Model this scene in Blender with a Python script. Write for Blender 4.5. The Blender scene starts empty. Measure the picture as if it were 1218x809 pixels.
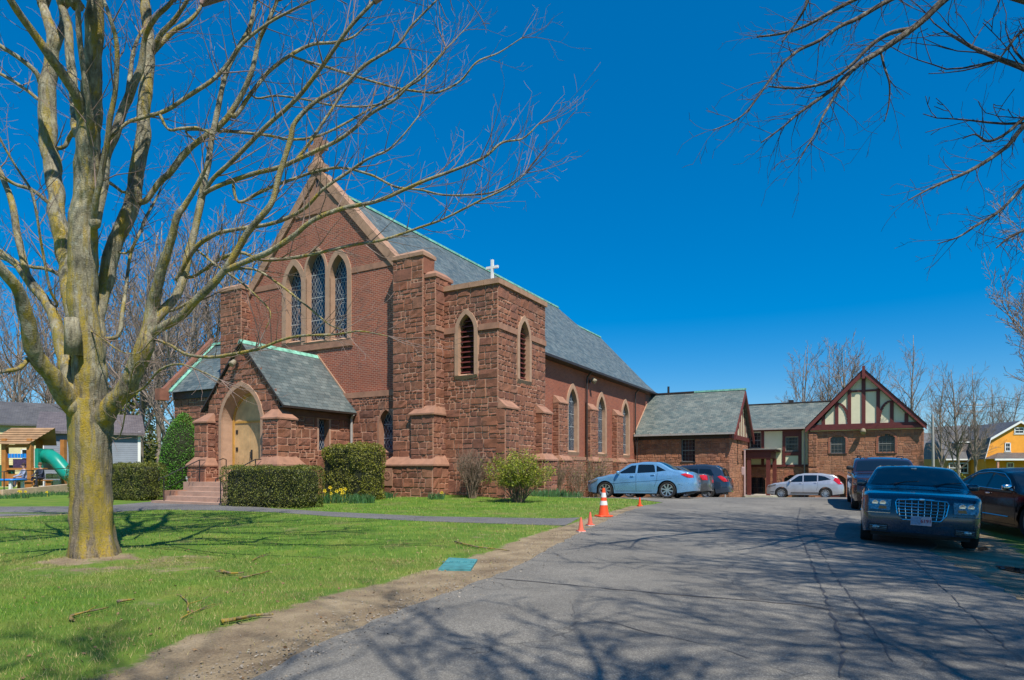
import bpy, math, random
import numpy as np
from mathutils import Vector, Matrix
from mathutils.geometry import delaunay_2d_cdt
R = math.radians
C = bpy.context.scene.collection
EYE = 1.35
F, CX, HY = 757.0, 609.0, 559.0      # focal length, centre column and horizon row measured on the 1218 px photo
V = Vector

def lerp(a, b, t): return a + (b - a) * t
def sm(a, b, x):
    t = min(1, max(0, (x - a) / (b - a))); return t * t * (3 - 2 * t)
def interp(pts, x):
    if x <= pts[0][0]: return pts[0][1]
    for (a, b), (c, d) in zip(pts, pts[1:]):
        if x <= c: return b + (d - b) * (x - a) / (c - a)
    return pts[-1][1]
def sinterp(pts, x):
    if x <= pts[0][0]: return pts[0][1]
    for (a, b), (c, d) in zip(pts, pts[1:]):
        if x <= c:
            t = (x - a) / (c - a); t = t * t * (3 - 2 * t); return b + (d - b) * t
    return pts[-1][1]

# ---------------------------------------------------------------- terrain height
HB = [(-30, -.05), (0, 0), (9, .02), (12.6, .09), (18, .15), (25, .225), (27, .17), (28.4, .10), (34, -.18), (42, -.52), (52, -.86), (90, -1.3), (400, -1.5)]
HL = [(-30, -.05), (0, 0), (9, .02), (12.6, .09), (18, .12), (25, .10), (60, .1), (120, -.4), (400, -1.5)]
def H(x, y):
    a = sinterp(HB, y); b = sinterp(HL, y)
    w = sm(-13, -3, x) if y > 18 else 1
    h = lerp(b, a, w)
    fade = 1 - sm(13, 26, y)
    d = max(0, x - 4.6); h -= min(.22, .055 * d * d / (d + .5)) * fade
    # low mound the lawn makes against the church
    cx, cy = -1.8, 25.6
    h += .16 * math.exp(-(((x - cx) / 3.2) ** 2 + ((y - cy) / 1.6) ** 2))
    tx, ty = -6.1, 9.5
    h += .07 * math.exp(-(((x - tx) ** 2 + (y - ty) ** 2) / .9))
    return h
def gp(px, py):
    """where the ray through a photo pixel meets the ground"""
    Y = 1.3 * F / max(1, py - HY)
    for _ in range(12):
        Y = (EYE - H((px - CX) / F * Y, Y)) * F / (py - HY)
    return ((px - CX) / F * Y, Y)
def at(px, py, Y): return V(((px - CX) / F * Y, Y, EYE + (HY - py) * Y / F))

# ---------------------------------------------------------------- objects
def tag(o, label=None, cat=None, group=None, kind=None):
    if label: o['label'] = label
    if cat: o['category'] = cat
    if group: o['group'] = group
    if kind: o['kind'] = kind
    return o
def empty(name, loc=(0, 0, 0), rz=0, label=None, cat=None, group=None):
    o = bpy.data.objects.new(name, None); C.objects.link(o)
    o.location = loc; o.rotation_euler = (0, 0, rz); o.empty_display_size = .3
    return tag(o, label, cat, group)
def copy_tree(o, parent=None):
    c = o.copy(); C.objects.link(c)
    if parent: c.parent = parent
    for ch in list(o.children): copy_tree(ch, c)
    return c

class MB:
    def __init__(s): s.v = []; s.f = []; s.m = []
    def add(s, vs, fs, m=0):
        b = len(s.v); s.v.extend([tuple(p) for p in vs]); s.f.extend([tuple(i + b for i in f) for f in fs]); s.m.extend([m] * len(fs)); return s
    def box(s, x0, x1, y0, y1, z0, z1, m=0):
        vs = [(x, y, z) for z in (z0, z1) for y in (y0, y1) for x in (x0, x1)]
        return s.add(vs, [(0, 2, 3, 1), (4, 5, 7, 6), (0, 1, 5, 4), (2, 6, 7, 3), (0, 4, 6, 2), (1, 3, 7, 5)], m)
    def hexa(s, a, b, m=0):
        """a: 4 bottom points (ccw from above), b: 4 top points"""
        return s.add(list(a) + list(b), [(3, 2, 1, 0), (4, 5, 6, 7), (0, 1, 5, 4), (1, 2, 6, 5), (2, 3, 7, 6), (3, 0, 4, 7)], m)
    def prism(s, poly, fn, d0, d1, m=0):
        """poly list of (a,b); fn(a,b,d)->point; solid between d0 and d1"""
        n = len(poly); vs = [fn(a, b, d0) for a, b in poly] + [fn(a, b, d1) for a, b in poly]
        fs = [tuple(range(n - 1, -1, -1)), tuple(range(n, 2 * n))] + [(i, (i + 1) % n, n + (i + 1) % n, n + i) for i in range(n)]
        return s.add(vs, fs, m)
    def tube(s, pts, rad, n=6, m=0, cap=True):
        pts = [V(p) for p in pts]; k = len(pts)
        if k < 2: return s
        if not hasattr(rad, '__len__'): rad = [rad] * k
        t = (pts[1] - pts[0]).normalized(); up = V((0, 0, 1)) if abs(t.z) < .9 else V((1, 0, 0))
        a = t.cross(up).normalized(); vs = []
        for i in range(k):
            t = (pts[min(i + 1, k - 1)] - pts[max(i - 1, 0)])
            if t.length < 1e-9: t = V((0, 0, 1))
            t.normalize(); a = (a - t * a.dot(t))
            if a.length < 1e-6: a = t.orthogonal()
            a.normalize(); b = t.cross(a)
            for j in range(n):
                an = 2 * math.pi * j / n
                vs.append(pts[i] + (a * math.cos(an) + b * math.sin(an)) * rad[i])
        fs = []
        for i in range(k - 1):
            for j in range(n):
                j2 = (j + 1) % n; fs.append((i * n + j, i * n + j2, (i + 1) * n + j2, (i + 1) * n + j))
        if cap: fs.append(tuple(range(n - 1, -1, -1))); fs.append(tuple((k - 1) * n + j for j in range(n)))
        return s.add(vs, fs, m)
    def lathe(s, prof, origin=(0, 0, 0), axis='z', n=24, m=0):
        o = V(origin); vs = []
        for r, h in prof:
            for j in range(n):
                a = 2 * math.pi * j / n; x, y = r * math.cos(a), r * math.sin(a)
                vs.append(o + (V((x, y, h)) if axis == 'z' else V((x, h, y)) if axis == 'y' else V((h, x, y))))
        fs = []
        for i in range(len(prof) - 1):
            for j in range(n):
                j2 = (j + 1) % n; fs.append((i * n + j, i * n + j2, (i + 1) * n + j2, (i + 1) * n + j))
        return s.add(vs, fs, m)
    def sell(s, c, r, e=.5, nu=16, nv=10, m=0, M=None):
        """superellipsoid: rounded box of half sizes r"""
        def p(w, k): return math.copysign(abs(w) ** k, w)
        vs = []; fs = []
        for i in range(nv + 1):
            ph = -math.pi / 2 + math.pi * i / nv
            for j in range(nu):
                th = 2 * math.pi * j / nu
                q = V((r[0] * p(math.cos(ph), e) * p(math.cos(th), e), r[1] * p(math.cos(ph), e) * p(math.sin(th), e), r[2] * p(math.sin(ph), e)))
                if M: q = M @ q
                vs.append(q + V(c))
        for i in range(nv):
            for j in range(nu):
                j2 = (j + 1) % nu; fs.append((i * nu + j, i * nu + j2, (i + 1) * nu + j2, (i + 1) * nu + j))
        return s.add(vs, fs, m)
    def build(s, name, mats, parent=None, smooth=False, uv=True, kind=None, label=None):
        me = bpy.data.meshes.new(name)
        me.from_pydata(s.v, [], s.f); me.update()
        if not isinstance(mats, (list, tuple)): mats = [mats]
        for m in mats: me.materials.append(m)
        n = len(me.polygons)
        if n:
            me.polygons.foreach_set('material_index', s.m)
            if smooth: me.polygons.foreach_set('use_smooth', [True] * n)
            if uv: box_uv(me)
        o = bpy.data.objects.new(name, me); C.objects.link(o)
        if parent is not None: o.parent = parent
        if kind: o['kind'] = kind
        if label: o['label'] = label
        return o

def box_uv(me):
    n = len(me.polygons); nl = len(me.loops)
    nr = np.zeros(n * 3, 'f'); me.polygons.foreach_get('normal', nr); nr = nr.reshape(-1, 3)
    tot = np.zeros(n, 'i'); me.polygons.foreach_get('loop_total', tot)
    vi = np.zeros(nl, 'i'); me.loops.foreach_get('vertex_index', vi)
    co = np.zeros(len(me.vertices) * 3, 'f'); me.vertices.foreach_get('co', co); co = co.reshape(-1, 3)
    U = np.stack([-nr[:, 1], nr[:, 0], np.zeros(n, 'f')], 1); L = np.linalg.norm(U, axis=1)
    flat = L < .05; U[flat] = (1, 0, 0); L[flat] = 1; U /= L[:, None]
    W = np.cross(nr, U)
    Ul = np.repeat(U, tot, 0); Wl = np.repeat(W, tot, 0); c = co[vi]
    uv = np.stack([(c * Ul).sum(1), (c * Wl).sum(1)], 1).astype('f')
    lay = me.uv_layers.new(name='UVMap'); lay.data.foreach_set('uv', uv.ravel())

def np_mesh(name, verts, faces_flat, loop_total, mats, parent=None, smooth=False, attr=None):
    me = bpy.data.meshes.new(name); nv = len(verts)
    me.vertices.add(nv); me.vertices.foreach_set('co', np.asarray(verts, 'f').ravel())
    me.loops.add(len(faces_flat)); me.loops.foreach_set('vertex_index', np.asarray(faces_flat, 'i'))
    nf = len(loop_total); me.polygons.add(nf)
    st = np.concatenate([[0], np.cumsum(loop_total)[:-1]]).astype('i')
    me.polygons.foreach_set('loop_start', st); me.polygons.foreach_set('loop_total', np.asarray(loop_total, 'i'))
    if smooth: me.polygons.foreach_set('use_smooth', [True] * nf)
    me.update(calc_edges=True); me.validate()
    if attr:
        for k, a in attr.items():
            at_ = me.attributes.new(k, 'FLOAT', 'POINT'); at_.data.foreach_set('value', np.asarray(a, 'f'))
    for m in (mats if isinstance(mats, (list, tuple)) else [mats]): me.materials.append(m)
    o = bpy.data.objects.new(name, me); C.objects.link(o)
    if parent is not None: o.parent = parent
    return o

# ---------------------------------------------------------------- materials
class NT:
    def __init__(s, name):
        s.mat = bpy.data.materials.new(name); s.mat.use_nodes = True; s.t = s.mat.node_tree; s.n = s.t.nodes; s.l = s.t.links
        s.b = s.n['Principled BSDF']
    def node(s, typ, **kw):
        n = s.n.new(typ)
        for k, v in kw.items():
            if k[0] == '_': setattr(n, k[1:], v)
        for k, v in kw.items():
            if k[0] != '_':
                key = int(k[1:]) if k[0] == 'i' and k[1:].isdigit() else k.replace('__', ' ')
                if hasattr(v, 'is_output') or isinstance(v, bpy.types.NodeSocket): s.l.new(v, n.inputs[key])
                else: n.inputs[key].default_value = v
        return n
    def ramp(s, fac, stops, interp_='LINEAR'):
        r = s.n.new('ShaderNodeValToRGB'); r.color_ramp.interpolation = interp_; e = r.color_ramp.elements
        while len(e) > 1: e.remove(e[-1])
        e[0].position = stops[0][0]; e[0].color = col4(stops[0][1])
        for p, c in stops[1:]:
            k = e.new(p); k.color = col4(c)
        s.l.new(fac, r.inputs[0]); return r.outputs[0]
    def noise(s, vec, scale, detail=4, rough=.55, dist=0):
        n = s.n.new('ShaderNodeTexNoise'); n.inputs['Scale'].default_value = scale; n.inputs['Detail'].default_value = detail
        n.inputs['Roughness'].default_value = rough; n.inputs['Distortion'].default_value = dist
        if vec is not None: s.l.new(vec, n.inputs['Vector'])
        return n.outputs[0]
    def mix(s, f, a, b, mode='MIX'):
        n = s.n.new('ShaderNodeMix'); n.data_type = 'RGBA'; n.blend_type = mode
        for k, v in ((0, f), (6, a), (7, b)):
            if isinstance(v, bpy.types.NodeSocket): s.l.new(v, n.inputs[k])
            else: n.inputs[k].default_value = v if k == 0 else col4(v)
        return n.outputs[2]
    def math(s, op, a, b=0.0, clamp=False):
        n = s.n.new('ShaderNodeMath'); n.operation = op; n.use_clamp = clamp
        for k, v in ((0, a), (1, b)):
            if isinstance(v, bpy.types.NodeSocket): s.l.new(v, n.inputs[k])
            else: n.inputs[k].default_value = v
        return n.outputs[0]
    def bump(s, h, strength=.4, dist=.02, nrm=None):
        n = s.n.new('ShaderNodeBump'); n.inputs['Strength'].default_value = strength; n.inputs['Distance'].default_value = dist
        s.l.new(h, n.inputs['Height'])
        if nrm is not None: s.l.new(nrm, n.inputs['Normal'])
        return n.outputs[0]
    def out(s, color=None, rough=None, normal=None, **kw):
        for k, v in (('Base Color', color), ('Roughness', rough), ('Normal', normal)) + tuple((a.replace('__', ' '), b) for a, b in kw.items()):
            if v is None: continue
            if isinstance(v, bpy.types.NodeSocket): s.l.new(v, s.b.inputs[k])
            else: s.b.inputs[k].default_value = col4(v) if k == 'Base Color' else v
        return s.mat
    @property
    def obj(s):
        if not hasattr(s, '_o'): s._o = s.n.new('ShaderNodeTexCoord')
        return s._o.outputs['Object']
    @property
    def uv(s):
        s.obj; return s._o.outputs['UV']
    @property
    def pos(s):
        if not hasattr(s, '_g'): s._g = s.n.new('ShaderNodeNewGeometry')
        return s._g.outputs['Position']
    @property
    def isl(s):
        s.pos; return s._g.outputs['Random Per Island']
    def attr(s, name):
        n = s.n.new('ShaderNodeAttribute'); n.attribute_name = name; return n.outputs['Fac']
def col4(c): return tuple(c) + (1,) if len(c) == 3 else tuple(c)
def sc(c, k): return tuple(min(1, x * k) for x in c)

def simple(name, c, rough=.7, var=.2, scale=6, bump=.0, bscale=40, **kw):
    t = NT(name); n = t.noise(t.obj, scale, 5)
    colr = t.ramp(n, [(.3, sc(c, 1 - var)), (.7, sc(c, 1 + var))])
    nm = t.bump(t.noise(t.obj, bscale, 4), bump, .01) if bump else None
    return t.out(colr, rough, nm, **kw)

def m_stone(name, cols, light=False):
    t = NT(name)
    c = t.ramp(t.isl, [(i / (len(cols) - 1), x) for i, x in enumerate(cols)])
    n = t.noise(t.obj, 9, 6, .7); c = t.mix(.55, c, t.ramp(n, [(.25, (.32, .31, .31)), (.75, (.74, .71, .68))]), 'OVERLAY')
    mp = t.node('ShaderNodeMapping'); t.l.new(t.obj, mp.inputs[0]); mp.inputs['Scale'].default_value = (2.2, 2.2, .22)
    c = t.mix(t.ramp(t.noise(mp.outputs[0], 1.0, 5, .65), [(.52, (0, 0, 0)), (.72, (.45, .45, .45))]), c, (.085, .06, .05))
    c = t.mix(t.ramp(t.noise(t.obj, 2.3, 5, .7), [(.60, (0, 0, 0)), (.74, (.35, .35, .35))]), c, (.48, .36, .28))
    big = t.noise(t.obj, .7, 3); c = t.mix(t.ramp(big, [(.45, (0, 0, 0)), (.7, (.3, .3, .3))]), c, (.10, .065, .05))
    return t.out(c, .9, t.bump(t.noise(t.obj, 30, 6, .75), .7, .03))
def m_brick(name, c1, c2, c3, mort):
    t = NT(name)
    b = t.n.new('ShaderNodeTexBrick'); t.l.new(t.uv, b.inputs['Vector'])
    b.inputs['Scale'].default_value = 1; b.inputs['Brick Width'].default_value = .235; b.inputs['Row Height'].default_value = .078
    b.inputs['Mortar Size'].default_value = .009; b.inputs['Mortar Smooth'].default_value = .1; b.inputs['Bias'].default_value = -.1
    b.inputs['Color1'].default_value = col4(c1); b.inputs['Color2'].default_value = col4(c2); b.inputs['Mortar'].default_value = col4(mort)
    n = t.noise(t.obj, 3, 5); n2 = t.noise(t.obj, .5, 3)
    c = t.mix(t.ramp(n, [(.4, (0, 0, 0)), (.7, (.5, .5, .5))]), b.outputs['Color'], c3)
    c = t.mix(t.ramp(n2, [(.4, (0, 0, 0)), (.75, (.35, .35, .35))]), c, sc(c1, .55))
    inv = t.math('SUBTRACT', 1, b.outputs['Fac'])
    return t.out(c, .85, t.bump(t.mix(.3, inv, t.noise(t.obj, 60, 3)), .6, .01))
def m_slate(name, c1, c2, w=.32, h=.19):
    t = NT(name)
    b = t.n.new('ShaderNodeTexBrick'); t.l.new(t.uv, b.inputs['Vector'])
    b.inputs['Scale'].default_value = 1; b.inputs['Brick Width'].default_value = w; b.inputs['Row Height'].default_value = h
    b.inputs['Mortar Size'].default_value = .008; b.inputs['Mortar Smooth'].default_value = .3; b.inputs['Bias'].default_value = 0
    b.inputs['Color1'].default_value = col4(c1); b.inputs['Color2'].default_value = col4(c2); b.inputs['Mortar'].default_value = col4(sc(c1, .3))
    sx = t.n.new('ShaderNodeSeparateXYZ'); t.l.new(t.uv, sx.inputs[0])
    fr = t.math('FRACT', t.math('DIVIDE', sx.outputs[1], h))          # each course tilts up to its lower edge
    n = t.noise(t.obj, 1.3, 5, .6)
    c = t.mix(.6, b.outputs['Color'], t.ramp(n, [(.3, (.3, .32, .33)), (.7, (.72, .74, .72))]), 'OVERLAY')
    hgt = t.math('SUBTRACT', t.math('MULTIPLY', t.math('SUBTRACT', 1, fr), .8), t.math('MULTIPLY', b.outputs['Fac'], .5))
    return t.out(c, t.ramp(t.noise(t.obj, 5, 3), [(.3, (.42,) * 3), (.7, (.65,) * 3)]), t.bump(hgt, .55, .02))
M = {}
M['stone'] = m_stone('brownstone', [(.235, .088, .048), (.29, .120, .068), (.20, .082, .054), (.27, .106, .060), (.31, .138, .082), (.24, .102, .068), (.285, .112, .063)])
M['stone_hall'] = m_stone('hall sandstone', [(.27, .11, .06), (.38, .175, .10), (.22, .095, .06), (.34, .14, .075), (.40, .185, .11), (.30, .125, .07)])
M['mortar'] = simple('mortar', (.48, .29, .20), .95, .15, 8, .3)
M['trim'] = simple('dressed sandstone', (.36, .19, .125), .85, .14, 5, .25)
M['trim2'] = simple('buff limestone', (.41, .255, .17), .85, .12, 4, .25)
M['cap'] = simple('weathered cap stone', (.33, .17, .11), .85, .2, 4, .35)
M['copingtop'] = simple('coping stone', (.38, .225, .145), .85, .2, 3, .4)
M['brick'] = m_brick('red brick', (.34, .088, .044), (.18, .052, .034), (.36, .13, .08), (.50, .33, .24))
M['brick_side'] = m_brick('red brick side', (.34, .085, .042), (.20, .052, .033), (.35, .115, .068), (.36, .19, .125))
M['slate'] = m_slate('grey slate', (.070, .098, .104), (.145, .168, .165))
M['slate_dark'] = m_slate('grey slate hall', (.085, .115, .112), (.17, .185, .165))
M['copper'] = simple('copper patina', (.21, .50, .38), .7, .42, 5, .2)
M['lead'] = simple('lead flashing', (.25, .25, .24), .6, .15, 5)
M['bronze'] = simple('dark bronze metal', (.035, .025, .02), .5, .2, 5)
M['maroon'] = simple('maroon paint', (.12, .024, .02), .55, .15, 4, .08)
M['cream'] = simple('cream stucco', (.72, .68, .48), .85, .05, 2, .15)
M['doorwood'] = simple('pale oak door', (.56, .36, .17), .6, .2, 3, .1)
M['doorframe'] = simple('yellow oak frame', (.50, .27, .055), .6, .15, 3, .1)
M['white'] = simple('white paint', (.80, .80, .78), .5, .04, 3)
M['black'] = simple('black iron', (.015, .015, .016), .5, .2, 6)
M['lampm'] = simple('lamp housing', (.26, .22, .15), .5, .1, 6)
M['concrete'] = simple('concrete', (.45, .41, .36), .9, .15, 3, .3)
M['steps'] = simple('step stone', (.42, .27, .20), .85, .15, 3, .3)
M['wglass'] = simple('church glass', (.008, .028, .06), .12, .5, 4, IOR=1.5)
M['hglass'] = simple('window glass', (.012, .02, .028), .06, .3, 3)
M['came'] = simple('lead came', (.42, .45, .46), .5, .1, 4)
M['pinkpipe'] = simple('pinkish painted pipe', (.48, .33, .34), .6, .1, 4)
M['greypipe'] = simple('grey downpipe', (.36, .34, .32), .5, .1, 4)
# ================================================================ ground
ROADL = [(300, 809), (382, 769), (464, 732), (530, 708), (583, 688), (637, 663), (669, 645), (700, 629), (727, 617), (745, 609), (764, 602.5), (790, 598)]
RL = [(-6.2, -14), (-4.0, -3), (-2.2, 2.5)] + [gp(*p) for p in ROADL[0:]]
# beyond the lawn corner the asphalt opens into the parking lot beside the church
LOT = RL + [(4.4, 25.0), (1.4, 25.6), (2.3, 29.3), (11.0, 42.6), (12.0, 46.2), (30, 36.6), (42, 34), (44, 27), (30, 25)]
ROADR = [gp(1060, 605), gp(1046, 622), gp(1105, 655), gp(1150, 679), gp(1218, 715)]
LOT += [(17.5, 26.0), (12.6, 21.0)] + [(9.4, 14.6), (8.0, 12.0)] + [gp(1105, 656), gp(1150, 680), gp(1218, 716)] + [(6.9, 5.0), (7.6, 2), (8.4, -4), (9.6, -14)]
def densify(poly, step, jit=0, seed=1, closed=True):
    rnd = random.Random(seed); out = []
    n = len(poly)
    for i in range(n if closed else n - 1):
        a, b = V(poly[i]), V(poly[(i + 1) % n]); L = (b - a).length
        near = min((a + b).length / 2, 60); k = max(1, int(L / (step * max(1, near / 12))))
        for j in range(k):
            p = a.lerp(b, j / k)
            if jit: p = p + V((rnd.uniform(-jit, jit), rnd.uniform(-jit, jit)))
            out.append(p)
    return out
def inside(poly, x, y):
    c = False; j = len(poly) - 1
    for i in range(len(poly)):
        xi, yi = poly[i]; xj, yj = poly[j]
        if (yi > y) != (yj > y) and x < (xj - xi) * (y - yi) / (yj - yi) + xi: c = not c
        j = i
    return c
def drape(name, poly, mat, dz, step=.25, jit=.03, kind='structure', skirt=.04, seed=1, grid=.5):
    ol = densify(poly, step, jit, seed); n = len(ol)
    P2 = [(p.x, p.y) for p in ol]
    xs = [p.x for p in ol]; ys = [p.y for p in ol]; pts = list(ol)
    y = min(ys)
    while y < max(ys):
        g = grid * max(1, min(4, abs(y) / 14)); x = min(xs)
        while x < max(xs):
            if inside(P2, x, y): pts.append(V((x, y)))
            x += g
        y += g
    r = delaunay_2d_cdt([V((p.x, p.y)) for p in pts], [(i, (i + 1) % n) for i in range(n)], [], 1, 1e-4)
    vs = [(p.x, p.y, H(p.x, p.y) + dz) for p in r[0]]
    mb = MB(); fs = []
    for f in r[2]:
        a, b, c = [V(vs[i]) for i in f[:3]]
        fs.append(tuple(f) if (b - a).cross(c - a).z > 0 else tuple(reversed(f)))
    mb.add(vs, fs)
    if skirt:
        for i in range(n):
            a, b = ol[i], ol[(i + 1) % n]
            mb.add([(a.x, a.y, H(a.x, a.y) + dz - skirt), (b.x, b.y, H(b.x, b.y) + dz - skirt), (b.x, b.y, H(b.x, b.y) + dz), (a.x, a.y, H(a.x, a.y) + dz)], [(0, 1, 2, 3)])
    return mb.build(name, mat, uv=False, kind=kind)

def m_asphalt(name, dark, light, sp=1.0):
    t = NT(name); p = t.pos
    big = t.noise(p, .35, 5, .6); fine = t.noise(p, 55, 3, .7); mid = t.noise(p, 5, 5, .7)
    vor = t.node('ShaderNodeTexVoronoi', Scale=120.0); t.l.new(p, vor.inputs['Vector'])
    c = t.ramp(big, [(.3, dark), (.5, tuple((a + b) / 2 for a, b in zip(dark, light))), (.72, light)])
    c = t.mix(.5, c, t.ramp(mid, [(.3, (.38,) * 3), (.7, (.62,) * 3)]), 'OVERLAY')
    c = t.mix(.75, c, t.ramp(vor.outputs['Color'], [(.1, (.2,) * 3), (.6, (.5,) * 3), (.95, (.95,) * 3)]), 'OVERLAY')
    c = t.mix(.5, c, t.ramp(fine, [(.3, (.3,) * 3), (.7, (.7,) * 3)]), 'OVERLAY')
    c = t.mix(t.ramp(t.noise(p, 1.1, 4, .5), [(.62, (0, 0, 0)), (.72, (.45, .45, .45))]), c, sc(dark, .55))
    c = t.mix(t.ramp(t.noise(p, .16, 4, .6), [(.4, (.3, .3, .3)), (.6, (0, 0, 0))]), c, sc(light, 1.15))
    # fine crazing
    dv = t.node('ShaderNodeVectorMath', _operation='ADD'); t.l.new(p, dv.inputs[0])
    ns = t.n.new('ShaderNodeTexNoise'); ns.inputs['Scale'].default_value = .9; ns.inputs['Detail'].default_value = 6; t.l.new(p, ns.inputs['Vector'])
    dm = t.node('ShaderNodeVectorMath', _operation='SCALE'); t.l.new(ns.outputs['Color'], dm.inputs[0]); dm.inputs['Scale'].default_value = 1.6
    t.l.new(dm.outputs[0], dv.inputs[1])
    v2 = t.node('ShaderNodeTexVoronoi', _feature='DISTANCE_TO_EDGE', Scale=.55); t.l.new(dv.outputs[0], v2.inputs['Vector'])
    crack = t.math('LESS_THAN', v2.outputs['Distance'], .006)
    msk = t.math('GREATER_THAN', t.noise(p, .5, 3), .5)
    cr = t.math('MULTIPLY', crack, msk)
    c = t.mix(t.math('MULTIPLY', cr, .55), c, (.05, .048, .045))
    h = t.math('SUBTRACT', t.mix(.5, fine, vor.outputs['Distance']), cr)
    return t.out(c, .88, t.bump(h, .5, .008))
M['asphalt'] = m_asphalt('asphalt', (.098, .094, .086), (.228, .214, .185))
M['asphalt_path'] = m_asphalt('path asphalt', (.09, .09, .095), (.17, .165, .16))
M['tar'] = simple('tar filler', (.075, .072, .072), .7, .3, 8, .2)

def m_ground():
    t = NT('lawn'); p = t.pos
    g = t.ramp(t.noise(p, 1.2, 6, .65), [(.3, (.04, .12, .004)), (.5, (.09, .19, .006)), (.68, (.20, .24, .03))])
    g = t.mix(t.ramp(t.noise(p, 45, 4, .8), [(.35, (0, 0, 0)), (.7, (.7, .7, .7))]), g, (.13, .21, .015))
    straw = t.ramp(t.noise(p, .9, 6, .7), [(.56, (0, 0, 0)), (.68, (.55, .55, .55))])
    g = t.mix(straw, g, (.22, .18, .07))
    d = t.ramp(t.noise(p, 2.1, 6, .65), [(.3, (.17, .12, .07)), (.55, (.31, .235, .14)), (.75, (.43, .335, .215))])
    d = t.mix(.7, d, t.ramp(t.noise(p, 60, 4, .8), [(.3, (.25,) * 3), (.7, (.75,) * 3)]), 'OVERLAY')
    vor = t.node('ShaderNodeTexVoronoi', Scale=35.0); t.l.new(p, vor.inputs['Vector'])
    d = t.mix(t.math('LESS_THAN', vor.outputs['Distance'], .16), d, (.33, .27, .21))
    m = t.math('ADD', t.attr('dirt'), t.math('MULTIPLY', t.math('SUBTRACT', t.noise(p, 1.7, 7, .75), .5), 1.5))
    m = t.ramp(m, [(.42, (0, 0, 0)), (.6, (1, 1, 1))])
    c = t.mix(m, g, d)
    return t.out(c, .95, t.bump(t.noise(p, 40, 5, .8), .8, .03))
M['ground'] = m_ground()

PATH_T = [(-260, 588), (-100, 594), (0, 603), (120, 602.5), (185, 596.5), (268, 600), (330, 605.5), (400, 609.5), (505, 614.5), (600, 616.2), (661, 617.0), (690, 616)]
PATH_B = [(672, 625.5), (600, 623.3), (505, 620.2), (400, 615), (320, 609.5), (265, 607.5), (185, 606.5), (60, 612), (0, 614.5), (-100, 612), (-260, 606)]
PATHP = [gp(*p) for p in PATH_T] + [gp(*p) for p in PATH_B]

def dist_poly(x, y, pl):
    best = 1e9
    for (ax, ay), (bx, by) in zip(pl, pl[1:]):
        dx, dy = bx - ax, by - ay; t = max(0, min(1, ((x - ax) * dx + (y - ay) * dy) / (dx * dx + dy * dy + 1e-9)))
        best = min(best, math.hypot(x - ax - dx * t, y - ay - dy * t))
    return best
RIGHTL = [(9.6, -14), (8.4, -4), (7.6, 2), (6.9, 5), gp(1218, 716), gp(1150, 680), gp(1105, 656), (8.0, 12), (9.4, 14.6), (12.6, 21), (17.5, 26)]
from mathutils import noise as mnoise
def noise2(x, y): return .5 + .5 * mnoise.fractal(V((x * 1.3, y * 1.3, 3.1)), 1, 2, 4)
def dirt_amt(x, y):
    # trodden strip along the drive: wide near the camera, thinner towards the church
    w = interp([(-20, 1.2), (3, 1.0), (5.5, 1.25), (8, 1.2), (12, .9), (18, .5), (24, .4)], y)
    d = dist_poly(x, y, RL[:-1]) if y < 27 and x < 8 else 9
    a = 1 - sm(w * .55, w * 1.25, d)
    d2 = dist_poly(x, y, RIGHTL) if x > 3 else 9
    a = max(a, 1 - sm(.8, 1.9, d2))
    a = max(a, .62 * (1 - sm(.3, 1.3, math.hypot(x + 6.05, (y - 9.15)))))
    a = max(a, .46 * (1 - sm(.4, 1.9, math.hypot((x + 5.4) / 1.5, (y - 8.8)))))
    if -12 < x < 3 and 3.4 < y < 19:
        a = max(a, .40 * sm(.60, .80, noise2(x * .75 + 7.7, y * .75)))
    if x > 3 and y < 20:
        a = max(a, sm(2.6, 3.0, d2) * (1 - sm(3.9, 4.6, d2)) * .9)
    if y > 12 and y < 25: a = max(a, .75 * (1 - sm(.05, .35, dist_poly(x, y, [gp(*p) for p in ((-100, 613), (0, 615.5), (60, 613), (140, 609))]))) if x < -9 else 0)
    return a
def axis(a, b, dense0, dense1, s0, growth=1.12, smax=12):
    out = []; x = dense0
    while x <= dense1: out.append(x); x += s0
    s = s0; x = dense1
    while x < b: s = min(smax, s * growth); x += s; out.append(x)
    s = s0; x = dense0; pre = []
    while x > a: s = min(smax, s * growth); x -= s; pre.append(x)
    return pre[::-1] + out
gx = axis(-300, 320, -13, 11, .22); gy = axis(-60, 420, 3, 26, .22)
nx, ny = len(gx), len(gy)
vs = np.zeros((ny, nx, 3), 'f'); dm = np.zeros((ny, nx), 'f')
for j, y in enumerate(gy):
    for i, x in enumerate(gx):
        vs[j, i] = (x, y, H(x, y))
        if -16 < x < 20 and -14 < y < 28: dm[j, i] = dirt_amt(x, y)
idx = np.arange(nx * ny).reshape(ny, nx)
fq = np.stack([idx[:-1, :-1], idx[:-1, 1:], idx[1:, 1:], idx[1:, :-1]], -1).reshape(-1)
lawn = np_mesh('lawn', vs.reshape(-1, 3), fq, [4] * ((nx - 1) * (ny - 1)), M['ground'], smooth=True, attr={'dirt': dm.ravel()})
lawn['kind'] = 'structure'
drape('driveway', LOT, M['asphalt'], .014, jit=.045, grid=.6)
drape('footpath', PATHP, M['asphalt_path'], .010, step=.3, jit=.02, grid=.7, skirt=.03, seed=3)

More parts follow.
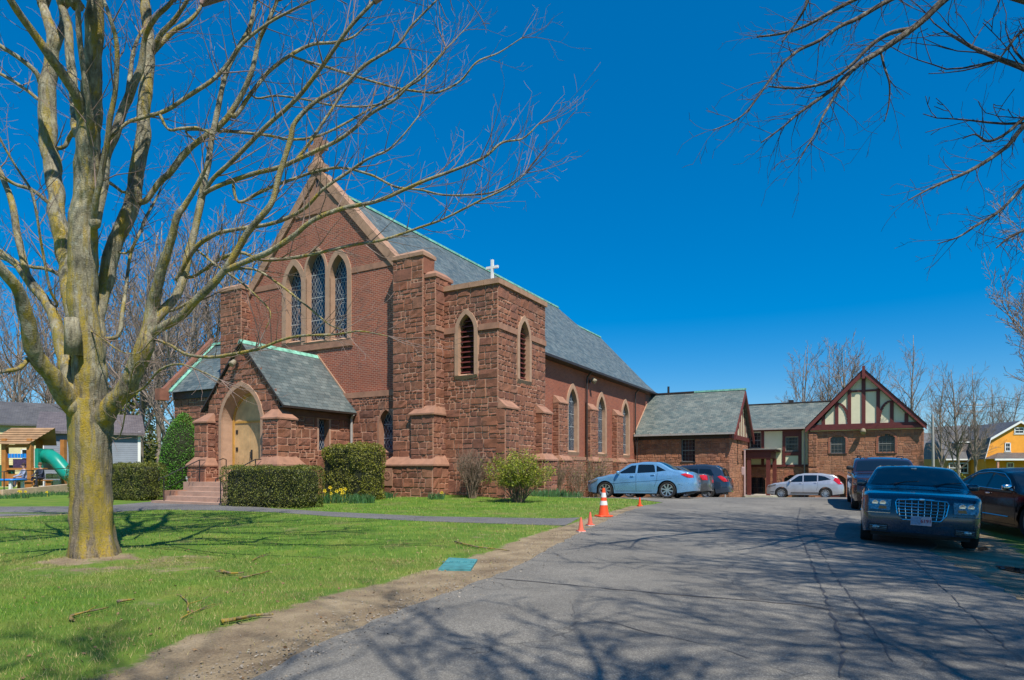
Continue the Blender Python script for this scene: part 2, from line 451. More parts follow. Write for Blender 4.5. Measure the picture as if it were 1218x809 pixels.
# long sealed cracks and the dark patch seam crossing the drive
def strip(mb, pts, w0, seed):
    rnd = random.Random(seed); P = [V(gp(*p)) for p in pts]; pl = []
    for a, b in zip(P, P[1:]):
        L = (b - a).length; k = max(2, int(L / .12))
        for j in range(k): pl.append(a.lerp(b, j / k) + V((rnd.uniform(-.016, .016), rnd.uniform(-.016, .016))))
    pl.append(P[-1]); n = len(pl); vsx = []
    for i, p in enumerate(pl):
        t = (pl[min(i + 1, n - 1)] - pl[max(i - 1, 0)]); t = t.normalized() if t.length > 1e-6 else V((0, 1)); q = V((-t.y, t.x))
        w = w0 * .45 * rnd.uniform(.1, 1.3) * min(1, .3 + min(i, n - 1 - i) * .2)
        for s_ in (-1, 1):
            e = p + q * s_ * w; vsx.append((e.x, e.y, H(e.x, e.y) + .019))
    mb.add(vsx, [(2 * i, 2 * i + 1, 2 * i + 3, 2 * i + 2)[::-1] for i in range(n - 1)])
mb = MB()
for k, (pts, w) in enumerate([
    ([(586, 689), (640, 694), (700, 700), (790, 708), (890, 716), (960, 722), (985, 727)], .045),
    ([(952, 604), (948, 620), (952, 640), (962, 662), (972, 690), (985, 720), (996, 748), (1002, 775), (999, 809)], .03),
    ([(962, 630), (975, 655), (996, 690), (1020, 725), (1045, 760), (1062, 790)], .018),
    ([(1085, 665), (1120, 700), (1160, 740), (1218, 790)], .016),
    ([(700, 735), (760, 752), (850, 772), (930, 800), (950, 809)], .014),
    ([(855, 596), (880, 600), (930, 601)], .03), ([(760, 610), (800, 612), (850, 613)], .03),
]): strip(mb, pts, w, k)
mb.build('pavement_crack', M['tar'], uv=False, kind='structure')

# grass blades: short mown turf near the viewer, one mass
rng = np.random.default_rng(4)
def blades(n, x0, x1, y0, y1, hmin, hmax, wd, pw=1.0):
    Y = y0 + (y1 - y0) * rng.random(n) ** pw; X = x0 + (x1 - x0) * rng.random(n)
    keep = []
    for i in range(n):
        x, y = X[i], Y[i]
        if abs(x / y) > .9 and y > 1: continue
        if inside(LOTP, x, y) or inside(PATHP, x, y): continue
        a = dirt_amt(x, y) + (noise2(x, y) - .5) * .9 + (rng.random() - .5) * .35
        if a > .5 and rng.random() > .03: continue
        keep.append(i)
    return X[keep], Y[keep], hmin, hmax, wd
LOTP = [(p[0], p[1]) for p in LOT]
sets = [blades(70000, -7.5, 0, 3.6, 9.5, .02, .05, .0045), blades(42000, -13.5, 4.5, 9, 20, .025, .055, .010), blades(9000, -13, 5, 19, 25.3, .03, .09, .014)]
# taller unmown tufts along the church wall and the strip at the right
allv = []; rv = []
for X, Y, h0, h1, wd in sets:
    n = len(X); h = h0 + (h1 - h0) * rng.random(n); Z = np.array([H(a, b) for a, b in zip(X, Y)])
    lx = rng.normal(0, .45, n) * h; ly = rng.normal(0, .45, n) * h; an = rng.random(n) * math.pi
    dx = np.cos(an) * wd * .5; dy = np.sin(an) * wd * .5
    a = np.stack([X - dx, Y - dy, Z - .004], 1); b = np.stack([X + dx, Y + dy, Z - .004], 1)
    c = np.stack([X + lx, Y + ly, Z + h], 1)
    allv.append(np.stack([a, b, c], 1).reshape(-1, 3))
bv = np.concatenate(allv)
stw = []
for X, Y, h0, h1, wd in sets:
    for a, b in zip(X, Y):
        s_ = 1.15 * (1 - sm(1.2, 3.9, dist_poly(a, b, RL[1:-1]))) if b < 24 else 0
        s_ = max(s_, .8 * (1 - sm(.8, 2.4, math.hypot((a + 5.7) / 1.4, b - 8.8)))); stw += [s_ * (.6 + .8 * noise2(a * .6, b * .6))] * 3
nb = len(bv) // 3
t = NT('grass blade'); c_ = t.ramp(t.isl, [(0, (.028, .11, .002)), (.35, (.065, .20, .003)), (.7, (.13, .30, .004)), (.88, (.24, .32, .02)), (1, (.44, .37, .13))])
c_ = t.mix(t.math('MULTIPLY', t.attr('straw'), t.ramp(t.noise(t.pos, 2.6, 5, .7), [(.35, (.25, .25, .25)), (.6, (1, 1, 1))])), c_, t.ramp(t.isl, [(0, (.16, .17, .03)), (.5, (.33, .29, .09)), (1, (.50, .40, .19))]))
c_ = t.mix(t.ramp(t.noise(t.pos, .9, 5, .6), [(.46, (0, 0, 0)), (.62, (.8, .8, .8))]), c_, t.ramp(t.isl, [(0, (.13, .15, .03)), (.6, (.26, .24, .06)), (1, (.40, .31, .13))]))
M['blade'] = t.out(c_, .6)
g = np_mesh('grass', bv, np.arange(nb * 3), [3] * nb, M['blade'], attr={'straw': stw})
tag(g, 'short spring grass with straw patches on the church lawn', 'grass', kind='stuff')

# dry leaf litter and loose gravel along the trodden edge
def scatter(name, n, fn, size, mat, label, cat, flat=.3, seed=8):
    rng = np.random.default_rng(seed); out = []
    while len(out) < n:
        x, y = fn(rng)
        out.append((x, y, H(x, y) + .012 + (.006 if inside(LOTP, x, y) else 0)))
    P = np.array(out); m = len(P); a = rng.normal(size=(m, 3)); a[:, 2] *= flat; a /= np.linalg.norm(a, axis=1)[:, None]; b = np.cross(a, rng.normal(size=(m, 3)) * [.25, .25, 1]); b /= np.linalg.norm(b, axis=1)[:, None]
    s = size * (.4 + rng.random(m))[:, None]; up = np.array([0, 0, 1.]) * s * .35
    v = np.stack([P + a * s, P + b * s * .7, P - a * s, P - b * s * .7, P + up], 1).reshape(-1, 3); k = np.arange(m)[:, None] * 5
    f = np.concatenate([k + np.array([[0, 1, 4, 1, 2, 4, 2, 3, 4, 3, 0, 4]])], 1).reshape(-1)
    o = np_mesh(name, v, f, [3] * (4 * m), mat); tag(o, label, cat, kind='stuff'); return o
def lawn_pt(rng):
    while True:
        y = 3.6 + 20 * rng.random() ** 1.6; x = -.95 * y + rng.random() * (y * .95 + 2)
        if not inside(LOTP, x, y): return x, y
def edge_pt(rng):
    while True:
        i = rng.integers(2, len(RL) - 3); a, b = RL[i], RL[i + 1]; t_ = rng.random(); x, y = lerp(a[0], b[0], t_) + rng.normal(-.12, .25), lerp(a[1], b[1], t_) + rng.normal(0, .15); return x, y
def m_isl(name, cs):
    t = NT(name); return t.out(t.ramp(t.isl, [(i / (len(cs) - 1), c) for i, c in enumerate(cs)]), .85)
scatter('leaf_litter', 1100, lawn_pt, .016, m_isl('dead leaf', [(.14, .08, .035), (.24, .155, .08), (.18, .10, .045), (.32, .24, .13)]), 'dead leaves and bark bits scattered over the lawn', 'leaf litter')
scatter('gravel', 2600, edge_pt, .011, m_isl('gravel stone', [(.20, .17, .13), (.32, .28, .23), (.14, .12, .10), (.36, .32, .27)]), 'loose gravel along the crumbling edge of the drive', 'gravel', .2, 9)
# ================================================================ masonry helpers
A29 = R(29.1)
CH_LOC = (-8.67, 28.43, 0)
class Pl:
    """a vertical drawing plane: (u,z,off) -> point, off positive = outwards"""
    def __init__(s, P0, U, N): s.P = V(P0); s.U = V(U); s.N = V(N)
    def __call__(s, u, z, o=0.0): return s.P + s.U * u + V((0, 0, z)) + s.N * o
def front(y): return Pl((0, y, 0), (1, 0, 0), (0, -1, 0))       # faces -y, u = x
def right(x): return Pl((x, 0, 0), (0, 1, 0), (1, 0, 0))        # faces +x, u = y
def left(x): return Pl((x, 0, 0), (0, -1, 0), (-1, 0, 0))       # faces -x, u = -y
def arch(cx, w, z0, zs, za, n=9):
    h = za - zs; hw = w / 2
    pts = [(cx - hw, z0), (cx + hw, z0), (cx + hw, zs)]
    if h >= hw * .999:
        c = (h * h - hw * hw) / (2 * hw) if hw else 0; r = hw + c; a1 = math.atan2(h, c) if c > 1e-6 else math.pi / 2
        arc = [(-c + r * math.cos(a1 * i / n), zs + r * math.sin(a1 * i / n)) for i in range(1, n + 1)]
    else:   # depressed arch
        arc = [(hw * (1 - i / n), zs + h * math.sin(math.pi / 2 * (i / n)) ** .9) for i in range(1, n + 1)]
    pts += [(cx + x, z) for x, z in arc] + [(cx - x, z) for x, z in arc[-2::-1]] + [(cx - hw, zs)]
    return pts
def rect(u0, u1, z0, z1): return [(u0, z0), (u1, z0), (u1, z1), (u0, z1)]
def poly_iv(poly, z):
    xs = []; n = len(poly)
    for i in range(n):
        (a, b), (c, d) = poly[i], poly[(i + 1) % n]
        if (b > z) != (d > z): xs.append(a + (c - a) * (z - b) / (d - b))
    xs.sort(); return [(xs[i], xs[i + 1]) for i in range(0, len(xs) - 1, 2)]
def sub_iv(ivs, cuts):
    for c0, c1 in cuts:
        o = []
        for a, b in ivs:
            if c1 <= a or c0 >= b: o.append((a, b)); continue
            if c0 > a: o.append((a, c0))
            if c1 < b: o.append((c1, b))
        ivs = o
    return ivs
def sheet(mb, pl, outline, holes, m=0, off=0.0):
    pts = [V(p) for p in outline]; E = [(i, (i + 1) % len(pts)) for i in range(len(pts))]
    for h in holes:
        b = len(pts); pts += [V(p) for p in h]; E += [(b + i, b + (i + 1) % len(h)) for i in range(len(h))]
    r = delaunay_2d_cdt(pts, E, [], 1, 1e-5); fs = []
    for f in r[2]:
        cx = sum(r[0][i].x for i in f) / len(f); cz = sum(r[0][i].y for i in f) / len(f)
        if any(inside(h, cx, cz) for h in holes): continue
        a, b, c = [r[0][i] for i in f[:3]]
        fs.append(tuple(f) if (b - a).cross(c - a) > 0 else tuple(reversed(f)))
    mb.add([pl(p.x, p.y, off) for p in r[0]], fs, m)

def stone(mb, pl, a, b, z0, z1, rnd, rough=1.0, g=.010):
    a += g; b -= g; z0 += g; z1 -= g
    if b - a < .03 or z1 - z0 < .03: return
    e = min(.022, (b - a) * .25, (z1 - z0) * .25)
    nu = 2 if b - a < .3 else 3 if b - a < .5 else 4; nz = 2 if z1 - z0 < .27 else 3
    us = [a] + [a + e + (b - a - 2 * e) * i / (nu - 1) for i in range(nu)] + [b]
    zs = [z0] + [z0 + e + (z1 - z0 - 2 * e) * i / (nz - 1) for i in range(nz)] + [z1]
    base = rnd.uniform(.012, .03) * rough; vs = []; nU = len(us)
    for j, z in enumerate(zs):
        for i, u in enumerate(us):
            bd = i in (0, nU - 1) or j in (0, len(zs) - 1)
            o = -.004 if bd else base + rnd.uniform(-.012, .028) * rough
            du = 0 if bd else rnd.uniform(-.008, .008)
            vs.append(pl(u + du, z + du, o))
    fs = [(j * nU + i, j * nU + i + 1, (j + 1) * nU + i + 1, (j + 1) * nU + i) for j in range(len(zs) - 1) for i in range(nU - 1)]
    mb.add(vs, fs)
def ashlar(mb, pl, outline, holes=(), seed=1, band=(.32, .54), rough=.9, regular=False, z_from=None):
    rnd = random.Random(seed)
    zmin = min(p[1] for p in outline) if z_from is None else z_from
    zmax = max(p[1] for p in outline); umin = min(p[0] for p in outline); umax = max(p[0] for p in outline)
    z = zmin
    while z < zmax - .04:
        h = rnd.uniform(*band)
        if zmax - z - h < .2: h = zmax - z
        u = umin
        while u < umax - .02:
            w = rnd.uniform(.4, 1.1)
            if umax - u - w < .22: w = umax - u
            k = 1 if regular else rnd.choice((1, 2, 2, 2, 2) if h > .40 else (1, 1, 2, 2))
            cuts = [0] + sorted(rnd.choice((.35, .5, .5, .65)) if k == 2 else (i + 1) / 3 + rnd.uniform(-.06, .06) for i in range(k - 1)) + [1]
            for r in range(k):
                za, zb = z + h * cuts[r], z + h * cuts[r + 1]; hh = zb - za
                q = u; end = u + w
                while q < end - .01:
                    sw = hh * rnd.uniform(.9, 2.2)
                    if end - q - sw < .16: sw = end - q
                    zm = (za + zb) / 2
                    ivs = poly_iv(outline, zm)
                    for ho in holes: ivs = sub_iv(ivs, poly_iv(ho, zm))
                    for a, b in ivs:
                        s0, s1 = max(a, q), min(b, q + sw)
                        if s1 - s0 > .05: stone(mb, pl, s0, s1, za, zb, rnd, rough)
                    q += sw
            u += w
        z += h
def walls(st, mo, pl, outline, holes=(), seed=1, sh=None, **k):
    sheet(mo, pl, outline, holes); ashlar(st, pl, outline, holes if sh is None else sh, seed, **k)
def sbox(st, mo, x0, x1, y0, y1, z0, z1, faces='FRL', seed=1, **k):
    mo.box(x0, x1, y0, y1, z0, z1)
    if 'F' in faces: ashlar(st, front(y0), rect(x0, x1, z0, z1), (), seed, **k)
    if 'R' in faces: ashlar(st, right(x1), rect(y0, y1, z0, z1), (), seed + 1, **k)
    if 'L' in faces: ashlar(st, left(x0), rect(-y1, -y0, z0, z1), (), seed + 2, **k)
def capstone(par, x0, x1, y0, y1, z0, z1, ix0, ix1, iy0, iy1, lip=.06):
    """sloped weathering from the wide lower stage to the narrow upper one"""
    mb = MB(); mb.box(x0, x1, y0, y1, z0 - lip, z0)
    mb.hexa([(x0, y0, z0 + .001), (x1, y0, z0 + .001), (x1, y1, z0 + .001), (x0, y1, z0 + .001)], [(ix0, iy0, z1), (ix1, iy0, z1), (ix1, iy1, z1), (ix0, iy1, z1)])
    return mb.build('buttress_cap', M['cap'], par)
def ring(mb, pl, inner, outer, o0, o1, m=0, skip_bottom=True):
    """band between two outlines of equal length, front face at o1, with both edges"""
    n = len(inner); i0 = 1 if skip_bottom else 0
    for i in range(i0, n):
        j = (i + 1) % n
        a, b, c, d = inner[i], inner[j], outer[j], outer[i]
        vs = [pl(*a, o1), pl(*b, o1), pl(*c, o1), pl(*d, o1), pl(*a, o0), pl(*b, o0), pl(*c, o0), pl(*d, o0)]
        mb.add(vs, [(0, 1, 2, 3)[::-1], (0, 4, 5, 1)[::-1], (3, 2, 6, 7)[::-1]], m)
def clip_seg(poly, p, q):
    t0, t1 = 0.0, 1.0; d = (q[0] - p[0], q[1] - p[1]); n = len(poly)
    for i in range(n):
        a, b = poly[i], poly[(i + 1) % n]; nx_, nz_ = (b[1] - a[1]), -(b[0] - a[0])     # outward normal for ccw
        num = nx_ * (a[0] - p[0]) + nz_ * (a[1] - p[1]); den = nx_ * d[0] + nz_ * d[1]
        if abs(den) < 1e-9:
            if num < 0: return None
            continue
        t = num / den
        if den > 0: t1 = min(t1, t)
        else: t0 = max(t0, t)
        if t0 >= t1: return None
    return (p[0] + d[0] * t0, p[1] + d[1] * t0), (p[0] + d[0] * t1, p[1] + d[1] * t1)
def lattice(mb, pl, poly, off, step=.17, ang=62, w=.006, bars=3, rounds=True):
    us = [p[0] for p in poly]; zs = [p[1] for p in poly]; cx = sum((min(us), max(us))) / 2; z0, z1 = min(zs), max(zs)
    tx = math.tan(R(90 - ang)); Hh = z1 - z0; W = max(us) - min(us)
    def seg(p, q, ww):
        r = clip_seg(poly, p, q)
        if not r: return
        a, b = V(r[0]), V(r[1]); d = b - a
        if d.length < .02: return
        n = V((-d.y, d.x)).normalized() * ww
        c = [a - n, b - n, b + n, a + n]
        mb.add([pl(x.x, x.y, off + .012) for x in c], [(0, 1, 2, 3)])
    k = -int(Hh * tx / step) - 3
    while k * step < W + Hh * tx + 1:
        x0 = min(us) + k * step
        seg((x0, z0), (x0 + Hh * tx, z1), w); seg((x0, z1), (x0 + Hh * tx, z0), w); k += 1
    for i in range(1, bars + 1):
        z = z0 + Hh * i / (bars + 1); seg((min(us) - .1, z), (max(us) + .1, z), .016)
    if rounds:
        for i in range(bars + 1):
            z = z0 + Hh * (i + .5) / (bars + 1); r = W * .3; N = 14
            for j in range(N):
                a, b = 2 * math.pi * j / N, 2 * math.pi * (j + 1) / N
                seg((cx + r * math.cos(a), z + r * math.sin(a)), (cx + r * math.cos(b), z + r * math.sin(b)), w * 1.3)
def pane_mb(pl, poly, off):
    mb = MB(); mb.add([pl(u, z, off) for u, z in poly], [tuple(range(len(poly)))]); return mb
def window(parent, pl, spec, depth=.3, band=.16, proud=.03, trim='trim', louvre=False, bars=3, sill=.18, name='window', step=.17, lat_w=.006):
    """spec = arch() args; returns the hole outline in the wall"""
    inner = arch(*spec); cx, w, z0, zs, za = spec; hw = w / 2
    r = 1 if za - zs <= 0 else (za - zs) / max(hw, .01)
    outer = arch(cx, w + 2 * band, z0, zs, za + band * (1.25 if r > 1.1 else 1.05))
    if louvre:
        mb = MB(); mb.add([pl(u, z, -depth - .1) for u, z in inner], [tuple(range(len(inner)))]); o = mb.build(name, M['bronze'], parent)
        lv = MB(); z = z0 + .1
        while z < za - .12:
            for a, b in poly_iv(inner, z + .04):
                lv.hexa([pl(a, z, -.12), pl(b, z, -.12), pl(b, z + .11, -.3), pl(a, z + .11, -.3)], [pl(a, z + .03, -.12), pl(b, z + .03, -.12), pl(b, z + .14, -.3), pl(a, z + .14, -.3)])
            z += .2
        lv.build('louvre', M['maroon'], o)
    else:
        o = pane_mb(pl, inner, -depth).build(name, M['wglass'], parent)
        lt = MB(); lattice(lt, pl, inner, -depth, bars=bars, step=step, w=lat_w); lt.build('leading', M['came'], o)
    tr = MB(); n = len(inner)
    for i in range(1, n):
        a, b = inner[i], inner[(i + 1) % n]
        tr.add([pl(*a, 0), pl(*b, 0), pl(*b, -depth - .02), pl(*a, -depth - .02)], [(3, 2, 1, 0)[::-1]])
    ring(tr, pl, inner, outer, 0, proud)
    tr.build('surround', M[trim], o)
    s = MB(); a, b = cx - hw - band, cx + hw + band
    s.hexa([pl(a, z0 - sill, 0), pl(b, z0 - sill, 0), pl(b, z0 - sill, -depth), pl(a, z0 - sill, -depth)], [pl(a, z0 - .02, proud + .03)] + [pl(b, z0 - .02, proud + .03), pl(b, z0 + .003, 0), pl(a, z0 + .003, 0)])
    s.hexa([pl(cx - hw, z0 - .02, .0), pl(cx + hw, z0 - .02, .0), pl(cx + hw, z0 - .02, -depth), pl(cx - hw, z0 - .02, -depth)], [pl(cx - hw, z0 + .004, .0), pl(cx + hw, z0 + .004, .0), pl(cx + hw, z0 + depth * .45, -depth), pl(cx - hw, z0 + depth * .45, -depth)])
    s.build('sill', M[trim], o)
    return inner, outer

church = empty('church', CH_LOC, -A29, 'brownstone and brick gabled church with arched porch, louvred tower and long grey slate roof', 'church')
st = MB(); mo = MB(); capb = church          # nave masonry
# ---- facade
F0 = front(0)
win = []
win.append(window(church, F0, (-1.5, 1.0, 7.2, 9.75, 10.72), .3, .26, .045, 'trim2', bars=3))
win.append(window(church, F0, (-.11, 1.2, 7.1, 10.2, 11.22), .3, .125, .05, 'trim2', bars=3))
win.append(window(church, F0, (1.265, 1.02, 7.05, 9.8, 10.76), .3, .24, .045, 'trim2', bars=3))
outline = [(-5.9, 4.45), (5.9, 4.45), (5.9, 8.2), (.85, 13.57), (-.85, 13.57), (-5.9, 8.2)]
br = MB(); sheet(br, F0, outline, [w[0] for w in win])
br.build('facade_brickwork', M['brick'], church)
tr = MB()
def bandbox(mb, pl, u0, u1, z0, z1, o=.03, back=-.02):
    mb.hexa([pl(u0, z0, o), pl(u1, z0, o), pl(u1, z0, back), pl(u0, z0, back)], [pl(u0, z1, o - .004), pl(u1, z1, o - .004), pl(u1, z1, back), pl(u0, z1, back)])
tr2 = MB(); bandbox(tr2, F0, -4.6, -2.24, 9.82, 10.08); tr2.build('string_course', M['cap'], church); tr2 = MB(); bandbox(tr2, F0, 2.03, 4.75, 9.82, 10.08); tr2.build('string_course', M['cap'], church)
for a, b in ((-1.0, -.71), (.49, .755)): q = MB(); bandbox(q, F0, a, b, 7.0, 10.0, .055); q.build('mullion', M['trim2'], church)
tr2 = MB(); bandbox(tr2, F0, -2.35, 2.1, 6.72, 6.98, .07); tr2.build('window_ledge', M['cap'], church)
tr2 = MB(); bandbox(tr2, F0, -5.9, 5.9, 4.42, 4.66, .14); tr2.build('plinth_course', M['cap'], church)
# apex block, niche and finial
tr.add([F0(-1.3, 12.95, .03), F0(1.3, 12.95, .03), F0(.32, 13.95, .03), F0(.3, 14.75, .03), F0(-.3, 14.75, .03), F0(-.32, 13.95, .03)], [(0, 1, 2, 3, 4, 5)])
bandbox(tr, F0, -1.35, 1.35, 12.8, 12.97, .05)
tr.build('gable_apex_stone', M['cap'], church)
ni = MB(); ni.prism(arch(0, .16, 14.0, 14.25, 14.4, 5), lambda a, b, d: F0(a, b, d), .034, .045); ni.build('niche_shade', M['bronze'], church)  # dark plate on the face, painted in place of the recess shade
co = MB()
for s in (-1, 1):
    # raking copings: fascia blocks one after another down the slope
    x0, z0, x1, z1 = .28, 14.62, 4.78, 9.83
    k = 9
    for i in range(k):
        a, b = i / k, (i + .985) / k
        pa = (lerp(x0, x1, a), lerp(z0, z1, a)); pb = (lerp(x0, x1, b), lerp(z0, z1, b)); nx_, nz_ = .73, .685
        q = [(pa[0] * s, pa[1]), (pb[0] * s, pb[1]), ((pb[0] - nx_ * .36) * s, pb[1] - nz_ * .36), ((pa[0] - nx_ * .36) * s, pa[1] - nz_ * .36)]
        if s > 0: q = q[::-1]
        co.prism(q, lambda u, z, d: F0(u, z, d), -.5, .10)
    x0, x1 = 4.5 * s, 6.0 * s
for xa, xb, yb, zt in ((-6.0, -4.5, .3, 9.95), (4.7, 6.2, .25, 9.78)):
    sbox(st, mo, xa, xb, -.5, yb, 1.7, zt, seed=int(xa * 7 + 90))
    co.box(xa - .06, xb + .06, -.57, yb + .06, zt, zt + .14); co.hexa([(xa - .05, -.56, zt + .141), (xb + .05, -.56, zt + .141), (xb + .05, yb + .05, zt + .141), (xa - .05, yb + .05, zt + .141)], [(xa + .15, -.3, zt + .32), (xb - .15, -.3, zt + .32), (xb - .15, yb - .15, zt + .32), (xa + .15, yb - .15, zt + .32)])
co.box(-.42, .42, -.2, .25, 14.7, 14.95)
co.hexa([(-.3, -.16, 14.951), (.3, -.16, 14.951), (.3, .2, 14.951), (-.3, .2, 14.951)], [(-.13, -.1, 15.3), (.13, -.1, 15.3), (.13, .14, 15.3), (-.13, .14, 15.3)])
co.build('coping', M['copingtop'], church)
cr = MB()
cr.box(-.11, .11, -.09, .13, 15.3, 16.2); cr.box(-.5, .5, -.085, .125, 15.62, 15.86)
cr.box(-.2, .2, -.08, .12, 16.02, 16.19); cr.box(-.52, -.36, -.08, .12, 15.54, 15.94); cr.box(.36, .52, -.08, .12, 15.54, 15.94)
cr.add([], []); cr.lathe([(.24, -.07), (.33, -.07), (.33, .11), (.24, .11), (.24, -.07)], (0, 0, 15.74), 'y', 20)
cr.build('gable_cross', M['cap'], church)
# ---- lower facade right of the porch with its lancet
LF = front(-.1)
lw_ = window(church, LF, (4.0, .72, 2.1, 3.25, 3.85), .3, .1, .02, 'cap', bars=2)
walls(st, mo, LF, rect(1.8, 5.8, -.2, 4.43), [lw_[0]], 5, sh=[lw_[1]])
walls(st, mo, LF, rect(-5.9, -1.8, -.2, 4.43), (), 6)
# ---- stepped corner buttress between facade and tower
sbox(st, mo, 6.0, 6.72, -.38, .7, 3.4, 8.9, seed=31)
sbox(st, mo, 5.7, 6.78, -.62, .3, 1.5, 3.5, seed=34)
sbox(st, mo, 4.45, 6.92, -.85, .25, -.3, 1.5, seed=37)
capstone(capb, 5.62, 6.86, -.7, .3, 3.56, 3.9, 6.0, 6.72, -.38, .3)
capstone(capb, 4.37, 7.0, -.93, .3, 1.56, 1.9, 4.7, 6.8, -.5, .3)
q = MB(); q.box(5.96, 6.76, -.42, .74, 6.82, 6.98); q.build('string_course', M['cap'], church)
q = MB(); q.box(5.95, 6.78, -.44, .76, 8.9, 9.02); q.hexa([(5.96, -.43, 9.021), (6.77, -.43, 9.021), (6.77, .75, 9.021), (5.96, .75, 9.021)], [(6.1, -.2, 9.2), (6.6, -.2, 9.2), (6.6, .55, 9.2), (6.1, .55, 9.2)]); q.build('buttress_cap', M['cap'], church)
# cornerstone: carved roundel with a cross
cs = MB(); pc = front(-.85)
cs.prism(rect(4.5, 4.98, .72, 1.42), lambda u, z, d: pc(u, z, d), .0, .05)
o = cs.build('cornerstone', M['trim'], church)
rd = MB(); c0 = (4.74, 1.12)
for j in range(20):
    a, b = 2 * math.pi * j / 20, 2 * math.pi * (j + 1) / 20
    rd.prism([(c0[0] + r_ * math.cos(t_), c0[1] + r_ * math.sin(t_)) for r_, t_ in ((.13, a), (.17, a), (.17, b), (.13, b))], lambda u, z, d: pc(u, z, d), .05, .065)
rd.prism(rect(c0[0] - .025, c0[0] + .025, c0[1] - .12, c0[1] + .12), lambda u, z, d: pc(u, z, d), .05, .066)
rd.prism(rect(c0[0] - .09, c0[0] + .09, c0[1] + .01, c0[1] + .055), lambda u, z, d: pc(u, z, d), .05, .067)
rd.build('carved_roundel', M['cap'], o)
# ---- tower
ty0, ty1, tx0, tx1, tz = .2, 4.25, 5.95, 9.2, 8.42
tower = empty('tower'); tower.parent = church
ts = MB(); tm = MB()
w1 = window(tower, front(ty0), (7.79, .74, 5.05, 6.75, 7.42), .28, .16, .065, 'trim2', louvre=True, sill=.2)
w2 = window(tower, right(tx1), (2.27, .84, 5.0, 6.65, 7.42), .26, .18, .065, 'trim2', louvre=True, sill=.2)
walls(ts, tm, front(ty0), rect(6.72, tx1, -.3, tz), [w1[0]], 11, sh=[w1[1]])
walls(ts, tm, right(tx1), rect(ty0, ty1, -.4, tz), [w2[0]], 12, sh=[w2[1]])
tm.box(tx0, tx1 - .5, ty0 + .5, ty1, -.3, tz - .02)
tb = MB()
for pl_, a, b, c, d in ((front(ty0), 6.74, 7.3, 8.36, tx1 + .03), (right(tx1), ty0 - .03, 1.64, 2.8, ty1)):
    tb = MB(); bandbox(tb, pl_, a, b, 6.72, 6.95, .07); tb.build('string_course', M['cap'], tower); tb = MB(); bandbox(tb, pl_, c, d, 6.72, 6.95, .07); tb.build('string_course', M['cap'], tower)
tc = MB()
for i in range(5):
    a, b = lerp(5.9, tx1 + .1, i / 5), lerp(5.9, tx1 + .1, (i + .98) / 5); tc.box(a, b, ty0 - .09, ty0 + .3, tz + .001, tz + .2)
for i in range(6):
    a, b = lerp(ty0 + .31, ty1 + .05, i / 6), lerp(ty0 + .31, ty1 + .05, (i + .98) / 6); tc.box(tx1 - .3, tx1 + .1, a, b, tz + .001, tz + .2)
tc.build('parapet_coping', M['copingtop'], tower)
for y0, y1, zc, sd in ((ty0 - .0, 1.25, 3.7, 41), (3.35, 4.25, 3.75, 44)):
    sbox(ts, tm, tx1 - .1, tx1 + .32, y0 + .01, y1, -.4, zc, seed=sd)
    capstone(capb, tx1 - .0, tx1 + .38, y0 - .03, y1 + .05, zc + .05, zc + .34, tx1 - .0, tx1 + .03, y0, y1)
sbox(ts, tm, tx1 - .1, tx1 + .5, 3.2, 4.4, -.5, 1.75, seed=47)
capstone(capb, tx1, tx1 + .56, 3.14, 4.46, 1.8, 2.05, tx1, tx1 + .33, 3.35, 4.3)
ts.build('stonework', M['stone'], tower); tm.build('mortar_bed', M['mortar'], tower)
# white cross standing on the tower parapet, near the front right corner
wc = MB(); q = py_ = None
wcx, wcy = 8.82, .42
wc.box(wcx - .045, wcx + .045, wcy - .045, wcy + .045, tz + .2, tz + 1.02); wc.box(wcx - .26, wcx + .26, wcy - .042, wcy + .042, tz + .68, tz + .77)
wcross = wc.build('cross', M['white'], None); wcross.location = CH_LOC; wcross.rotation_euler = (0, 0, -A29)
tag(wcross, 'white wooden cross standing on the tower parapet', 'cross')
# ---- nave side wall
RN = right(5.9); wins = []
for c in (14.72, 19.5, 24.35):
    wins.append(window(church, RN, (c, 1.34, 2.45, 5.1, 6.28), .2, .26, .05, 'trim2', bars=4, sill=.25, lat_w=.005))
br = MB(); sheet(br, RN, rect(4.2, 29.3, 2.12, 7.6), [w[0] for w in wins])
br.box(-5.9, 5.4, .3, 29.28, -.6, 7.55)
br.add([(5.88, 29.3, -1), (-5.9, 29.3, -1), (-5.9, 29.3, 7.6), (5.88, 29.3, 7.6)], [(0, 1, 2, 3)])
br.build('nave_brickwork', M['brick_side'], church)
sw = MB()
bandbox(sw, RN, 4.3, 26.6, 1.95, 2.16, .12); sw.build('water_table', M['trim'], church)
walls(st, mo, right(5.98), rect(4.2, 26.6, -1.3, 1.95), (), 15, rough=.5)
for i, c in enumerate((12.6, 17.35, 22.2, 7.6)):
    a, b = c - .6, c + .6
    sbox(st, mo, 5.9, 6.28, a, b, -1.0, 5.15, seed=51 + 3 * i)
    sbox(st, mo, 5.9, 6.5, a - .1, b + .1, -1.3, 1.85, seed=71 + 3 * i)
    capstone(capb, 5.92, 6.57, a - .14, b + .14, 1.92, 2.2, 5.92, 6.28, a, b)
    capstone(capb, 5.92, 6.34, a - .04, b + .04, 5.2, 5.6, 5.92, 5.95, a, b)
st.build('stonework', M['stone'], church); mo.build('mortar_bed', M['mortar'], church)
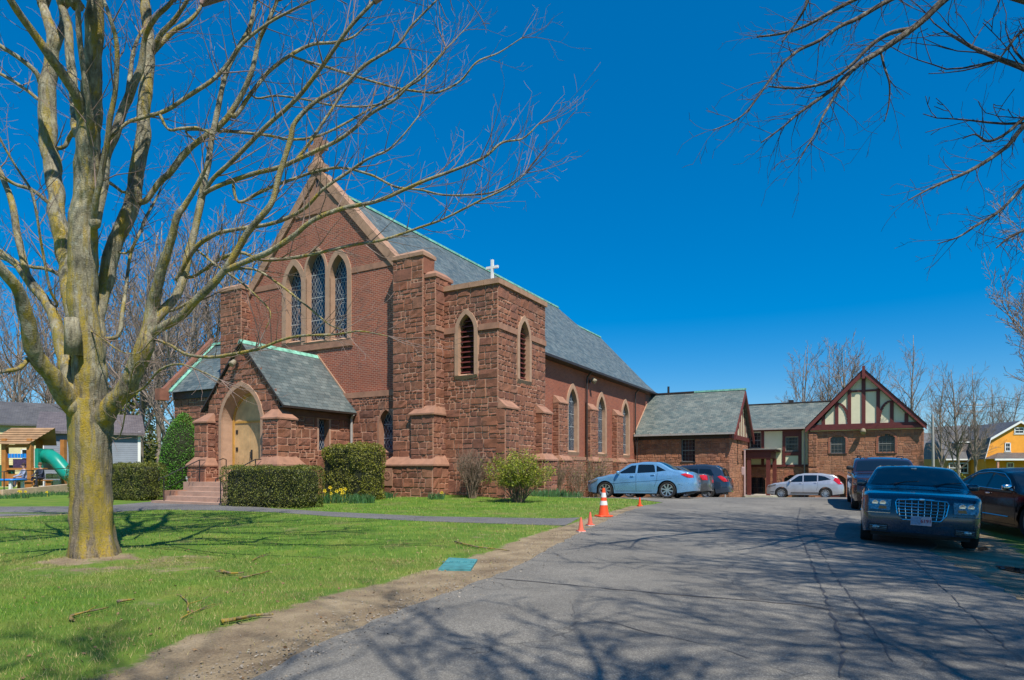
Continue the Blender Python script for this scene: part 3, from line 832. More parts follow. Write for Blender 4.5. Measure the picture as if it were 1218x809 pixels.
# ---- roofs
rf = MB(); ez, ex, rz_, sl = 7.62, 6.38, 14.22, 0
def quad(mb, a, b, c, d, m=0): mb.add([a, b, c, d], [(0, 1, 2, 3)], m)
for s in (1, -1):
    e0, e1, r0, r1 = (ex * s, .35, ez), (ex * s, 31.0, ez), (0, .35, rz_), (0, 25.2, rz_)
    quad(rf, *((e0, e1, r1, r0) if s > 0 else (e0, r0, r1, e1)))
rf.add([(ex, 31.0, ez), (-ex, 31.0, ez), (0, 25.2, rz_)], [(0, 1, 2)])
for s in (1, -1):
    e0, e1, r0, r1 = (5.3 * s, 27, 7.95), (5.3 * s, 34.5, 7.95), (0, 26, 13.55), (0, 34.5, 13.55)
    quad(rf, *((e0, e1, r1, r0) if s > 0 else (e0, r0, r1, e1)))
nroof = rf.build('roof', M['slate'], church)
rg = MB(); rg.box(-.12, .12, .4, 25.25, rz_ - .06, rz_ + .05); rg.box(-.11, .11, 29.0, 34.5, 13.5, 13.6); rg.build('ridge_cap', M['copper'], nroof)
gt = MB(); gt.box(6.33, 6.47, 4.3, 30.9, ez - .12, ez + .02); gt.box(5.9, 6.34, 4.3, 30.8, ez - .14, ez - .10); gt.build('gutter', M['bronze'], nroof)
ch = MB(); ch.box(-4.9, 4.9, 29.31, 34.3, -1, 7.9); ch.add([(4.9, 34.3, 7.9), (-4.9, 34.3, 7.9), (0, 34.3, 13.2)], [(0, 1, 2)]); ch.build('chancel', M['brick_side'], church)
for px_y, z0, z1 in ((16.65, -.6, 7.45), (26.25, 3.9, 7.45)):
    dp = MB(); dp.tube([(6.42, px_y, z1 + .1), (6.08, px_y, z1 - .25), (6.05, px_y, z1 - .5), (6.05, px_y, z0 if z0 > 0 else 2.0), (6.22, px_y, 1.9), (6.22, px_y, z0)], .055, 6)
    dp.build('downpipe', M['bronze'], church)
dp = MB(); dp.tube([(4.62, -.19, 9.0), (4.62, -.19, 1.9)], .05, 6); dp.build('downpipe', M['bronze'], church)
def flood(parent, p, N, name='floodlight', s=1.0):
    """wall lamp: back plate, arm and cylindrical head; N outward in parent space"""
    N = V(N); p = V(p); S = V((-N.y, N.x, 0)); b = MB()
    b.hexa([p - S * .09 * s - V((0, 0, .12 * s)), p + S * .09 * s - V((0, 0, .12 * s)), p + S * .09 * s - V((0, 0, .12 * s)) + N * .06, p - S * .09 * s - V((0, 0, .12 * s)) + N * .06],
           [p - S * .09 * s + V((0, 0, .12 * s)), p + S * .09 * s + V((0, 0, .12 * s)), p + S * .09 * s + V((0, 0, .12 * s)) + N * .06, p - S * .09 * s + V((0, 0, .12 * s)) + N * .06])
    b.tube([p, p + N * .25 * s + V((0, 0, .05 * s))], .03 * s, 6)
    o = b.build(name, M['bronze'], parent)
    h = MB(); q = p + N * .3 * s + V((0, 0, .04 * s))
    h.tube([q - N * .12 * s + V((0, 0, .14 * s)), q - N * .1 * s + V((0, 0, .13 * s)), q + V((0, 0, .0)), q + N * .14 * s - V((0, 0, .08 * s)), q + N * .16 * s - V((0, 0, .1 * s))], [.05 * s, .13 * s, .17 * s, .17 * s, .12 * s], 12)
    h.build('lamp_head', M['lampm'], o); return o
flood(church, (5.93, 17.35, 7.0), (1, 0, 0), s=.95)
# ---- porch
PY = -3.94; PF = front(PY); porch = empty('porch'); porch.parent = church
ps = MB(); pm = MB(); din = arch(-.03, 2.3, .88, 3.2, 4.62, 14)
gable = [(-2.05, -.2), (2.05, -.2), (2.05, 4.1), (0, 6.3), (-2.05, 4.1)]
walls(ps, pm, PF, gable, [din], 81, rough=1.1, sh=[arch(-.05, 2.5, .88, 3.2, 4.8, 14)])
wp = [(-1.95, -1.38)]
side_hole = rect(-1.92, -1.36, 2.15, 3.42)
walls(ps, pm, right(2.05), rect(PY, -.1, -.2, 3.45), [side_hole], 84, sh=[rect(-2.0, -1.28, 2.08, 3.46)])
walls(ps, pm, left(-2.05), rect(.1, -PY, -.2, 3.45), (), 86)
sb = MB(); bandbox(sb, right(2.05), PY, -.1, 3.45, 3.85, .05); bandbox(sb, left(-2.05), .1, -PY, 3.45, 3.85, .05); sb.build('eaves_course', simple('eave shade stone', (.17, .08, .055), .9, .2, 3, .3), porch)  # stone colour darkened to carry the shade under the eaves
pw = pane_mb(right(2.05), side_hole, -.28).build('window', M['wglass'], porch)
lt = MB(); lattice(lt, right(2.05), side_hole, -.28, step=.14, bars=1, rounds=False); lt.build('leading', M['came'], pw)
rv = MB()
for i in range(4):
    a, b = side_hole[i], side_hole[(i + 1) % 4]; q = right(2.05); rv.add([q(*a, 0), q(*b, 0), q(*b, -.3), q(*a, -.3)], [(0, 1, 2, 3)])
rv.build('surround', M['cap'], pw)
# arch mouldings
am = MB(); dout = arch(-.03, 2.62, .88, 3.2, 4.82, 14); n = len(din)
ring(am, PF, din, dout, 0, .075)
dmid = arch(-.05, 2.04, .88, 3.2, 4.42, 14)
for i in range(1, n):
    a, b = din[i], din[(i + 1) % n]; c, d = dmid[i], dmid[(i + 1) % n]
    am.add([PF(*a, .0), PF(*b, .0), PF(*d, -.38), PF(*c, -.38)], [(0, 1, 2, 3)])
am.build('door_arch', M['trim2'], porch)
dz = .9
door = MB(); dl = Pl((0, PY + .40, 0), (1, 0, 0), (0, -1, 0))
for s in (-1, 1):
    for k in range(4):
        a = -.05 + s * (.012 + k * .232); b = -.05 + s * (.012 + k * .232 + .223); a, b = min(a, b), max(a, b)
        door.hexa([dl(a, dz, 0), dl(b, dz, 0), dl(b, dz, -.05), dl(a, dz, -.05)], [dl(a, 3.24, 0), dl(b, 3.24, 0), dl(b, 3.24, -.05), dl(a, 3.24, -.05)])
d_o = door.build('door', M['doorwood'], porch)
tp = MB(); tymp = arch(-.05, 1.86, 3.3, 3.32, 4.29, 12); tp.prism(tymp, lambda u, z, d: dl(u, z, d), -.05, .0); tp.build('tympanum_panel', M['doorwood'], porch)
df = MB(); fo = dmid; fi = arch(-.05, 1.87, .88, 3.2, 4.31, 14); ring(df, dl, fi, fo, -.04, .04)
df.prism(rect(-.92, .82, 3.23, 3.31), lambda u, z, d: dl(u, z, d), -.05, .03); df.build('door_frame', M['doorframe'], porch)
for z in (1.35, 2.1, 2.8):
    for s in (-1, 1): hw_ = MB(); hw_.prism(rect(-.05 + s * .84 - .0, -.05 + s * .84 - s * .12, z, z + .16) if s < 0 else rect(-.05 + .72, -.05 + .84, z, z + .16), lambda u, zz, d: dl(u, zz, d), .001, .02).build('hinge', M['black'], d_o)
hd = MB(); hd.prism(rect(.02, .1, 1.75, 2.15), lambda u, z, d: dl(u, z, d), .001, .03); hd.tube([dl(.06, 1.8, .03), dl(.06, 1.85, .09), dl(.06, 2.05, .09), dl(.06, 2.1, .03)], .015, 6); hd.build('door_handle', M['black'], d_o)
bk = MB(); bk.box(-1.6, 1.6, PY + .6, -.15, .3, 3.4); bk.add([PF(-1.1, .88, -.58), PF(1.0, .88, -.58), PF(1.0, 4.6, -.58), PF(-1.1, 4.6, -.58)], [(0, 1, 2, 3)]); bk.build('porch_core', M['mortar'], porch)
# buttresses of the porch
pc_ = porch
for s in (1, -1):
    def X(a, b): return (a, b) if s > 0 else (-b, -a)
    x = X(1.62, 2.42); sbox(ps, pm, x[0], x[1], PY - .38, PY + .5, 1.5, 3.25, seed=91 + s)
    x2 = X(1.5, 2.62); sbox(ps, pm, x2[0], x2[1], PY - .55, PY + .7, -.2, 1.5, seed=96 + s)
    c = X(1.56, 2.48); i_ = X(1.68, 2.06); capstone(pc_, c[0], c[1], PY - .44, PY + .56, 3.3, 3.66, i_[0], i_[1], PY - .01, PY + .3)
    c = X(1.44, 2.68); i_ = X(1.62, 2.42); capstone(pc_, c[0], c[1], PY - .61, PY + .76, 1.55, 1.88, i_[0], i_[1], PY - .38, PY + .5)
ps.build('stonework', M['stone'], porch); pm.build('mortar_bed', M['mortar'], porch)
pr = MB(); zr, ze, xe = 6.42, 3.78, 2.42
for s in (1, -1):
    a, b, c, d = (xe * s, PY - .1, ze), (xe * s, -.02, ze), (0, -.02, zr), (0, PY - .1, zr)
    quad(pr, *((a, b, c, d) if s > 0 else (a, d, c, b)))
pr_o = pr.build('roof', M['slate'], porch)
pe = MB()
for s in (1, -1):
    dx, dz_ = .018 * s, 0
    pe.hexa([(xe * s, PY - .12, ze - .09), (xe * s, PY - .08, ze - .09), (0, PY - .08, zr - .09), (0, PY - .12, zr - .09)] if s < 0 else [(0, PY - .12, zr - .09), (0, PY - .08, zr - .09), (xe, PY - .08, ze - .09), (xe, PY - .12, ze - .09)],
            [(xe * s, PY - .12, ze - .01), (xe * s, PY - .08, ze - .01), (0, PY - .08, zr - .01), (0, PY - .12, zr - .01)] if s < 0 else [(0, PY - .12, zr - .01), (0, PY - .08, zr - .01), (xe, PY - .08, ze - .01), (xe, PY - .12, ze - .01)])
    pe.box(min(xe * s, xe * s - .04 * s), max(xe * s, xe * s - .04 * s), PY - .1, -.02, ze - .08, ze - .01)
    pe.box(*( (2.1, 2.4) if s > 0 else (-2.4, -2.1)), PY, -.05, ze - .03 - .05, ze - .03)
pe.build('roof_edge', M['bronze'], pr_o)
fl = MB(); fl.hexa([(2.40, -.06, 3.80), (2.40, -.01, 3.80), (.02, -.01, 6.42), (.02, -.06, 6.42)], [(2.40, -.06, 3.88), (2.40, -.01, 3.88), (.02, -.01, 6.50), (.02, -.06, 6.50)]); fl.build('flashing', M['trim2'], pr_o)
rc = MB(); rc.hexa([(-.13, PY - .12, 6.30), (.13, PY - .12, 6.30), (.13, -.03, 6.30), (-.13, -.03, 6.30)], [(-.03, PY - .12, 6.46), (.03, PY - .12, 6.46), (.03, -.03, 6.46), (-.03, -.03, 6.46)]); rc.build('ridge_cap', M['copper'], pr_o)
dp = MB(); dp.tube([(2.38, -.3, 3.7), (2.2, -.22, 3.5), (2.2, -.22, 0)], .06, 8); dp.build('downpipe', M['greypipe'], porch)
flood(porch, (-.25, PY - .02, 5.5), (0, -1, 0), s=.7)
# ---- low transept at the left
tl = empty('transept'); tl.parent = church; s1 = MB(); m1 = MB()
walls(s1, m1, front(.2), rect(-10.7, -5.95, -.3, 5.05), (), 101); walls(s1, m1, left(-10.7), rect(-4.8, -.2, -.3, 5.3), (), 102)
m1.box(-10.6, -6, .3, 4.7, -.3, 5.5); m1.add([(-10.65, .2, 5.3), (-10.65, 4.8, 5.3), (-10.65, 2.5, 8.1)], [(0, 2, 1)])
s1.build('stonework', M['stone'], tl); m1.build('mortar_bed', M['mortar'], tl)
fr = MB(); fr.box(-10.7, -5.95, .12, .3, 5.06, 5.5); fr.build('frieze_shade', M['bronze'], tl)  # dark band colour stands for the frieze and the eave shadow together
r1 = MB(); quad(r1, (-10.75, -.12, 5.42), (-5.9, -.12, 5.42), (-5.9, 2.5, 8.35), (-10.75, 2.5, 8.35)); quad(r1, (-5.9, 5.1, 5.42), (-10.75, 5.1, 5.42), (-10.75, 2.5, 8.35), (-5.9, 2.5, 8.35))
r1o = r1.build('roof', M['slate'], tl)
g1 = MB(); g1.hexa([(-10.72, -.14, 5.44), (-10.46, -.14, 5.44), (-10.46, 2.5, 8.37), (-10.72, 2.5, 8.37)], [(-10.72, -.14, 5.5), (-10.46, -.14, 5.5), (-10.46, 2.5, 8.43), (-10.72, 2.5, 8.43)]); g1.box(-10.7, -5.9, 2.38, 2.62, 8.33, 8.45); g1.build('flashing', M['copper'], r1o)
g2 = MB()
for i in range(6):
    a, b = i / 6, (i + .98) / 6; ya, yb = lerp(-.45, 2.5, a), lerp(-.45, 2.5, b); za, zb = lerp(5.25, 8.5, a), lerp(5.25, 8.5, b)
    g2.hexa([(-11.0, ya, za), (-10.72, ya, za), (-10.72, yb, zb), (-11.0, yb, zb)], [(-11.0, ya, za + .26), (-10.72, ya, za + .26), (-10.72, yb, zb + .26), (-11.0, yb, zb + .26)])
g2.box(-11.12, -10.7, -.62, -.1, 5.0, 5.6); g2.build('coping', simple('dark coping', (.24, .10, .065), .9, .25, 3, .4), r1o)
# ---- entrance steps with their iron rails
sp = MB()
zt = [.88, .71, .54, .37, .20]; yy = PY - .5
sp.box(-2.3, 2.35, PY - .95, PY + .55, -.2, .88)
xs0 = (-1.55, -1.62, -1.72, -2.05)
for i in range(1, 5):
    y1 = PY - .95 - .36 * (i - 1); sp.box(xs0[i - 1], 2.0 + .05 * i, y1 - .36, y1, -.2, zt[i])
stp = sp.build('entrance_steps', M['steps'], church)
kb = MB(); kb.box(-2.35, -1.56, PY - 1.75, PY - .96, -.2, .56); kb.build('step_kerb', M['cap'], stp)
def rail(name, x, parent):
    b = MB(); y0, y1 = PY - .8, PY - 2.25
    b.tube([(x, y0, .88), (x, y0, 1.72)], .022, 6); b.tube([(x, y1, .2), (x, y1, 1.05)], .022, 6)
    b.tube([(x, y0 + .25, 1.74), (x, y0, 1.74), (x, y1, 1.08), (x, y1 - .18, 1.04), (x, y1 - .2, .94)], .02, 6)
    b.tube([(x, y0, 1.3), (x, y1, .62)], .012, 5)
    for k in range(5):
        t_ = (k + 1) / 6; yb = lerp(y0, y1, t_); b.tube([(x, yb, lerp(1.3, .62, t_)), (x, yb, lerp(1.72, 1.06, t_))], .008, 4)
    return b.build(name, M['black'], parent)
rail('handrail', 1.75, stp); rail('handrail', -1.5, stp)
b = MB(); b.tube([(-.3, PY - .5, .88), (-.3, PY - .5, 1.75), (.05, PY - .9, 1.78), (.25, PY - 1.2, 1.72)], .02, 6); b.build('handrail', M['black'], stp)
# ================================================================ parish hall (church-local axes)
hall = empty('parish_hall', CH_LOC, -A29, 'half-timbered brownstone parish hall with cream gable panels behind the parking lot', 'parish hall')
hs = MB(); hm = MB(); HT = 'trim'
M['mframe'] = simple('window frame grey', (.20, .20, .19), .5, .1, 3)
def sash(parent, pl, u0, u1, z0, z1, depth=.12, frame=.045, cols=4, rows=4, shade=None, arched=0, mat='bronze', fm='bronze', name='window'):
    poly = arch((u0 + u1) / 2, u1 - u0, z0, z1 - arched, z1, 6) if arched else rect(u0, u1, z0, z1)
    o = pane_mb(pl, poly, -depth).build(name, M['hglass'], parent)
    f = MB(); cx = (u0 + u1) / 2
    def bar(a, b, c, d, o0=-depth + .003, o1=-depth + .03): f.prism(rect(a, b, c, d), lambda u, z, dd: pl(u, z, dd), o0, o1)
    for a, b, c, d in ((u0, u0 + frame, z0, z1 - arched), (u1 - frame, u1, z0, z1 - arched), (u0, u1, z0, z0 + frame)): bar(a, b, c, d, o1=-depth + .06)
    if not arched: bar(u0, u1, z1 - frame, z1, o1=-depth + .06)
    zm = (z0 + z1) / 2; bar(u0, u1, zm - .035, zm + .035, o1=-depth + .05)
    for i in range(1, cols): u = lerp(u0, u1, i / cols); bar(u - .008, u + .008, z0 + frame, z1 - arched)
    for i in range(1, rows):
        z = lerp(z0, z1 - arched, i / rows)
        if abs(z - zm) > .08: bar(u0 + frame, u1 - frame, z - .008, z + .008)
    f.build('frame', M[fm], o)
    r = MB(); n = len(poly)
    for i in range(n):
        a, b = poly[i], poly[(i + 1) % n]; r.add([pl(*a, 0), pl(*b, 0), pl(*b, -depth), pl(*a, -depth)], [(0, 1, 2, 3)])
    r.build('reveal', M[mat], o)
    s = MB(); s.prism(rect(u0 - .06, u1 + .06, z0 - .09, z0), lambda u, z, dd: pl(u, z, dd), -.02, .06); s.build('sill', M['trim' if mat == 'trim' else mat], o)
    return poly
# ---- low slated wing against the nave
WF = front(26.6)
h1 = sash(hall, WF, 9.45, 10.45, 1.95, 3.62, .2, .05, 4, 6, mat='bronze', fm='mframe')
walls(hs, hm, WF, rect(5.98, 12.9, -1.3, 3.62), [h1], 201, band=(.28, .42), rough=.9)
slit = rect(29.5, 29.95, 1.9, 3.6); RW = right(12.9)
h2 = sash(hall, RW, 29.5, 29.95, 1.9, 3.6, .2, .05, 2, 4)
walls(hs, hm, RW, rect(26.6, 34.4, -1.6, 3.75), [h2], 203, band=(.28, .42))
hm.box(6.0, 12.6, 26.9, 34.9, -1.4, 3.5)
wf = MB(); bandbox(wf, WF, 5.98, 12.95, 3.62, 3.98, .04); wf.build('eaves_board', M['bronze'], hall)
rr = MB(); ey0, ey1, ryy, wez, wrz = 26.15, 34.85, 30.5, 4.02, 7.5
rr.add([(5.95, ey0, wez), (13.35, ey0, wez), (13.35, ryy, wrz), (5.95, ryy, wrz)], [(0, 1, 2, 3)]); rr.add([(13.35, ey1, wez), (5.95, ey1, wez), (5.95, ryy, wrz), (13.35, ryy, wrz)], [(0, 1, 2, 3)])
wroof = rr.build('roof', M['slate_dark'], hall)
g = MB(); g.box(5.95, 9.5, ryy - .14, ryy + .14, wrz - .04, wrz + .08); g.build('ridge_cap', M['bronze'], wroof)
g = MB(); g.box(9.5, 13.4, ryy - .12, ryy + .12, wrz - .04, wrz + .09); g.build('ridge_cap', M['copper'], wroof)
g = MB(); g.tube([(7.4, 30.6, 7.4), (7.4, 30.6, 8.1)], .09, 8); g.build('vent_pipe', M['black'], wroof)
g = MB(); g.box(6.0, 13.3, ey0 - .1, ey0 + .02, wez - .14, wez - .01)
for i in range(9): u = 6.4 + i * .8; g.box(u - .02, u + .02, ey0 - .11, ey0 + .15, wez - .0, wez + .06)
g.build('gutter', M['greypipe'], wroof)
g = MB(); g.hexa([(5.955, ey0, wez + .02), (6.03, ey0, wez + .02), (6.03, 30.4, 7.43), (5.955, 30.4, 7.43)], [(5.955, ey0, wez + .09), (6.03, ey0, wez + .09), (6.03, 30.4, 7.5), (5.955, 30.4, 7.5)]); g.build('flashing', M['trim2'], wroof)
g = MB()   # half-timbered gable end of the wing
gp_ = Pl((12.98, 0, 0), (0, 1, 0), (1, 0, 0))
g.add([gp_(26.7, 3.9, 0), gp_(34.3, 3.9, 0), gp_(30.5, 7.1, 0)], [(0, 1, 2)]); g.build('gable_panel', M['cream'], hall)
tmb = MB()
for u in (27.6, 28.3, 29.0, 29.8, 30.5, 31.2, 32.0, 32.7, 33.4):
    zt_ = 3.9 + (3.8 - abs(u - 30.5)) * .82
    tmb.prism(rect(u - .07, u + .07, 3.9, zt_), lambda a, b, d: gp_(a, b, d), .0, .05)
tmb.prism(rect(26.35, 34.65, 3.6, 3.92), lambda a, b, d: gp_(a, b, d), -.06, .1)
for s in (-1, 1):
    a, b = 30.5 + s * 4.4, 30.5; q = [(a, 3.82), (b, 7.36), (b, 7.02), (a, 3.46)]
    tmb.prism(q if s > 0 else q[::-1], lambda u, z, d: gp_(u, z, d), .28, .42)
tmb.build('timbering', M['maroon'], hall)
# ---- middle section
MF = front(35.0)
a1 = sash(hall, MF, 13.0, 13.85, 3.15, 4.42, .1, .05, 3, 4, fm='mframe')
a2 = sash(hall, MF, 15.72, 16.64, 2.85, 4.0, .1, .05, 4, 4, fm='mframe')
low = [(12.85, 14.2, -1.1, .85), (15.6, 16.75, -.2, .95)]; lh = []
for a, b, c, d in low: lh.append(sash(hall, MF, a, b, c, d, .22, .08, 4, 5, arched=.3, fm='black'))
walls(hs, hm, MF, rect(12.5, 17.4, -1.8, 1.6), lh, 211, band=(.28, .42), rough=.6)
for a, b, c, d in low + [(19.05, 20.05, -1.0, .95)]:
    cx = (a + b) / 2; pl_ = MF if a < 18 else front(34.3)
    archb = MB(); ring(archb, pl_, arch(cx, b - a, c, d - .3, d, 6), arch(cx, b - a + .3, c, d - .3, d + .26, 6), 0, .05); archb.build('brick_arch', M['brick'], hall)
cr_ = MB(); sheet(cr_, MF, rect(12.5, 17.4, 1.72, 4.6), [a1, a2]); cr_.build('stucco_wall', M['cream'], hall)
tb2 = MB()
def tim(pl, a, b, c, d, o=.05): tb2.prism(rect(a, b, c, d), lambda u, z, dd: pl(u, z, dd), .0, o)
tim(MF, 12.5, 17.4, 1.6, 1.78, .07); tim(MF, 12.5, 17.4, 4.5, 4.68, .06)
for a, b in ((12.72, 12.98), (13.87, 14.1), (15.48, 15.71), (16.65, 16.9)): tim(MF, a, b, 1.78, 4.5)
tim(MF, 13.0, 13.85, 2.7, 3.08); tim(MF, 15.71, 16.65, 2.5, 2.76); tim(MF, 15.71, 16.65, 4.02, 4.5)
tb2.build('timbering', M['maroon'], hall)
mr = MB(); mr.add([(12.3, 34.55, 4.72), (18.2, 34.55, 4.72), (18.2, 38.3, 7.02), (12.3, 38.3, 7.02)], [(0, 1, 2, 3)]); mr.add([(18.2, 38.3, 7.02), (18.2, 42, 4.72), (12.3, 42, 4.72), (12.3, 38.3, 7.02)], [(0, 1, 2, 3)])
mr.add([(18.1, 34.9, 4.72), (22.4, 38.3, 7.0), (18.1, 38.3, 7.02)], [(0, 1, 2)])
mro = mr.build('roof', M['slate_dark'], hall)
g = MB(); g.box(12.3, 20.6, 38.2, 38.4, 7.0, 7.1); g.box(15.6, 16.0, 38.2, 38.5, 7.1, 7.3); g.build('ridge_cap', M['bronze'], mro)
g = MB(); g.box(12.4, 17.5, 34.42, 34.56, 4.6, 4.73); g.build('gutter', M['greypipe'], mro)
for u in (17.12,):
    g = MB(); g.tube([(u, 34.5, 4.6), (u, 34.86, 4.3), (u, 34.86, -.8)], .05, 6); g.build('downpipe', M['greypipe'], hall)
# ---- gabled block
GF = front(34.3)
b1 = sash(hall, GF, 18.98, 20.02, 2.62, 4.05, .16, .05, 4, 4, arched=.28, fm='mframe')
b2 = sash(hall, GF, 22.2, 23.26, 2.6, 4.03, .16, .05, 4, 4, arched=.28, fm='mframe')
dd = arch(19.55, 1.0, -1.0, .65, .95, 6)
dr = pane_mb(GF, dd, -.25).build('door', M['maroon'], hall); gw = MB(); gw.prism(rect(19.3, 19.8, -.1, .55), lambda u, z, d: GF(u, z, d), -.24, -.22); gw.build('pane', M['hglass'], dr)
walls(hs, hm, GF, rect(17.42, 25.05, -2.2, 4.35), [b1, b2, dd], 221, band=(.28, .44), rough=.45)
walls(hs, hm, left(17.42), rect(-35.0, -34.3, -2.2, 4.35), (), 222); walls(hs, hm, right(25.05), rect(34.3, 42, -2.2, 4.35), (), 223, rough=.5)
sbox(hs, hm, 17.45, 18.15, 34.1, 34.3, -2, 1.5, seed=231); sbox(hs, hm, 17.45, 18.05, 34.18, 34.3, 1.6, 4.2, seed=232)
for cx_, w_ in ((19.5, 1.04), (22.73, 1.06)): archb = MB(); ring(archb, GF, arch(cx_, w_, 2.61, 3.76, 4.04, 6), arch(cx_, w_ + .3, 2.61, 3.76, 4.26, 6), 0, .05); archb.build('brick_arch', M['brick'], hall)
hm.box(17.5, 24.9, 34.6, 42, -2, 4.3)
hs.build('stonework', M['stone_hall'], hall); hm.build('mortar_bed', simple('hall mortar', (.30, .16, .11), .9, .1), hall)
pn = MB(); GP = front(34.32); pn.add([GP(17.5, 4.3), GP(25.0, 4.3), GP(21.23, 8.55)], [(0, 1, 2)]); pn.build('gable_panel', M['cream'], hall)
tg = MB(); ax_, az = 21.23, 8.95
def tg_(a, b, c, d, o=.06): tg.prism(rect(a, b, c, d), lambda u, z, dd_: GP(u, z, dd_), .0, o)
tg.prism(rect(17.3, 25.15, 4.42, 4.62), lambda u, z, d: GP(u, z, d), .0, .28); tg_(17.5, 25.0, 4.62, 4.86, .14)
k_ = (az - 4.75) / 3.9
def zt2(u): return az - .35 - abs(u - ax_) * k_
for u in (18.5, 19.42, 20.28, 21.23, 22.18, 23.06, 23.98):
    w_ = .12 if u != 21.23 else .13
    tg_(u - w_, u + w_, 4.86, zt2(u + (w_ if u > ax_ else -w_)), .07)
tg_(20.25, 22.2, 7.25, 7.4, .065)
for s in (-1, 1):   # curved braces
    pts = []
    for i in range(9):
        t_ = i / 8; a_ = t_ * math.pi / 2; pts.append((ax_ + s * (1.02 + .75 * (1 - math.cos(a_))), 5.0 + 1.45 * math.sin(a_)))
    for (a, b), (c, d) in zip(pts, pts[1:]):
        q = [(a - .09 * s, b), (c - .07 * s, d + .06), (c + .09 * s, d - .06), (a + .09 * s, b)]
        tg.prism(q if s < 0 else q[::-1], lambda u, z, dd_: GP(u, z, dd_), .0, .062)
tg.build('timbering', M['maroon'], hall)
bg = MB()
for s in (-1, 1):
    q = [(ax_, az), (ax_ + s * 3.98, az - 3.98 * k_), (ax_ + s * 3.98, az - 3.98 * k_ - .42), (ax_, az - .46)]
    bg.prism(q if s < 0 else q[::-1], lambda u, z, d: GP(u, z, d), .34, .42)
bg.prism(rect(ax_ - .1, ax_ + .1, az - .75, az + .2), lambda u, z, d: GP(u, z, d), .4, .5)
bg.build('bargeboard', simple('maroon gable board', (.16, .035, .028), .5, .12, 3), hall)
gr = MB()
for s in (-1, 1):
    e = ax_ + s * 4.02; ze_ = az + .02 - 4.02 * k_
    a, b, c, d = (e, 33.85, ze_), (e, 42.2, ze_), (ax_, 42.2, az + .03), (ax_, 33.85, az + .03)
    gr.add([a, b, c, d], [(0, 1, 2, 3) if s > 0 else (0, 3, 2, 1)])
    gr.add([(p[0], p[1], p[2] - .05) for p in (a, b, c, d)], [(0, 3, 2, 1) if s > 0 else (0, 1, 2, 3)])
gr.build('roof', M['slate_dark'], hall)
flood(hall, (21.2, 34.25, 4.2), (0, -1, 0), s=1.1)
# ---- flat-roofed side entrance canopy
po = MB(); po.box(13.05, 15.35, 31.6, 34.9, 2.78, 2.92); po.box(13.2, 15.0, 31.75, 34.9, 2.25, 2.77)
pco = po.build('entrance_canopy', M['maroon'], hall)
pt = MB(); pt.box(13.0, 15.45, 31.5, 34.95, 2.921, 2.99); pt.build('canopy_roof', M['lead'], pco)
for a, b in ((13.25, 31.8), (14.65, 31.8), (14.85, 34.0)):
    q = MB(); q.box(a, a + .28, b, b + .28, -1.1, 2.25); q.build('post', M['maroon'], pco)
q = MB(); q.tube([(13.12, 31.5, 2.9), (13.12, 31.5, -.7)], .07, 8); q.build('downpipe', M['pinkpipe'], hall)
q = MB(); q.sell((13.0, 31.55, 1.25), (.16, .14, .34), .3); q.build('meter_box', M['pinkpipe'], hall)
q = MB(); q.box(13.0, 15.2, 31.5, 35.0, -1.8, -.62); q.build('entrance_slab', M['concrete'], hall)
# ================================================================ bare trees
def m_bark(name, base, moss=None, mossy=0.0):
    t = NT(name); p = t.obj
    mp = t.node('ShaderNodeMapping'); t.l.new(p, mp.inputs[0]); mp.inputs['Scale'].default_value = (1, 1, .22)
    fur = t.noise(mp.outputs[0], 17 if mossy else 34, 6, .75)
    n = t.noise(p, 3.0, 6, .65)
    c = t.ramp(n, [(.3, sc(base, .5)), (.52, base), (.72, sc(base, 1.6))])
    c = t.mix(.8, c, t.ramp(fur, [(.32, (.05,) * 3), (.5, (.5,) * 3), (.7, (.9,) * 3)]), 'OVERLAY')
    spot = t.ramp(t.noise(p, 14, 4, .6), [(.56, (0, 0, 0)), (.66, (.6, .6, .6))]); c = t.mix(spot, c, (.36, .37, .30))
    if mossy:
        sx = t.n.new('ShaderNodeSeparateXYZ'); t.l.new(t.pos, sx.inputs[0])
        hz = t.ramp(t.math('DIVIDE', sx.outputs[2], 7.0), [(.0, (.17,) * 3), (.4, (.15,) * 3), (.7, (.13,) * 3), (1, (.10,) * 3)])
        mq = t.node('ShaderNodeMapping'); t.l.new(p, mq.inputs[0]); mq.inputs['Scale'].default_value = (1, 1, .10)
        c = t.mix(t.ramp(t.math('DIVIDE', sx.outputs[2], 3.2), [(.3, (.75,) * 3), (1, (0, 0, 0))]), c, t.mix(.85, (.17, .125, .08), t.ramp(fur, [(.32, (.05,) * 3), (.5, (.5,) * 3), (.7, (.9,) * 3)]), 'OVERLAY'))
        an = t.math('ADD', t.noise(mq.outputs[0], 6.5, 5, .7), t.math('MULTIPLY', hz, 1.0))
        mk = t.ramp(an, [(.61, (0, 0, 0)), (.71, (.9, .9, .9))])
        mk = t.math('MULTIPLY', mk, t.ramp(t.noise(p, 30, 4, .7), [(.3, (.3,) * 3), (.6, (1,) * 3)]))
        c = t.mix(mk, c, t.ramp(t.noise(p, 2.5, 3), [(.35, (.24, .20, .02)), (.65, (.46, .31, .012))]))
    hgt = t.mix(.4, fur, t.noise(p, 60, 3))
    return t.out(c, .93, t.bump(hgt, .9, .05 if mossy else .02))
M['bark'] = m_bark('maple bark', (.265, .24, .165), mossy=1)
M['twig'] = simple('twig bark', (.27, .19, .165), .9, .3, 3)
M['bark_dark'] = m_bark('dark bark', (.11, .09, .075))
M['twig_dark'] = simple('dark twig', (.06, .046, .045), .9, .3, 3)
M['bark_far'] = m_bark('grey brown bark', (.24, .20, .165))
M['twig_far'] = simple('far twig', (.26, .205, .17), .9, .3, 1)

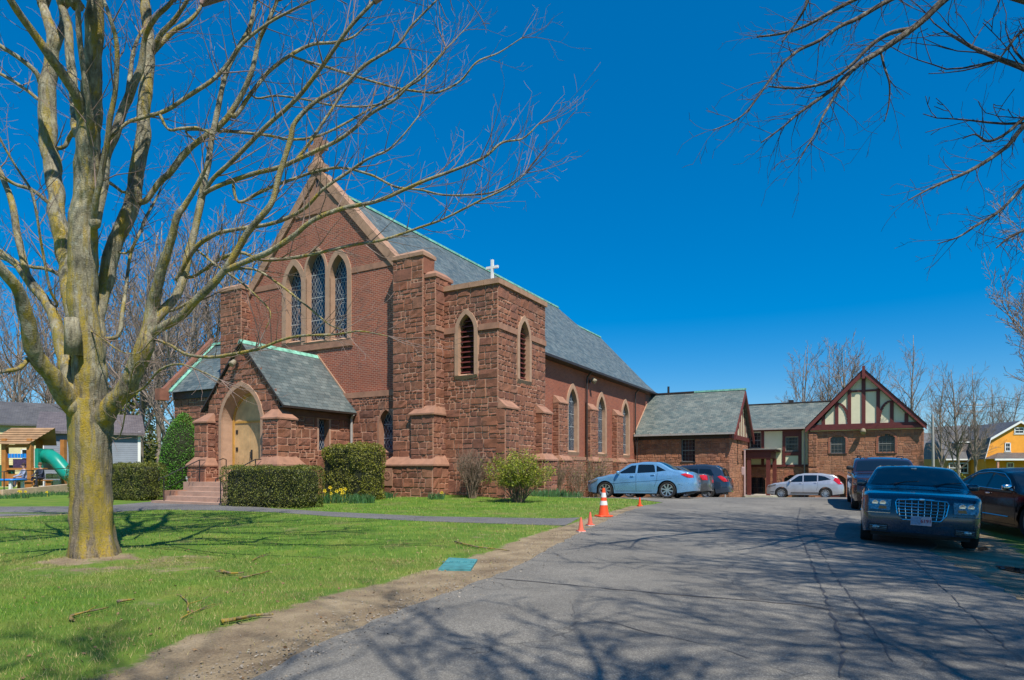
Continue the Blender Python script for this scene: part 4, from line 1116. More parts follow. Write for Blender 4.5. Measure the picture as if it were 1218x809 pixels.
def catmull(pts, k=5):
    P = [pts[0]] + list(pts) + [pts[-1]]; out = []
    for i in range(1, len(P) - 2):
        p0, p1, p2, p3 = P[i - 1], P[i], P[i + 1], P[i + 2]
        for j in range(k):
            t = j / k
            out.append(tuple(.5 * ((2 * b) + (-a + c) * t + (2 * a - 5 * b + 4 * c - d) * t * t + (-a + 3 * b - 3 * c + d) * t ** 3) for a, b, c, d in zip(p0, p1, p2, p3)))
    out.append(tuple(P[-1])); return out
def rdir(rnd, d, ang):
    """direction at angle ang from d"""
    o = d.orthogonal().normalized(); o.rotate(Matrix.Rotation(rnd.uniform(0, 2 * math.pi), 3, d))
    return (d * math.cos(ang) + o * math.sin(ang)).normalized()
def grow(tw, rnd, p, d, L, r, lvl, up=.12, n0=4, dens=1.0, wob=.22, bud=True, minr=.0016, spread=(.5, 1.0), maxlvl=3):
    n = max(3, int(L / (.16 if lvl > 1 else .22) / (1 if L < 3 else 1.6))); pts = [p.copy()]; rad = [r]; dd = d.copy()
    step = L / n; kids = []
    for i in range(n):
        dd = (dd + V((rnd.gauss(0, wob), rnd.gauss(0, wob), rnd.gauss(0, wob) + up)) * .5).normalized()
        p = p + dd * step; t = (i + 1) / n; pts.append(p.copy()); rad.append(max(minr, r * (1 - .82 * t)))
        if lvl < maxlvl and t > .12 and rnd.random() < dens * step * (2.2 + lvl * 1.6): kids.append((p.copy(), dd.copy(), t))
    tw.tube(pts, rad, 5 if r > .03 else 4 if r > .012 else 3, cap=False)
    for q, e, t in kids:
        nl = L * rnd.uniform(.28, .6) * (1 - t * .45)
        if nl < .07: continue
        grow(tw, rnd, q, rdir(rnd, e, rnd.uniform(*spread)), nl, max(minr, r * (1 - .8 * t) * rnd.uniform(.45, .7)), lvl + 1, up, n0, dens, wob, bud, minr, spread, maxlvl)

def px_limb(spec):
    """spec: rows (px, py, Y, width in photo px) -> world points and radii"""
    c = catmull(spec, 5)
    return [at(a, b, y) for a, b, y, w in c], [max(.003, .93 * w / 2 * y / F / math.sqrt(1 + ((a - CX) / F) ** 2)) for a, b, y, w in c]

# ---- the big maple on the lawn, traced limb by limb
T0 = 9.45
LIMBS = [
 # trunk
 [(113, 674, T0, 62), (112, 664, T0, 58), (111, 650, T0, 57), (109, 620, T0, 55), (108, 580, T0, 52), (108, 540, T0, 52), (107, 505, T0, 55), (108, 475, T0, 50)],
 # central stem
 [(108, 500, T0, 48), (108, 470, T0, 44), (106, 420, T0, 40), (100, 360, T0, 37), (98, 320, T0, 37), (101, 274, T0, 36), (104, 230, T0, 34), (105, 178, T0 - .1, 31), (108, 119, T0 - .2, 27), (111, 59, T0 - .3, 24), (113, 0, T0 - .4, 22), (120, -90, T0 - .5, 17), (118, -200, T0 - .6, 11), (130, -300, T0 - .6, 4)],
 # left forward limbs
 [(100, 505, T0 - .1, 34), (84, 478, T0 - .3, 30), (66, 448, T0 - .6, 28), (47, 428, T0 - .8, 27), (35, 400, T0 - 1, 25), (31, 375, T0 - 1.1, 23), (18, 342, T0 - 1.3, 20), (0, 318, T0 - 1.5, 18), (-30, 280, T0 - 1.8, 15), (-80, 230, T0 - 2.2, 10), (-150, 190, T0 - 2.8, 3)],
 [(92, 480, T0, 28), (79, 440, T0 + .1, 22), (70, 395, T0 + .2, 19), (57, 362, T0 + .3, 17), (41, 340, T0 + .4, 15), (20, 316, T0 + .5, 13), (0, 300, T0 + .6, 11), (-40, 270, T0 + .8, 8), (-100, 230, T0 + 1.2, 3)],
 [(41, 343, T0 + .3, 13), (30, 318, T0 + .3, 13), (22, 280, T0 + .4, 13), (14, 240, T0 + .5, 12), (4, 212, T0 + .6, 10), (-10, 180, T0 + .7, 8), (-25, 120, T0 + 1, 3)],
 # tall left stem
 [(98, 420, T0 + .2, 30), (88, 370, T0 + .4, 27), (80, 313, T0 + .6, 25), (72, 262, T0 + .7, 25), (67, 225, T0 + .8, 25), (59, 178, T0 + 1, 26), (56, 119, T0 + 1.1, 24), (62, 70, T0 + 1.2, 20), (64, 45, T0 + 1.2, 18), (57, 20, T0 + 1.3, 15), (46, -5, T0 + 1.4, 13), (30, -60, T0 + 1.6, 9), (10, -130, T0 + 1.8, 3)],
 [(62, 66, T0 + 1.2, 15), (76, 30, T0 + 1.5, 14), (72, -10, T0 + 1.7, 12), (80, -80, T0 + 1.9, 7), (84, -160, T0 + 2, 2)],
 [(93, 160, T0 + .3, 16), (88, 120, T0 + .7, 16), (84, 60, T0 + .9, 15), (78, 20, T0 + 1, 13), (66, -20, T0 + 1.2, 11), (60, -100, T0 + 1.4, 5)],
 # forward-left limb crossing the picture corner
 [(101, 150, T0 - .4, 20), (92, 118, T0 - .6, 18), (76, 92, T0 - .8, 17), (59, 68, T0 - 1, 16), (36, 34, T0 - 1.2, 14), (12, -2, T0 - 1.5, 13), (-20, -60, T0 - 1.8, 9), (-60, -120, T0 - 2.1, 3)],
 [(107, 170, T0 - .3, 15), (106, 135, T0 - .55, 12), (99, 80, T0 - .7, 10), (94, 30, T0 - .8, 10), (93, -10, T0 - .9, 9), (98, -80, T0 - 1.2, 4)],
 [(110, 300, T0 - .3, 12), (115, 237, T0 - .6, 11), (124, 190, T0 - .7, 10), (130, 150, T0 - .8, 9), (137, 104, T0 - .9, 8.5), (139, 53, T0 - 1, 8), (129, 15, T0 - 1.1, 7), (122, -10, T0 - 1.1, 6), (120, -80, T0 - 1.3, 3)],
 # right main stem
 [(108, 480, T0 + .1, 34), (114, 430, T0 + .2, 30), (117, 385, T0 + .3, 26), (121, 345, T0 + .4, 25), (134, 298, T0 + .5, 23), (150, 258, T0 + .6, 23), (161, 222, T0 + .7, 22), (170, 166, T0 + .8, 20), (173, 119, T0 + .9, 19), (177, 71, T0 + 1, 17), (175, 30, T0 + 1.1, 15), (173, -5, T0 + 1.2, 14), (176, -80, T0 + 1.4, 10), (182, -170, T0 + 1.6, 4)],
 [(116, 262, T0 + .3, 18), (127, 190, T0 + .4, 17), (138, 158, T0 + .4, 16), (148, 128, T0 + .4, 15), (160, 100, T0 + .3, 14), (168, 78, T0 + .3, 12), (172, 45, T0 + .2, 9), (186, 20, T0, 8), (205, 0, T0 - .1, 7), (240, -50, T0 - .3, 3)],
 [(152, 122, T0 + .5, 10), (155, 85, T0 + .6, 7), (160, 55, T0 + .7, 6), (170, 35, T0 + .8, 4)],
 [(182, 62, T0 + .8, 11), (192, 40, T0 + .7, 9), (210, 20, T0 + .6, 7.5), (225, -3, T0 + .5, 6), (250, -50, T0 + .4, 3)],
 [(184, 60, T0 + .9, 9), (205, 37, T0 + 1, 8), (225, 25, T0 + 1.1, 7), (240, 5, T0 + 1.2, 5), (255, -40, T0 + 1.3, 3)],
 # rising branches to the upper right
 [(172, 240, T0 + .7, 10), (190, 216, T0 + .7, 10), (203, 205, T0 + .6, 10), (218, 184, T0 + .6, 10), (239, 166, T0 + .5, 9.5), (262, 148, T0 + .5, 9.5), (277, 130, T0 + .5, 9), (298, 89, T0 + .4, 8), (307, 53, T0 + .4, 7), (319, 26, T0 + .3, 6), (331, -2, T0 + .3, 5), (350, -50, T0 + .2, 2)],
 [(128, 168, T0 + .6, 6), (148, 148, T0 + .6, 6), (170, 140, T0 + .6, 6.5), (195, 133, T0 + .6, 7), (222, 116, T0 + .5, 7), (250, 98, T0 + .4, 7), (268, 80, T0 + .4, 6.5), (286, 55, T0 + .3, 6), (313, 32, T0 + .2, 5), (348, 12, T0 + .1, 4), (385, -5, T0, 2.5)],
 [(280, 137, T0 + .5, 7), (298, 112, T0 + .6, 6.5), (319, 86, T0 + .7, 6), (343, 67, T0 + .8, 5.5), (372, 53, T0 + .9, 5), (400, 50, T0 + 1, 4), (420, 44, T0 + 1.1, 3), (436, 30, T0 + 1.1, 2)],
 [(352, 69, T0 + .8, 4), (390, 80, T0 + .9, 4), (440, 96, T0 + 1, 3.6), (471, 104.5, T0 + 1.1, 3.2), (510, 110, T0 + 1.2, 3), (524, 109, T0 + 1.2, 3), (548, 96, T0 + 1.3, 2.8), (567, 74, T0 + 1.3, 2.4), (593, 63, T0 + 1.4, 2), (621, 45, T0 + 1.4, 1.2)],
 [(307, 117, T0 + .6, 3), (330, 114, T0 + .6, 3), (365, 119, T0 + .7, 3), (400, 126, T0 + .7, 3), (440, 126, T0 + .8, 2.6), (468, 118, T0 + .8, 2)],
 [(222, 155, T0 + .5, 4), (262, 156, T0 + .6, 4.5), (313, 160, T0 + .7, 4.5), (348, 166, T0 + .7, 4), (378, 162, T0 + .7, 4), (408, 148, T0 + .8, 3.5), (445, 127, T0 + .9, 3.2), (483, 103, T0 + 1, 3), (505, 85, T0 + 1, 2.6), (527, 62, T0 + 1, 2.2), (552, 36, T0 + 1.1, 1.2)],
 [(200, 154, T0 + .5, 5), (215, 153, T0 + .5, 5), (235, 152, T0 + .5, 4.5), (252, 160, T0 + .5, 4)],
 # right lower fork
 [(112, 515, T0, 30), (126, 495, T0 - .1, 30), (140, 474, T0 - .2, 29), (156, 448, T0 - .3, 28), (172, 418, T0 - .4, 26), (178, 392, T0 - .4, 24), (181, 365, T0 - .4, 20), (187, 340, T0 - .5, 16), (196, 312, T0 - .6, 14), (204, 285, T0 - .7, 12), (211, 258, T0 - .8, 10), (222, 242, T0 - .8, 8), (238, 214, T0 - .9, 6), (250, 190, T0 - 1, 2)],
 [(180, 385, T0 - .3, 18), (196, 368, T0 - .2, 16), (210, 350, T0 - .1, 15), (221, 320, T0, 14), (229, 285, T0 + .1, 12.5), (239, 240, T0 + .2, 11.5), (248, 193, T0 + .3, 10), (256, 145, T0 + .4, 9), (268, 90, T0 + .5, 8), (285, 55, T0 + .6, 7.5), (299, 28, T0 + .7, 7), (305, -4, T0 + .8, 5), (315, -60, T0 + .9, 2)],
 [(181, 397, T0 - .5, 17), (200, 386, T0 - .6, 15), (219, 372, T0 - .7, 14), (240, 350, T0 - .8, 13), (269, 320, T0 - .9, 12), (293, 278, T0 - 1, 11), (321, 244, T0 - 1.1, 10), (333, 205, T0 - 1.1, 9), (346, 166, T0 - 1.1, 8.5), (352, 145, T0 - 1.1, 7.5), (378, 119, T0 - 1.1, 6.5), (408, 102, T0 - 1.1, 5.5), (430, 80, T0 - 1.1, 5), (452, 66, T0 - 1.1, 4.5), (474, 52, T0 - 1.1, 4), (490, 30, T0 - 1.1, 3.5), (520, 0, T0 - 1.1, 2.5)],
 [(268, 322, T0 - .9, 9), (300, 308, T0 - 1, 9), (321, 299, T0 - 1.1, 9), (350, 280, T0 - 1.2, 8), (373, 262, T0 - 1.3, 7.5), (408, 248, T0 - 1.3, 6.5), (445, 240, T0 - 1.4, 6), (475, 228, T0 - 1.4, 5.5), (500, 217, T0 - 1.5, 5), (541, 202, T0 - 1.5, 4.5), (577, 186, T0 - 1.6, 4), (597, 170, T0 - 1.6, 3.5), (622, 165, T0 - 1.6, 2.5), (640, 148, T0 - 1.6, 1.5)],
 [(212, 330, T0 - .1, 8), (232, 296, T0 - .3, 8), (250, 282, T0 - .4, 8), (269, 275, T0 - .5, 7.5), (314, 268, T0 - .6, 7), (345, 258, T0 - .7, 6.5), (365, 246, T0 - .8, 6), (385, 225, T0 - .9, 5), (412, 206, T0 - .9, 5), (436, 190, T0 - 1, 4), (462, 178, T0 - 1, 3), (480, 160, T0 - 1, 2.5), (498, 138, T0 - 1, 2)],
 # the two strong diagonals past the gable cross
 [(238, 238, T0 + .1, 8), (252, 214, T0, 7.5), (275, 193, T0 - .2, 7.5), (313, 154, T0 - .4, 7), (351, 119, T0 - .6, 7), (384, 77, T0 - .8, 6.5), (414, 36, T0 - 1, 6), (445, 2, T0 - 1.1, 5), (470, -30, T0 - 1.2, 3)],
 [(242, 230, T0 + .2, 7), (262, 220, T0 + .1, 7.5), (289, 210, T0, 7.5), (333, 199, T0 - .2, 7), (366, 184, T0 - .4, 6.5), (396, 171, T0 - .5, 6), (420, 154, T0 - .6, 5.5), (440, 136, T0 - .7, 5), (470, 118, T0 - .8, 4), (485, 104, T0 - .9, 3.2), (505, 90, T0 - 1, 3), (528, 62, T0 - 1, 2.6), (530, 56, T0 - 1, 1.5)],
 [(352, 190, T0 - 1, 5), (368, 170, T0 - .9, 5), (385, 145, T0 - .8, 4.5), (402, 118, T0 - .7, 4), (412, 104, T0 - .7, 3.5)],
 [(284, 240, T0 - .2, 5), (310, 228, T0 - .2, 5.5), (340, 216, T0 - .3, 5), (380, 203, T0 - .4, 4.5), (410, 200, T0 - .5, 4), (440, 208, T0 - .6, 4), (470, 222, T0 - .7, 3.6), (500, 226, T0 - .8, 3.2), (528, 232, T0 - .9, 3), (560, 232, T0 - 1, 2.8), (585, 229, T0 - 1, 2.4), (606, 219, T0 - 1.1, 1.8), (624, 206, T0 - 1.1, 1.2)],
 [(228, 330, T0 - .2, 6), (245, 320, T0 - .4, 6), (262, 308, T0 - .5, 6), (287, 301, T0 - .7, 6), (314, 309, T0 - .8, 6), (366, 304, T0 - 1, 5), (415, 292, T0 - 1.1, 4.5), (456, 285, T0 - 1.2, 4), (500, 270, T0 - 1.3, 3.5), (528, 260, T0 - 1.4, 3.2), (573, 238, T0 - 1.5, 3), (606, 222, T0 - 1.5, 2.5), (626, 206, T0 - 1.6, 1.5)],
 [(205, 370, T0 - .1, 5), (236, 352, T0 - .2, 5), (262, 326, T0 - .3, 5), (300, 320, T0 - .4, 4.5), (332, 338, T0 - .4, 4), (365, 364, T0 - .5, 3.5), (392, 386, T0 - .5, 2.5), (408, 392, T0 - .6, 1.5)],
 [(184, 404, T0 - .6, 6), (203, 411, T0 - .8, 5.5), (224, 422, T0 - 1, 5.5), (256, 424.5, T0 - 1.2, 5.5), (304, 416, T0 - 1.4, 5), (334, 405, T0 - 1.5, 4.5), (362, 399, T0 - 1.6, 4), (400, 398, T0 - 1.7, 3.4), (428, 394, T0 - 1.8, 2.6), (462, 400, T0 - 1.9, 1.5)],
 [(238, 300, T0, 4), (258, 316, T0 - .2, 4), (282, 332, T0 - .3, 3.6), (305, 352, T0 - .4, 3.2), (322, 372, T0 - .5, 2.2), (316, 392, T0 - .5, 1.4)],
 [(150, 470, T0 - .6, 4), (170, 462, T0 - .9, 4), (190, 440, T0 - 1.1, 4), (213, 433, T0 - 1.2, 3.5), (240, 442, T0 - 1.3, 3), (262, 452, T0 - 1.4, 2)],
 # left side branches
 [(50, 102, T0 + 1.1, 10), (43, 86, T0 + 1, 9), (24, 70, T0 + .9, 9), (0, 55, T0 + .8, 8), (-40, 30, T0 + .7, 5)],
 [(46, 118, T0 + 1.1, 7), (36, 110, T0 + 1.1, 7), (18, 98, T0 + 1.2, 6.5), (0, 88, T0 + 1.3, 6), (-40, 70, T0 + 1.5, 3)],
 [(68, 250, T0 + .8, 7), (56, 240, T0 + .7, 7.5), (38, 226, T0 + .6, 7), (18, 219, T0 + .6, 6.5), (0, 208, T0 + .5, 6), (-40, 180, T0 + .4, 3)],
 [(84, 337, T0 + .5, 8), (74, 329, T0 + .6, 8), (56, 320, T0 + .7, 7.5), (34, 317, T0 + .8, 7), (10, 310, T0 + .9, 5), (-30, 300, T0 + 1, 3)],
 [(68, 362, T0 - .2, 5), (60, 345, T0 - .3, 5), (52, 305, T0 - .4, 5), (45, 262, T0 - .5, 5), (37, 228, T0 - .5, 5), (20, 200, T0 - .6, 4), (0, 165, T0 - .7, 4), (-20, 120, T0 - .8, 2)],
 [(34, 428, T0 - .9, 9), (24, 437, T0 - 1.1, 9), (10, 440, T0 - 1.4, 8), (-15, 442, T0 - 1.7, 7), (-70, 430, T0 - 2.2, 3)],
 [(76, 175, T0 + .9, 7), (82, 165, T0 + .9, 8), (90, 150, T0 + .6, 8), (97, 135, T0 + .3, 8)],
 [(122, 214, T0 + .2, 7), (134, 220, T0 + .3, 6), (145, 228, T0 + .4, 5), (152, 228, T0 + .5, 5)],
 [(152, 300, T0 + .4, 4), (166, 278, T0 + .5, 5), (172, 262, T0 + .7, 5), (184, 240, T0 + .8, 4), (192, 222, T0 + .9, 2)],
 [(140, 400, T0 + .8, 7), (146, 370, T0 + .9, 7), (150, 340, T0 + 1, 6), (156, 300, T0 + 1.1, 5), (170, 270, T0 + 1.2, 3)],
 [(104, 393, T0 - .5, 3), (112, 396, T0 - .7, 2.6), (124, 404, T0 - .8, 2.4), (140, 416, T0 - .9, 2.4), (155, 421, T0 - 1, 2.4), (168, 418, T0 - 1, 2), (180, 405, T0 - 1.1, 2), (196, 390, T0 - 1.2, 1.5)],
 [(142, 520, T0 - .2, 3), (158, 440, T0 - .7, 2.5), (172, 430, T0 - .8, 2)],
]
maple = empty('maple_tree', (0, 0, 0), 0, 'large bare maple with a mossy forked trunk standing on the front lawn', 'tree')
base = V((-6.2, T0, 0)); maple.location = base
tk = MB(); tw = MB(); rnd = random.Random(11)
def tube_bark(mb, pts, rad, n, seed):
    """stem with furrowed bark: vertical ridges and a few knots as real relief"""
    Q = catmull([tuple(p) + (r,) for p, r in zip(pts, rad)], 4); P = [V(q[:3]) for q in Q]; Rr = [q[3] for q in Q]; k = len(P)
    t = (P[1] - P[0]).normalized(); a = t.orthogonal().normalized(); vs = []
    for i in range(k):
        t = (P[min(i + 1, k - 1)] - P[max(i - 1, 0)]).normalized(); a = (a - t * a.dot(t)).normalized(); b = t.cross(a)
        for j in range(n):
            an = 2 * math.pi * j / n; d = a * math.cos(an) + b * math.sin(an); r = Rr[i]; q = P[i] + d * r
            rg = 1 - abs(mnoise.noise(V((q.x * 9, q.y * 9, q.z * 1.3 + seed)))) * 2.2
            lump = mnoise.noise(V((q.x * 2.2, q.y * 2.2, q.z * 1.1 + seed * 3)))
            dr = min(.03, r * .11) * rg + r * .09 * lump + .25 * min(.012, r * .06) * mnoise.noise(q * 40)
            if seed == 0 and q.z < .75:      # root swell
                w_ = max(0, (.75 - q.z) / .75); dr += .075 * w_ ** 2.2 * (.55 + .8 * max(0, math.sin(an * 5 + .6)))
            vs.append(q + d * dr)
    fs = [(i * n + j, i * n + (j + 1) % n, (i + 1) * n + (j + 1) % n, (i + 1) * n + j) for i in range(k - 1) for j in range(n)]
    fs.append(tuple((k - 1) * n + j for j in range(n))); mb.add(vs, fs)
NODES = []
def attach(spec):
    """start a limb on the wood it grows from and let its depth drift to its own"""
    if not NODES: return spec
    a, b, y, w = spec[0]; best = min(NODES, key=lambda n: math.hypot(n[0] - a, n[1] - b) - n[3] * .3)
    if math.hypot(best[0] - a, best[1] - b) > 60: return spec
    dy = best[2] - y; out = [(best[0], best[1], best[2], w)] if math.hypot(best[0] - a, best[1] - b) > 3 else []; L = 0
    for i, (p_, q_, r_, w_) in enumerate(spec):
        if i: L += math.hypot(p_ - spec[i - 1][0], q_ - spec[i - 1][1])
        out.append((p_, q_, r_ + dy * math.exp(-L / 260), w_))
    return out
for li, spec in enumerate(LIMBS):
    spec = attach(spec); NODES += [n for n in catmull(spec, 5) if n[3] > 3]
    pts, rad = px_limb(spec); pts = [p - base for p in pts]
    # wander slightly so limbs read as grown wood
    jp = [p + V((mnoise.noise(p * 2.3 + V((li, 0, 0))), mnoise.noise(p * 2.3 + V((0, li, 5))), mnoise.noise(p * 2.1 + V((9, 0, li))))) * min(.05, rad[i] * .35) for i, p in enumerate(pts)]
    if li > 1: rad = [r * (.82 if spec[0][3] < 20 else .88) for r in rad]
    if li: rad = [r * (1 + .10 * mnoise.noise(p * 5 + V((li, 3, 1)))) for r, p in zip(rad, pts)]
    if rad[0] > .085:
        tube_bark(tk, jp, rad, 44 if li == 0 else 26, li)
    else: tk.tube(jp, rad, 9 if rad[0] > .04 else 6)
    if li == 0: continue
    tot = len(pts)
    for i in range(2, tot):
        r = rad[i]; t_ = i / tot
        if r > .16: continue
        seg = (pts[i] - pts[i - 1]); Ls = seg.length
        k = Ls * (7.5 if r < .03 else 3.2 if r < .06 else 1.2)
        while k > 0:
            if rnd.random() < k:
                d = rdir(rnd, seg.normalized(), rnd.uniform(.45, 1.1)); d.z += .15; d.normalize()
                L = rnd.uniform(.25, 1.0) * (1.25 if r > .03 else .9)
                grow(tw, rnd, jp[i], d, L, min(r * .5, rnd.uniform(.005, .013)), 1, up=.16, dens=1.5, minr=.0021)
            k -= 1
    # the tip goes on as a spray
    if spec[-1][1] < -20:
        for _ in range(3): grow(tw, rnd, jp[-6], rdir(rnd, (jp[-1] - jp[-3]).normalized(), rnd.uniform(.2, .7)), rnd.uniform(2.2, 3.4), .045, 0, up=.1, dens=.9, minr=.006)
    for _ in range(3): grow(tw, rnd, jp[-1], rdir(rnd, (jp[-1] - jp[-3]).normalized(), rnd.uniform(.1, .6)), rnd.uniform(.5, 1.0), .007, 1, up=.1, dens=1.5, minr=.0021)
# root flare lobes
for k in range(0):
    a = k / 7 * 2 * math.pi + .3; d = V((math.cos(a), math.sin(a), 0))
    z0 = H(base.x + d.x * .5, base.y + d.y * .5)
    tk.tube([V((.02, 0, .5)) + d * .13, V((.02, 0, .28)) + d * .22, V((.02, 0, z0 + .06)) + d * .33, V((.02, 0, z0 - .08)) + d * .55], [.10, .12, .10, .03], 8)
# broken stub
tk.tube([V((-.1, -.3, 3.0)), V((-.08, -.34, 3.3)), V((-.1, -.35, 3.52))], [.12, .11, .09], 9)
# the crown above the picture edge
for k in range(15):
    q = rnd.choice([n for n in NODES if n[1] < 10 and n[3] > 8]); p = at(q[0], q[1], q[2]) - base
    a = k * 2.4; d = V((math.cos(a) * .75, math.sin(a) * .75 - .25, .62)).normalized(); n = 10; P_ = [p.copy()]; RR = [.085]
    for j in range(n):
        d = (d + V((rnd.gauss(0, .12), rnd.gauss(0, .12), .06))).normalized(); p = p + d * .5; P_.append(p.copy()); RR.append(.085 * (1 - .85 * (j + 1) / n))
        if j > 1: grow(tw, rnd, p, rdir(rnd, d, rnd.uniform(.5, 1.0)), rnd.uniform(1.2, 2.4) * (1 - j / n * .4), RR[-1] * .6, 1, up=.1, dens=.7, minr=.006)
    tk.tube(P_, RR, 7)
trunk_o = tk.build('trunk', M['bark'], maple, smooth=True, uv=False)
# cork-like ridges: real relief on the trunk
tw.build('crown', M['twig'], maple, smooth=True, uv=False)

# ---- tree standing right of the drive: only its lowest boughs hang into the picture
Bt = V((10.2, 7.6, H(10.2, 7.6)))
oak = empty('oak_tree', Bt, 0, 'bare tree right of the drive whose dark boughs hang into the upper corner', 'tree')
tk = MB(); tw = MB(); rnd = random.Random(5)
def full_tree(tk, tw, rnd, h, r, nmain=9, spread=.75, crown_r=5.5, dens=.8, minr=.004, first=.28, bias=(0, 0, 0), lk=.5):
    pts = []; rad = []; p = V((0, 0, -.1)); n = 14; d = V((0, 0, 1))
    for i in range(n + 1):
        t = i / n; pts.append(p.copy()); rad.append(r * (1.25 if i == 0 else 1) * (1 - .86 * t ** .9)); d = (d + V((rnd.gauss(0, .06), rnd.gauss(0, .06), 0))).normalized(); p = p + d * (h / n)
    tk.tube(pts, rad, 12)
    for k in range(nmain):
        t = lerp(first, .92, (k + rnd.random() * .6) / nmain); i = int(t * n); q = pts[i].lerp(pts[min(n, i + 1)], t * n - i); rr = rad[i]
        a = k * 2.4 + rnd.uniform(-.4, .4); el = rnd.uniform(.35, .9); dd = (V((math.cos(a) * math.cos(el), math.sin(a) * math.cos(el), math.sin(el))) + V(bias)).normalized()
        L = crown_r * (1.15 - t * .6) * rnd.uniform(.85, 1.1); m = 12; P = [q.copy()]; RR = [rr * lk]
        for j in range(m):
            dd = (dd + V((rnd.gauss(0, .12), rnd.gauss(0, .12), rnd.gauss(.02, .1)))).normalized(); q = q + dd * L / m; P.append(q.copy()); RR.append(max(.01, rr * lk * (1 - .85 * (j + 1) / m)))
            if j > 1:
                for _ in range(2 if rnd.random() < .6 else 1):
                    grow(tw, rnd, q, rdir(rnd, dd, rnd.uniform(.5, 1.1)), L * rnd.uniform(.25, .5) * (1 - j / m * .45), RR[-1] * .5, 1, up=.08, dens=dens, minr=minr)
        tk.tube(P, RR, 7)
        grow(tw, rnd, q, dd, L * .3, .012, 1, up=.05, dens=dens, minr=minr)
full_tree(tk, tw, rnd, 14.5, .34, nmain=13, crown_r=7.2, dens=.5, minr=.006, first=.3)
BOUGHS = [
 [(1250, -90, 8.3, 22), (1180, -45, 8.1, 15), (1125, -2, 8, 12), (1098, 24, 8, 10), (1073, 43, 8, 9), (1045, 62, 8, 8), (1018, 79, 7.9, 7), (995, 102, 7.8, 6), (978, 115, 7.8, 5), (950, 135, 7.7, 3.5), (930, 152, 7.7, 2.5), (905, 170, 7.7, 1.5)],
 [(1085, 34, 8, 6), (1058, 40, 8.1, 6), (1035, 55, 8.2, 5), (1012, 78, 8.2, 4.5), (985, 97, 8.3, 4), (950, 105, 8.4, 3), (915, 103, 8.5, 2)],
 [(1120, -30, 7.6, 9), (1058, 0, 7.5, 7), (1020, 22, 7.4, 6), (998, 32, 7.4, 5), (975, 48, 7.3, 4.5), (950, 60, 7.3, 4), (932, 75, 7.2, 3.5), (919, 91, 7.2, 3.2), (902, 115, 7.2, 2.8), (887, 134, 7.2, 2.2), (870, 146, 7.2, 1.6), (848, 155, 7.2, 1.2)],
 [(1018, 79, 7.9, 5), (1005, 95, 7.8, 5), (990, 119, 7.7, 4), (978, 140, 7.6, 3), (970, 158, 7.6, 2.6), (958, 178, 7.5, 2), (947, 197, 7.5, 1.2)],
 [(1090, -40, 8.4, 8), (1040, -12, 8.5, 6), (1000, 8, 8.6, 5), (960, 30, 8.7, 4), (930, 40, 8.8, 3), (900, 44, 8.9, 2)],
 [(1047, 60, 8, 3), (1052, 80, 8, 3), (1058, 100, 8, 2.5), (1057, 125, 8, 2), (1052, 145, 8, 1.2)],
 [(970, -60, 7.9, 6), (965, -20, 8, 5), (958, 8, 8, 4), (945, 30, 8.1, 3), (930, 50, 8.1, 2)],
 [(1330, 60, 8.6, 22), (1270, 105, 8.2, 14), (1218, 150, 7.9, 9), (1200, 172, 7.8, 7), (1176, 190, 7.7, 6), (1150, 205, 7.6, 5), (1125, 216, 7.5, 4), (1105, 225, 7.5, 3), (1081, 238, 7.4, 1.5)],
 [(1218, 140, 8, 6), (1195, 160, 8, 5), (1175, 168, 8, 4), (1160, 160, 8, 2.5), (1145, 165, 8, 1.5)],
 [(1330, 100, 8.4, 14), (1260, 175, 8.2, 10), (1218, 221, 8, 6), (1190, 250, 7.9, 5), (1160, 269, 7.8, 4), (1140, 282, 7.8, 2.5), (1115, 290, 7.8, 1.4)],
 [(1280, 230, 8.1, 8), (1218, 273, 7.9, 4.5), (1200, 283, 7.9, 4), (1185, 295, 7.8, 2)],
 [(1290, -20, 8.6, 9), (1218, 35, 8.3, 5), (1200, 55, 8.2, 4), (1184, 74, 8.2, 2), (1160, 78, 8.1, 1.2)],
]
root = V((9.9, 7.8, 5.2)) - Bt
for li, spec in enumerate(BOUGHS):
    pts, rad = px_limb(spec); pts = [p - Bt for p in pts]
    if spec[0][3] >= 8:
        s0 = (pts[0]); src = V((0, 0, 4.2 + li * .35))
        pts = [src, src.lerp(s0, .4) + V((0, 0, .35)), src.lerp(s0, .75) + V((0, 0, .25))] + pts; rad = [rad[0] * 1.9, rad[0] * 1.5, rad[0] * 1.2] + rad
    tk.tube(pts, rad, 6)
    for i in range(4, len(pts)):
        seg = pts[i] - pts[i - 1]; k = seg.length * 12
        while k > 0:
            if rnd.random() < k:
                d = rdir(rnd, seg.normalized(), rnd.uniform(.35, 1.0)); grow(tw, rnd, pts[i], d, rnd.uniform(.18, .6), min(rad[i] * .5, .006), 1, up=-.03, dens=1.5, minr=.0022, wob=.3)
            k -= 1
tk.build('trunk', M['bark_dark'], oak, smooth=True, uv=False); tw.build('crown', M['twig_dark'], oak, smooth=True, uv=False)

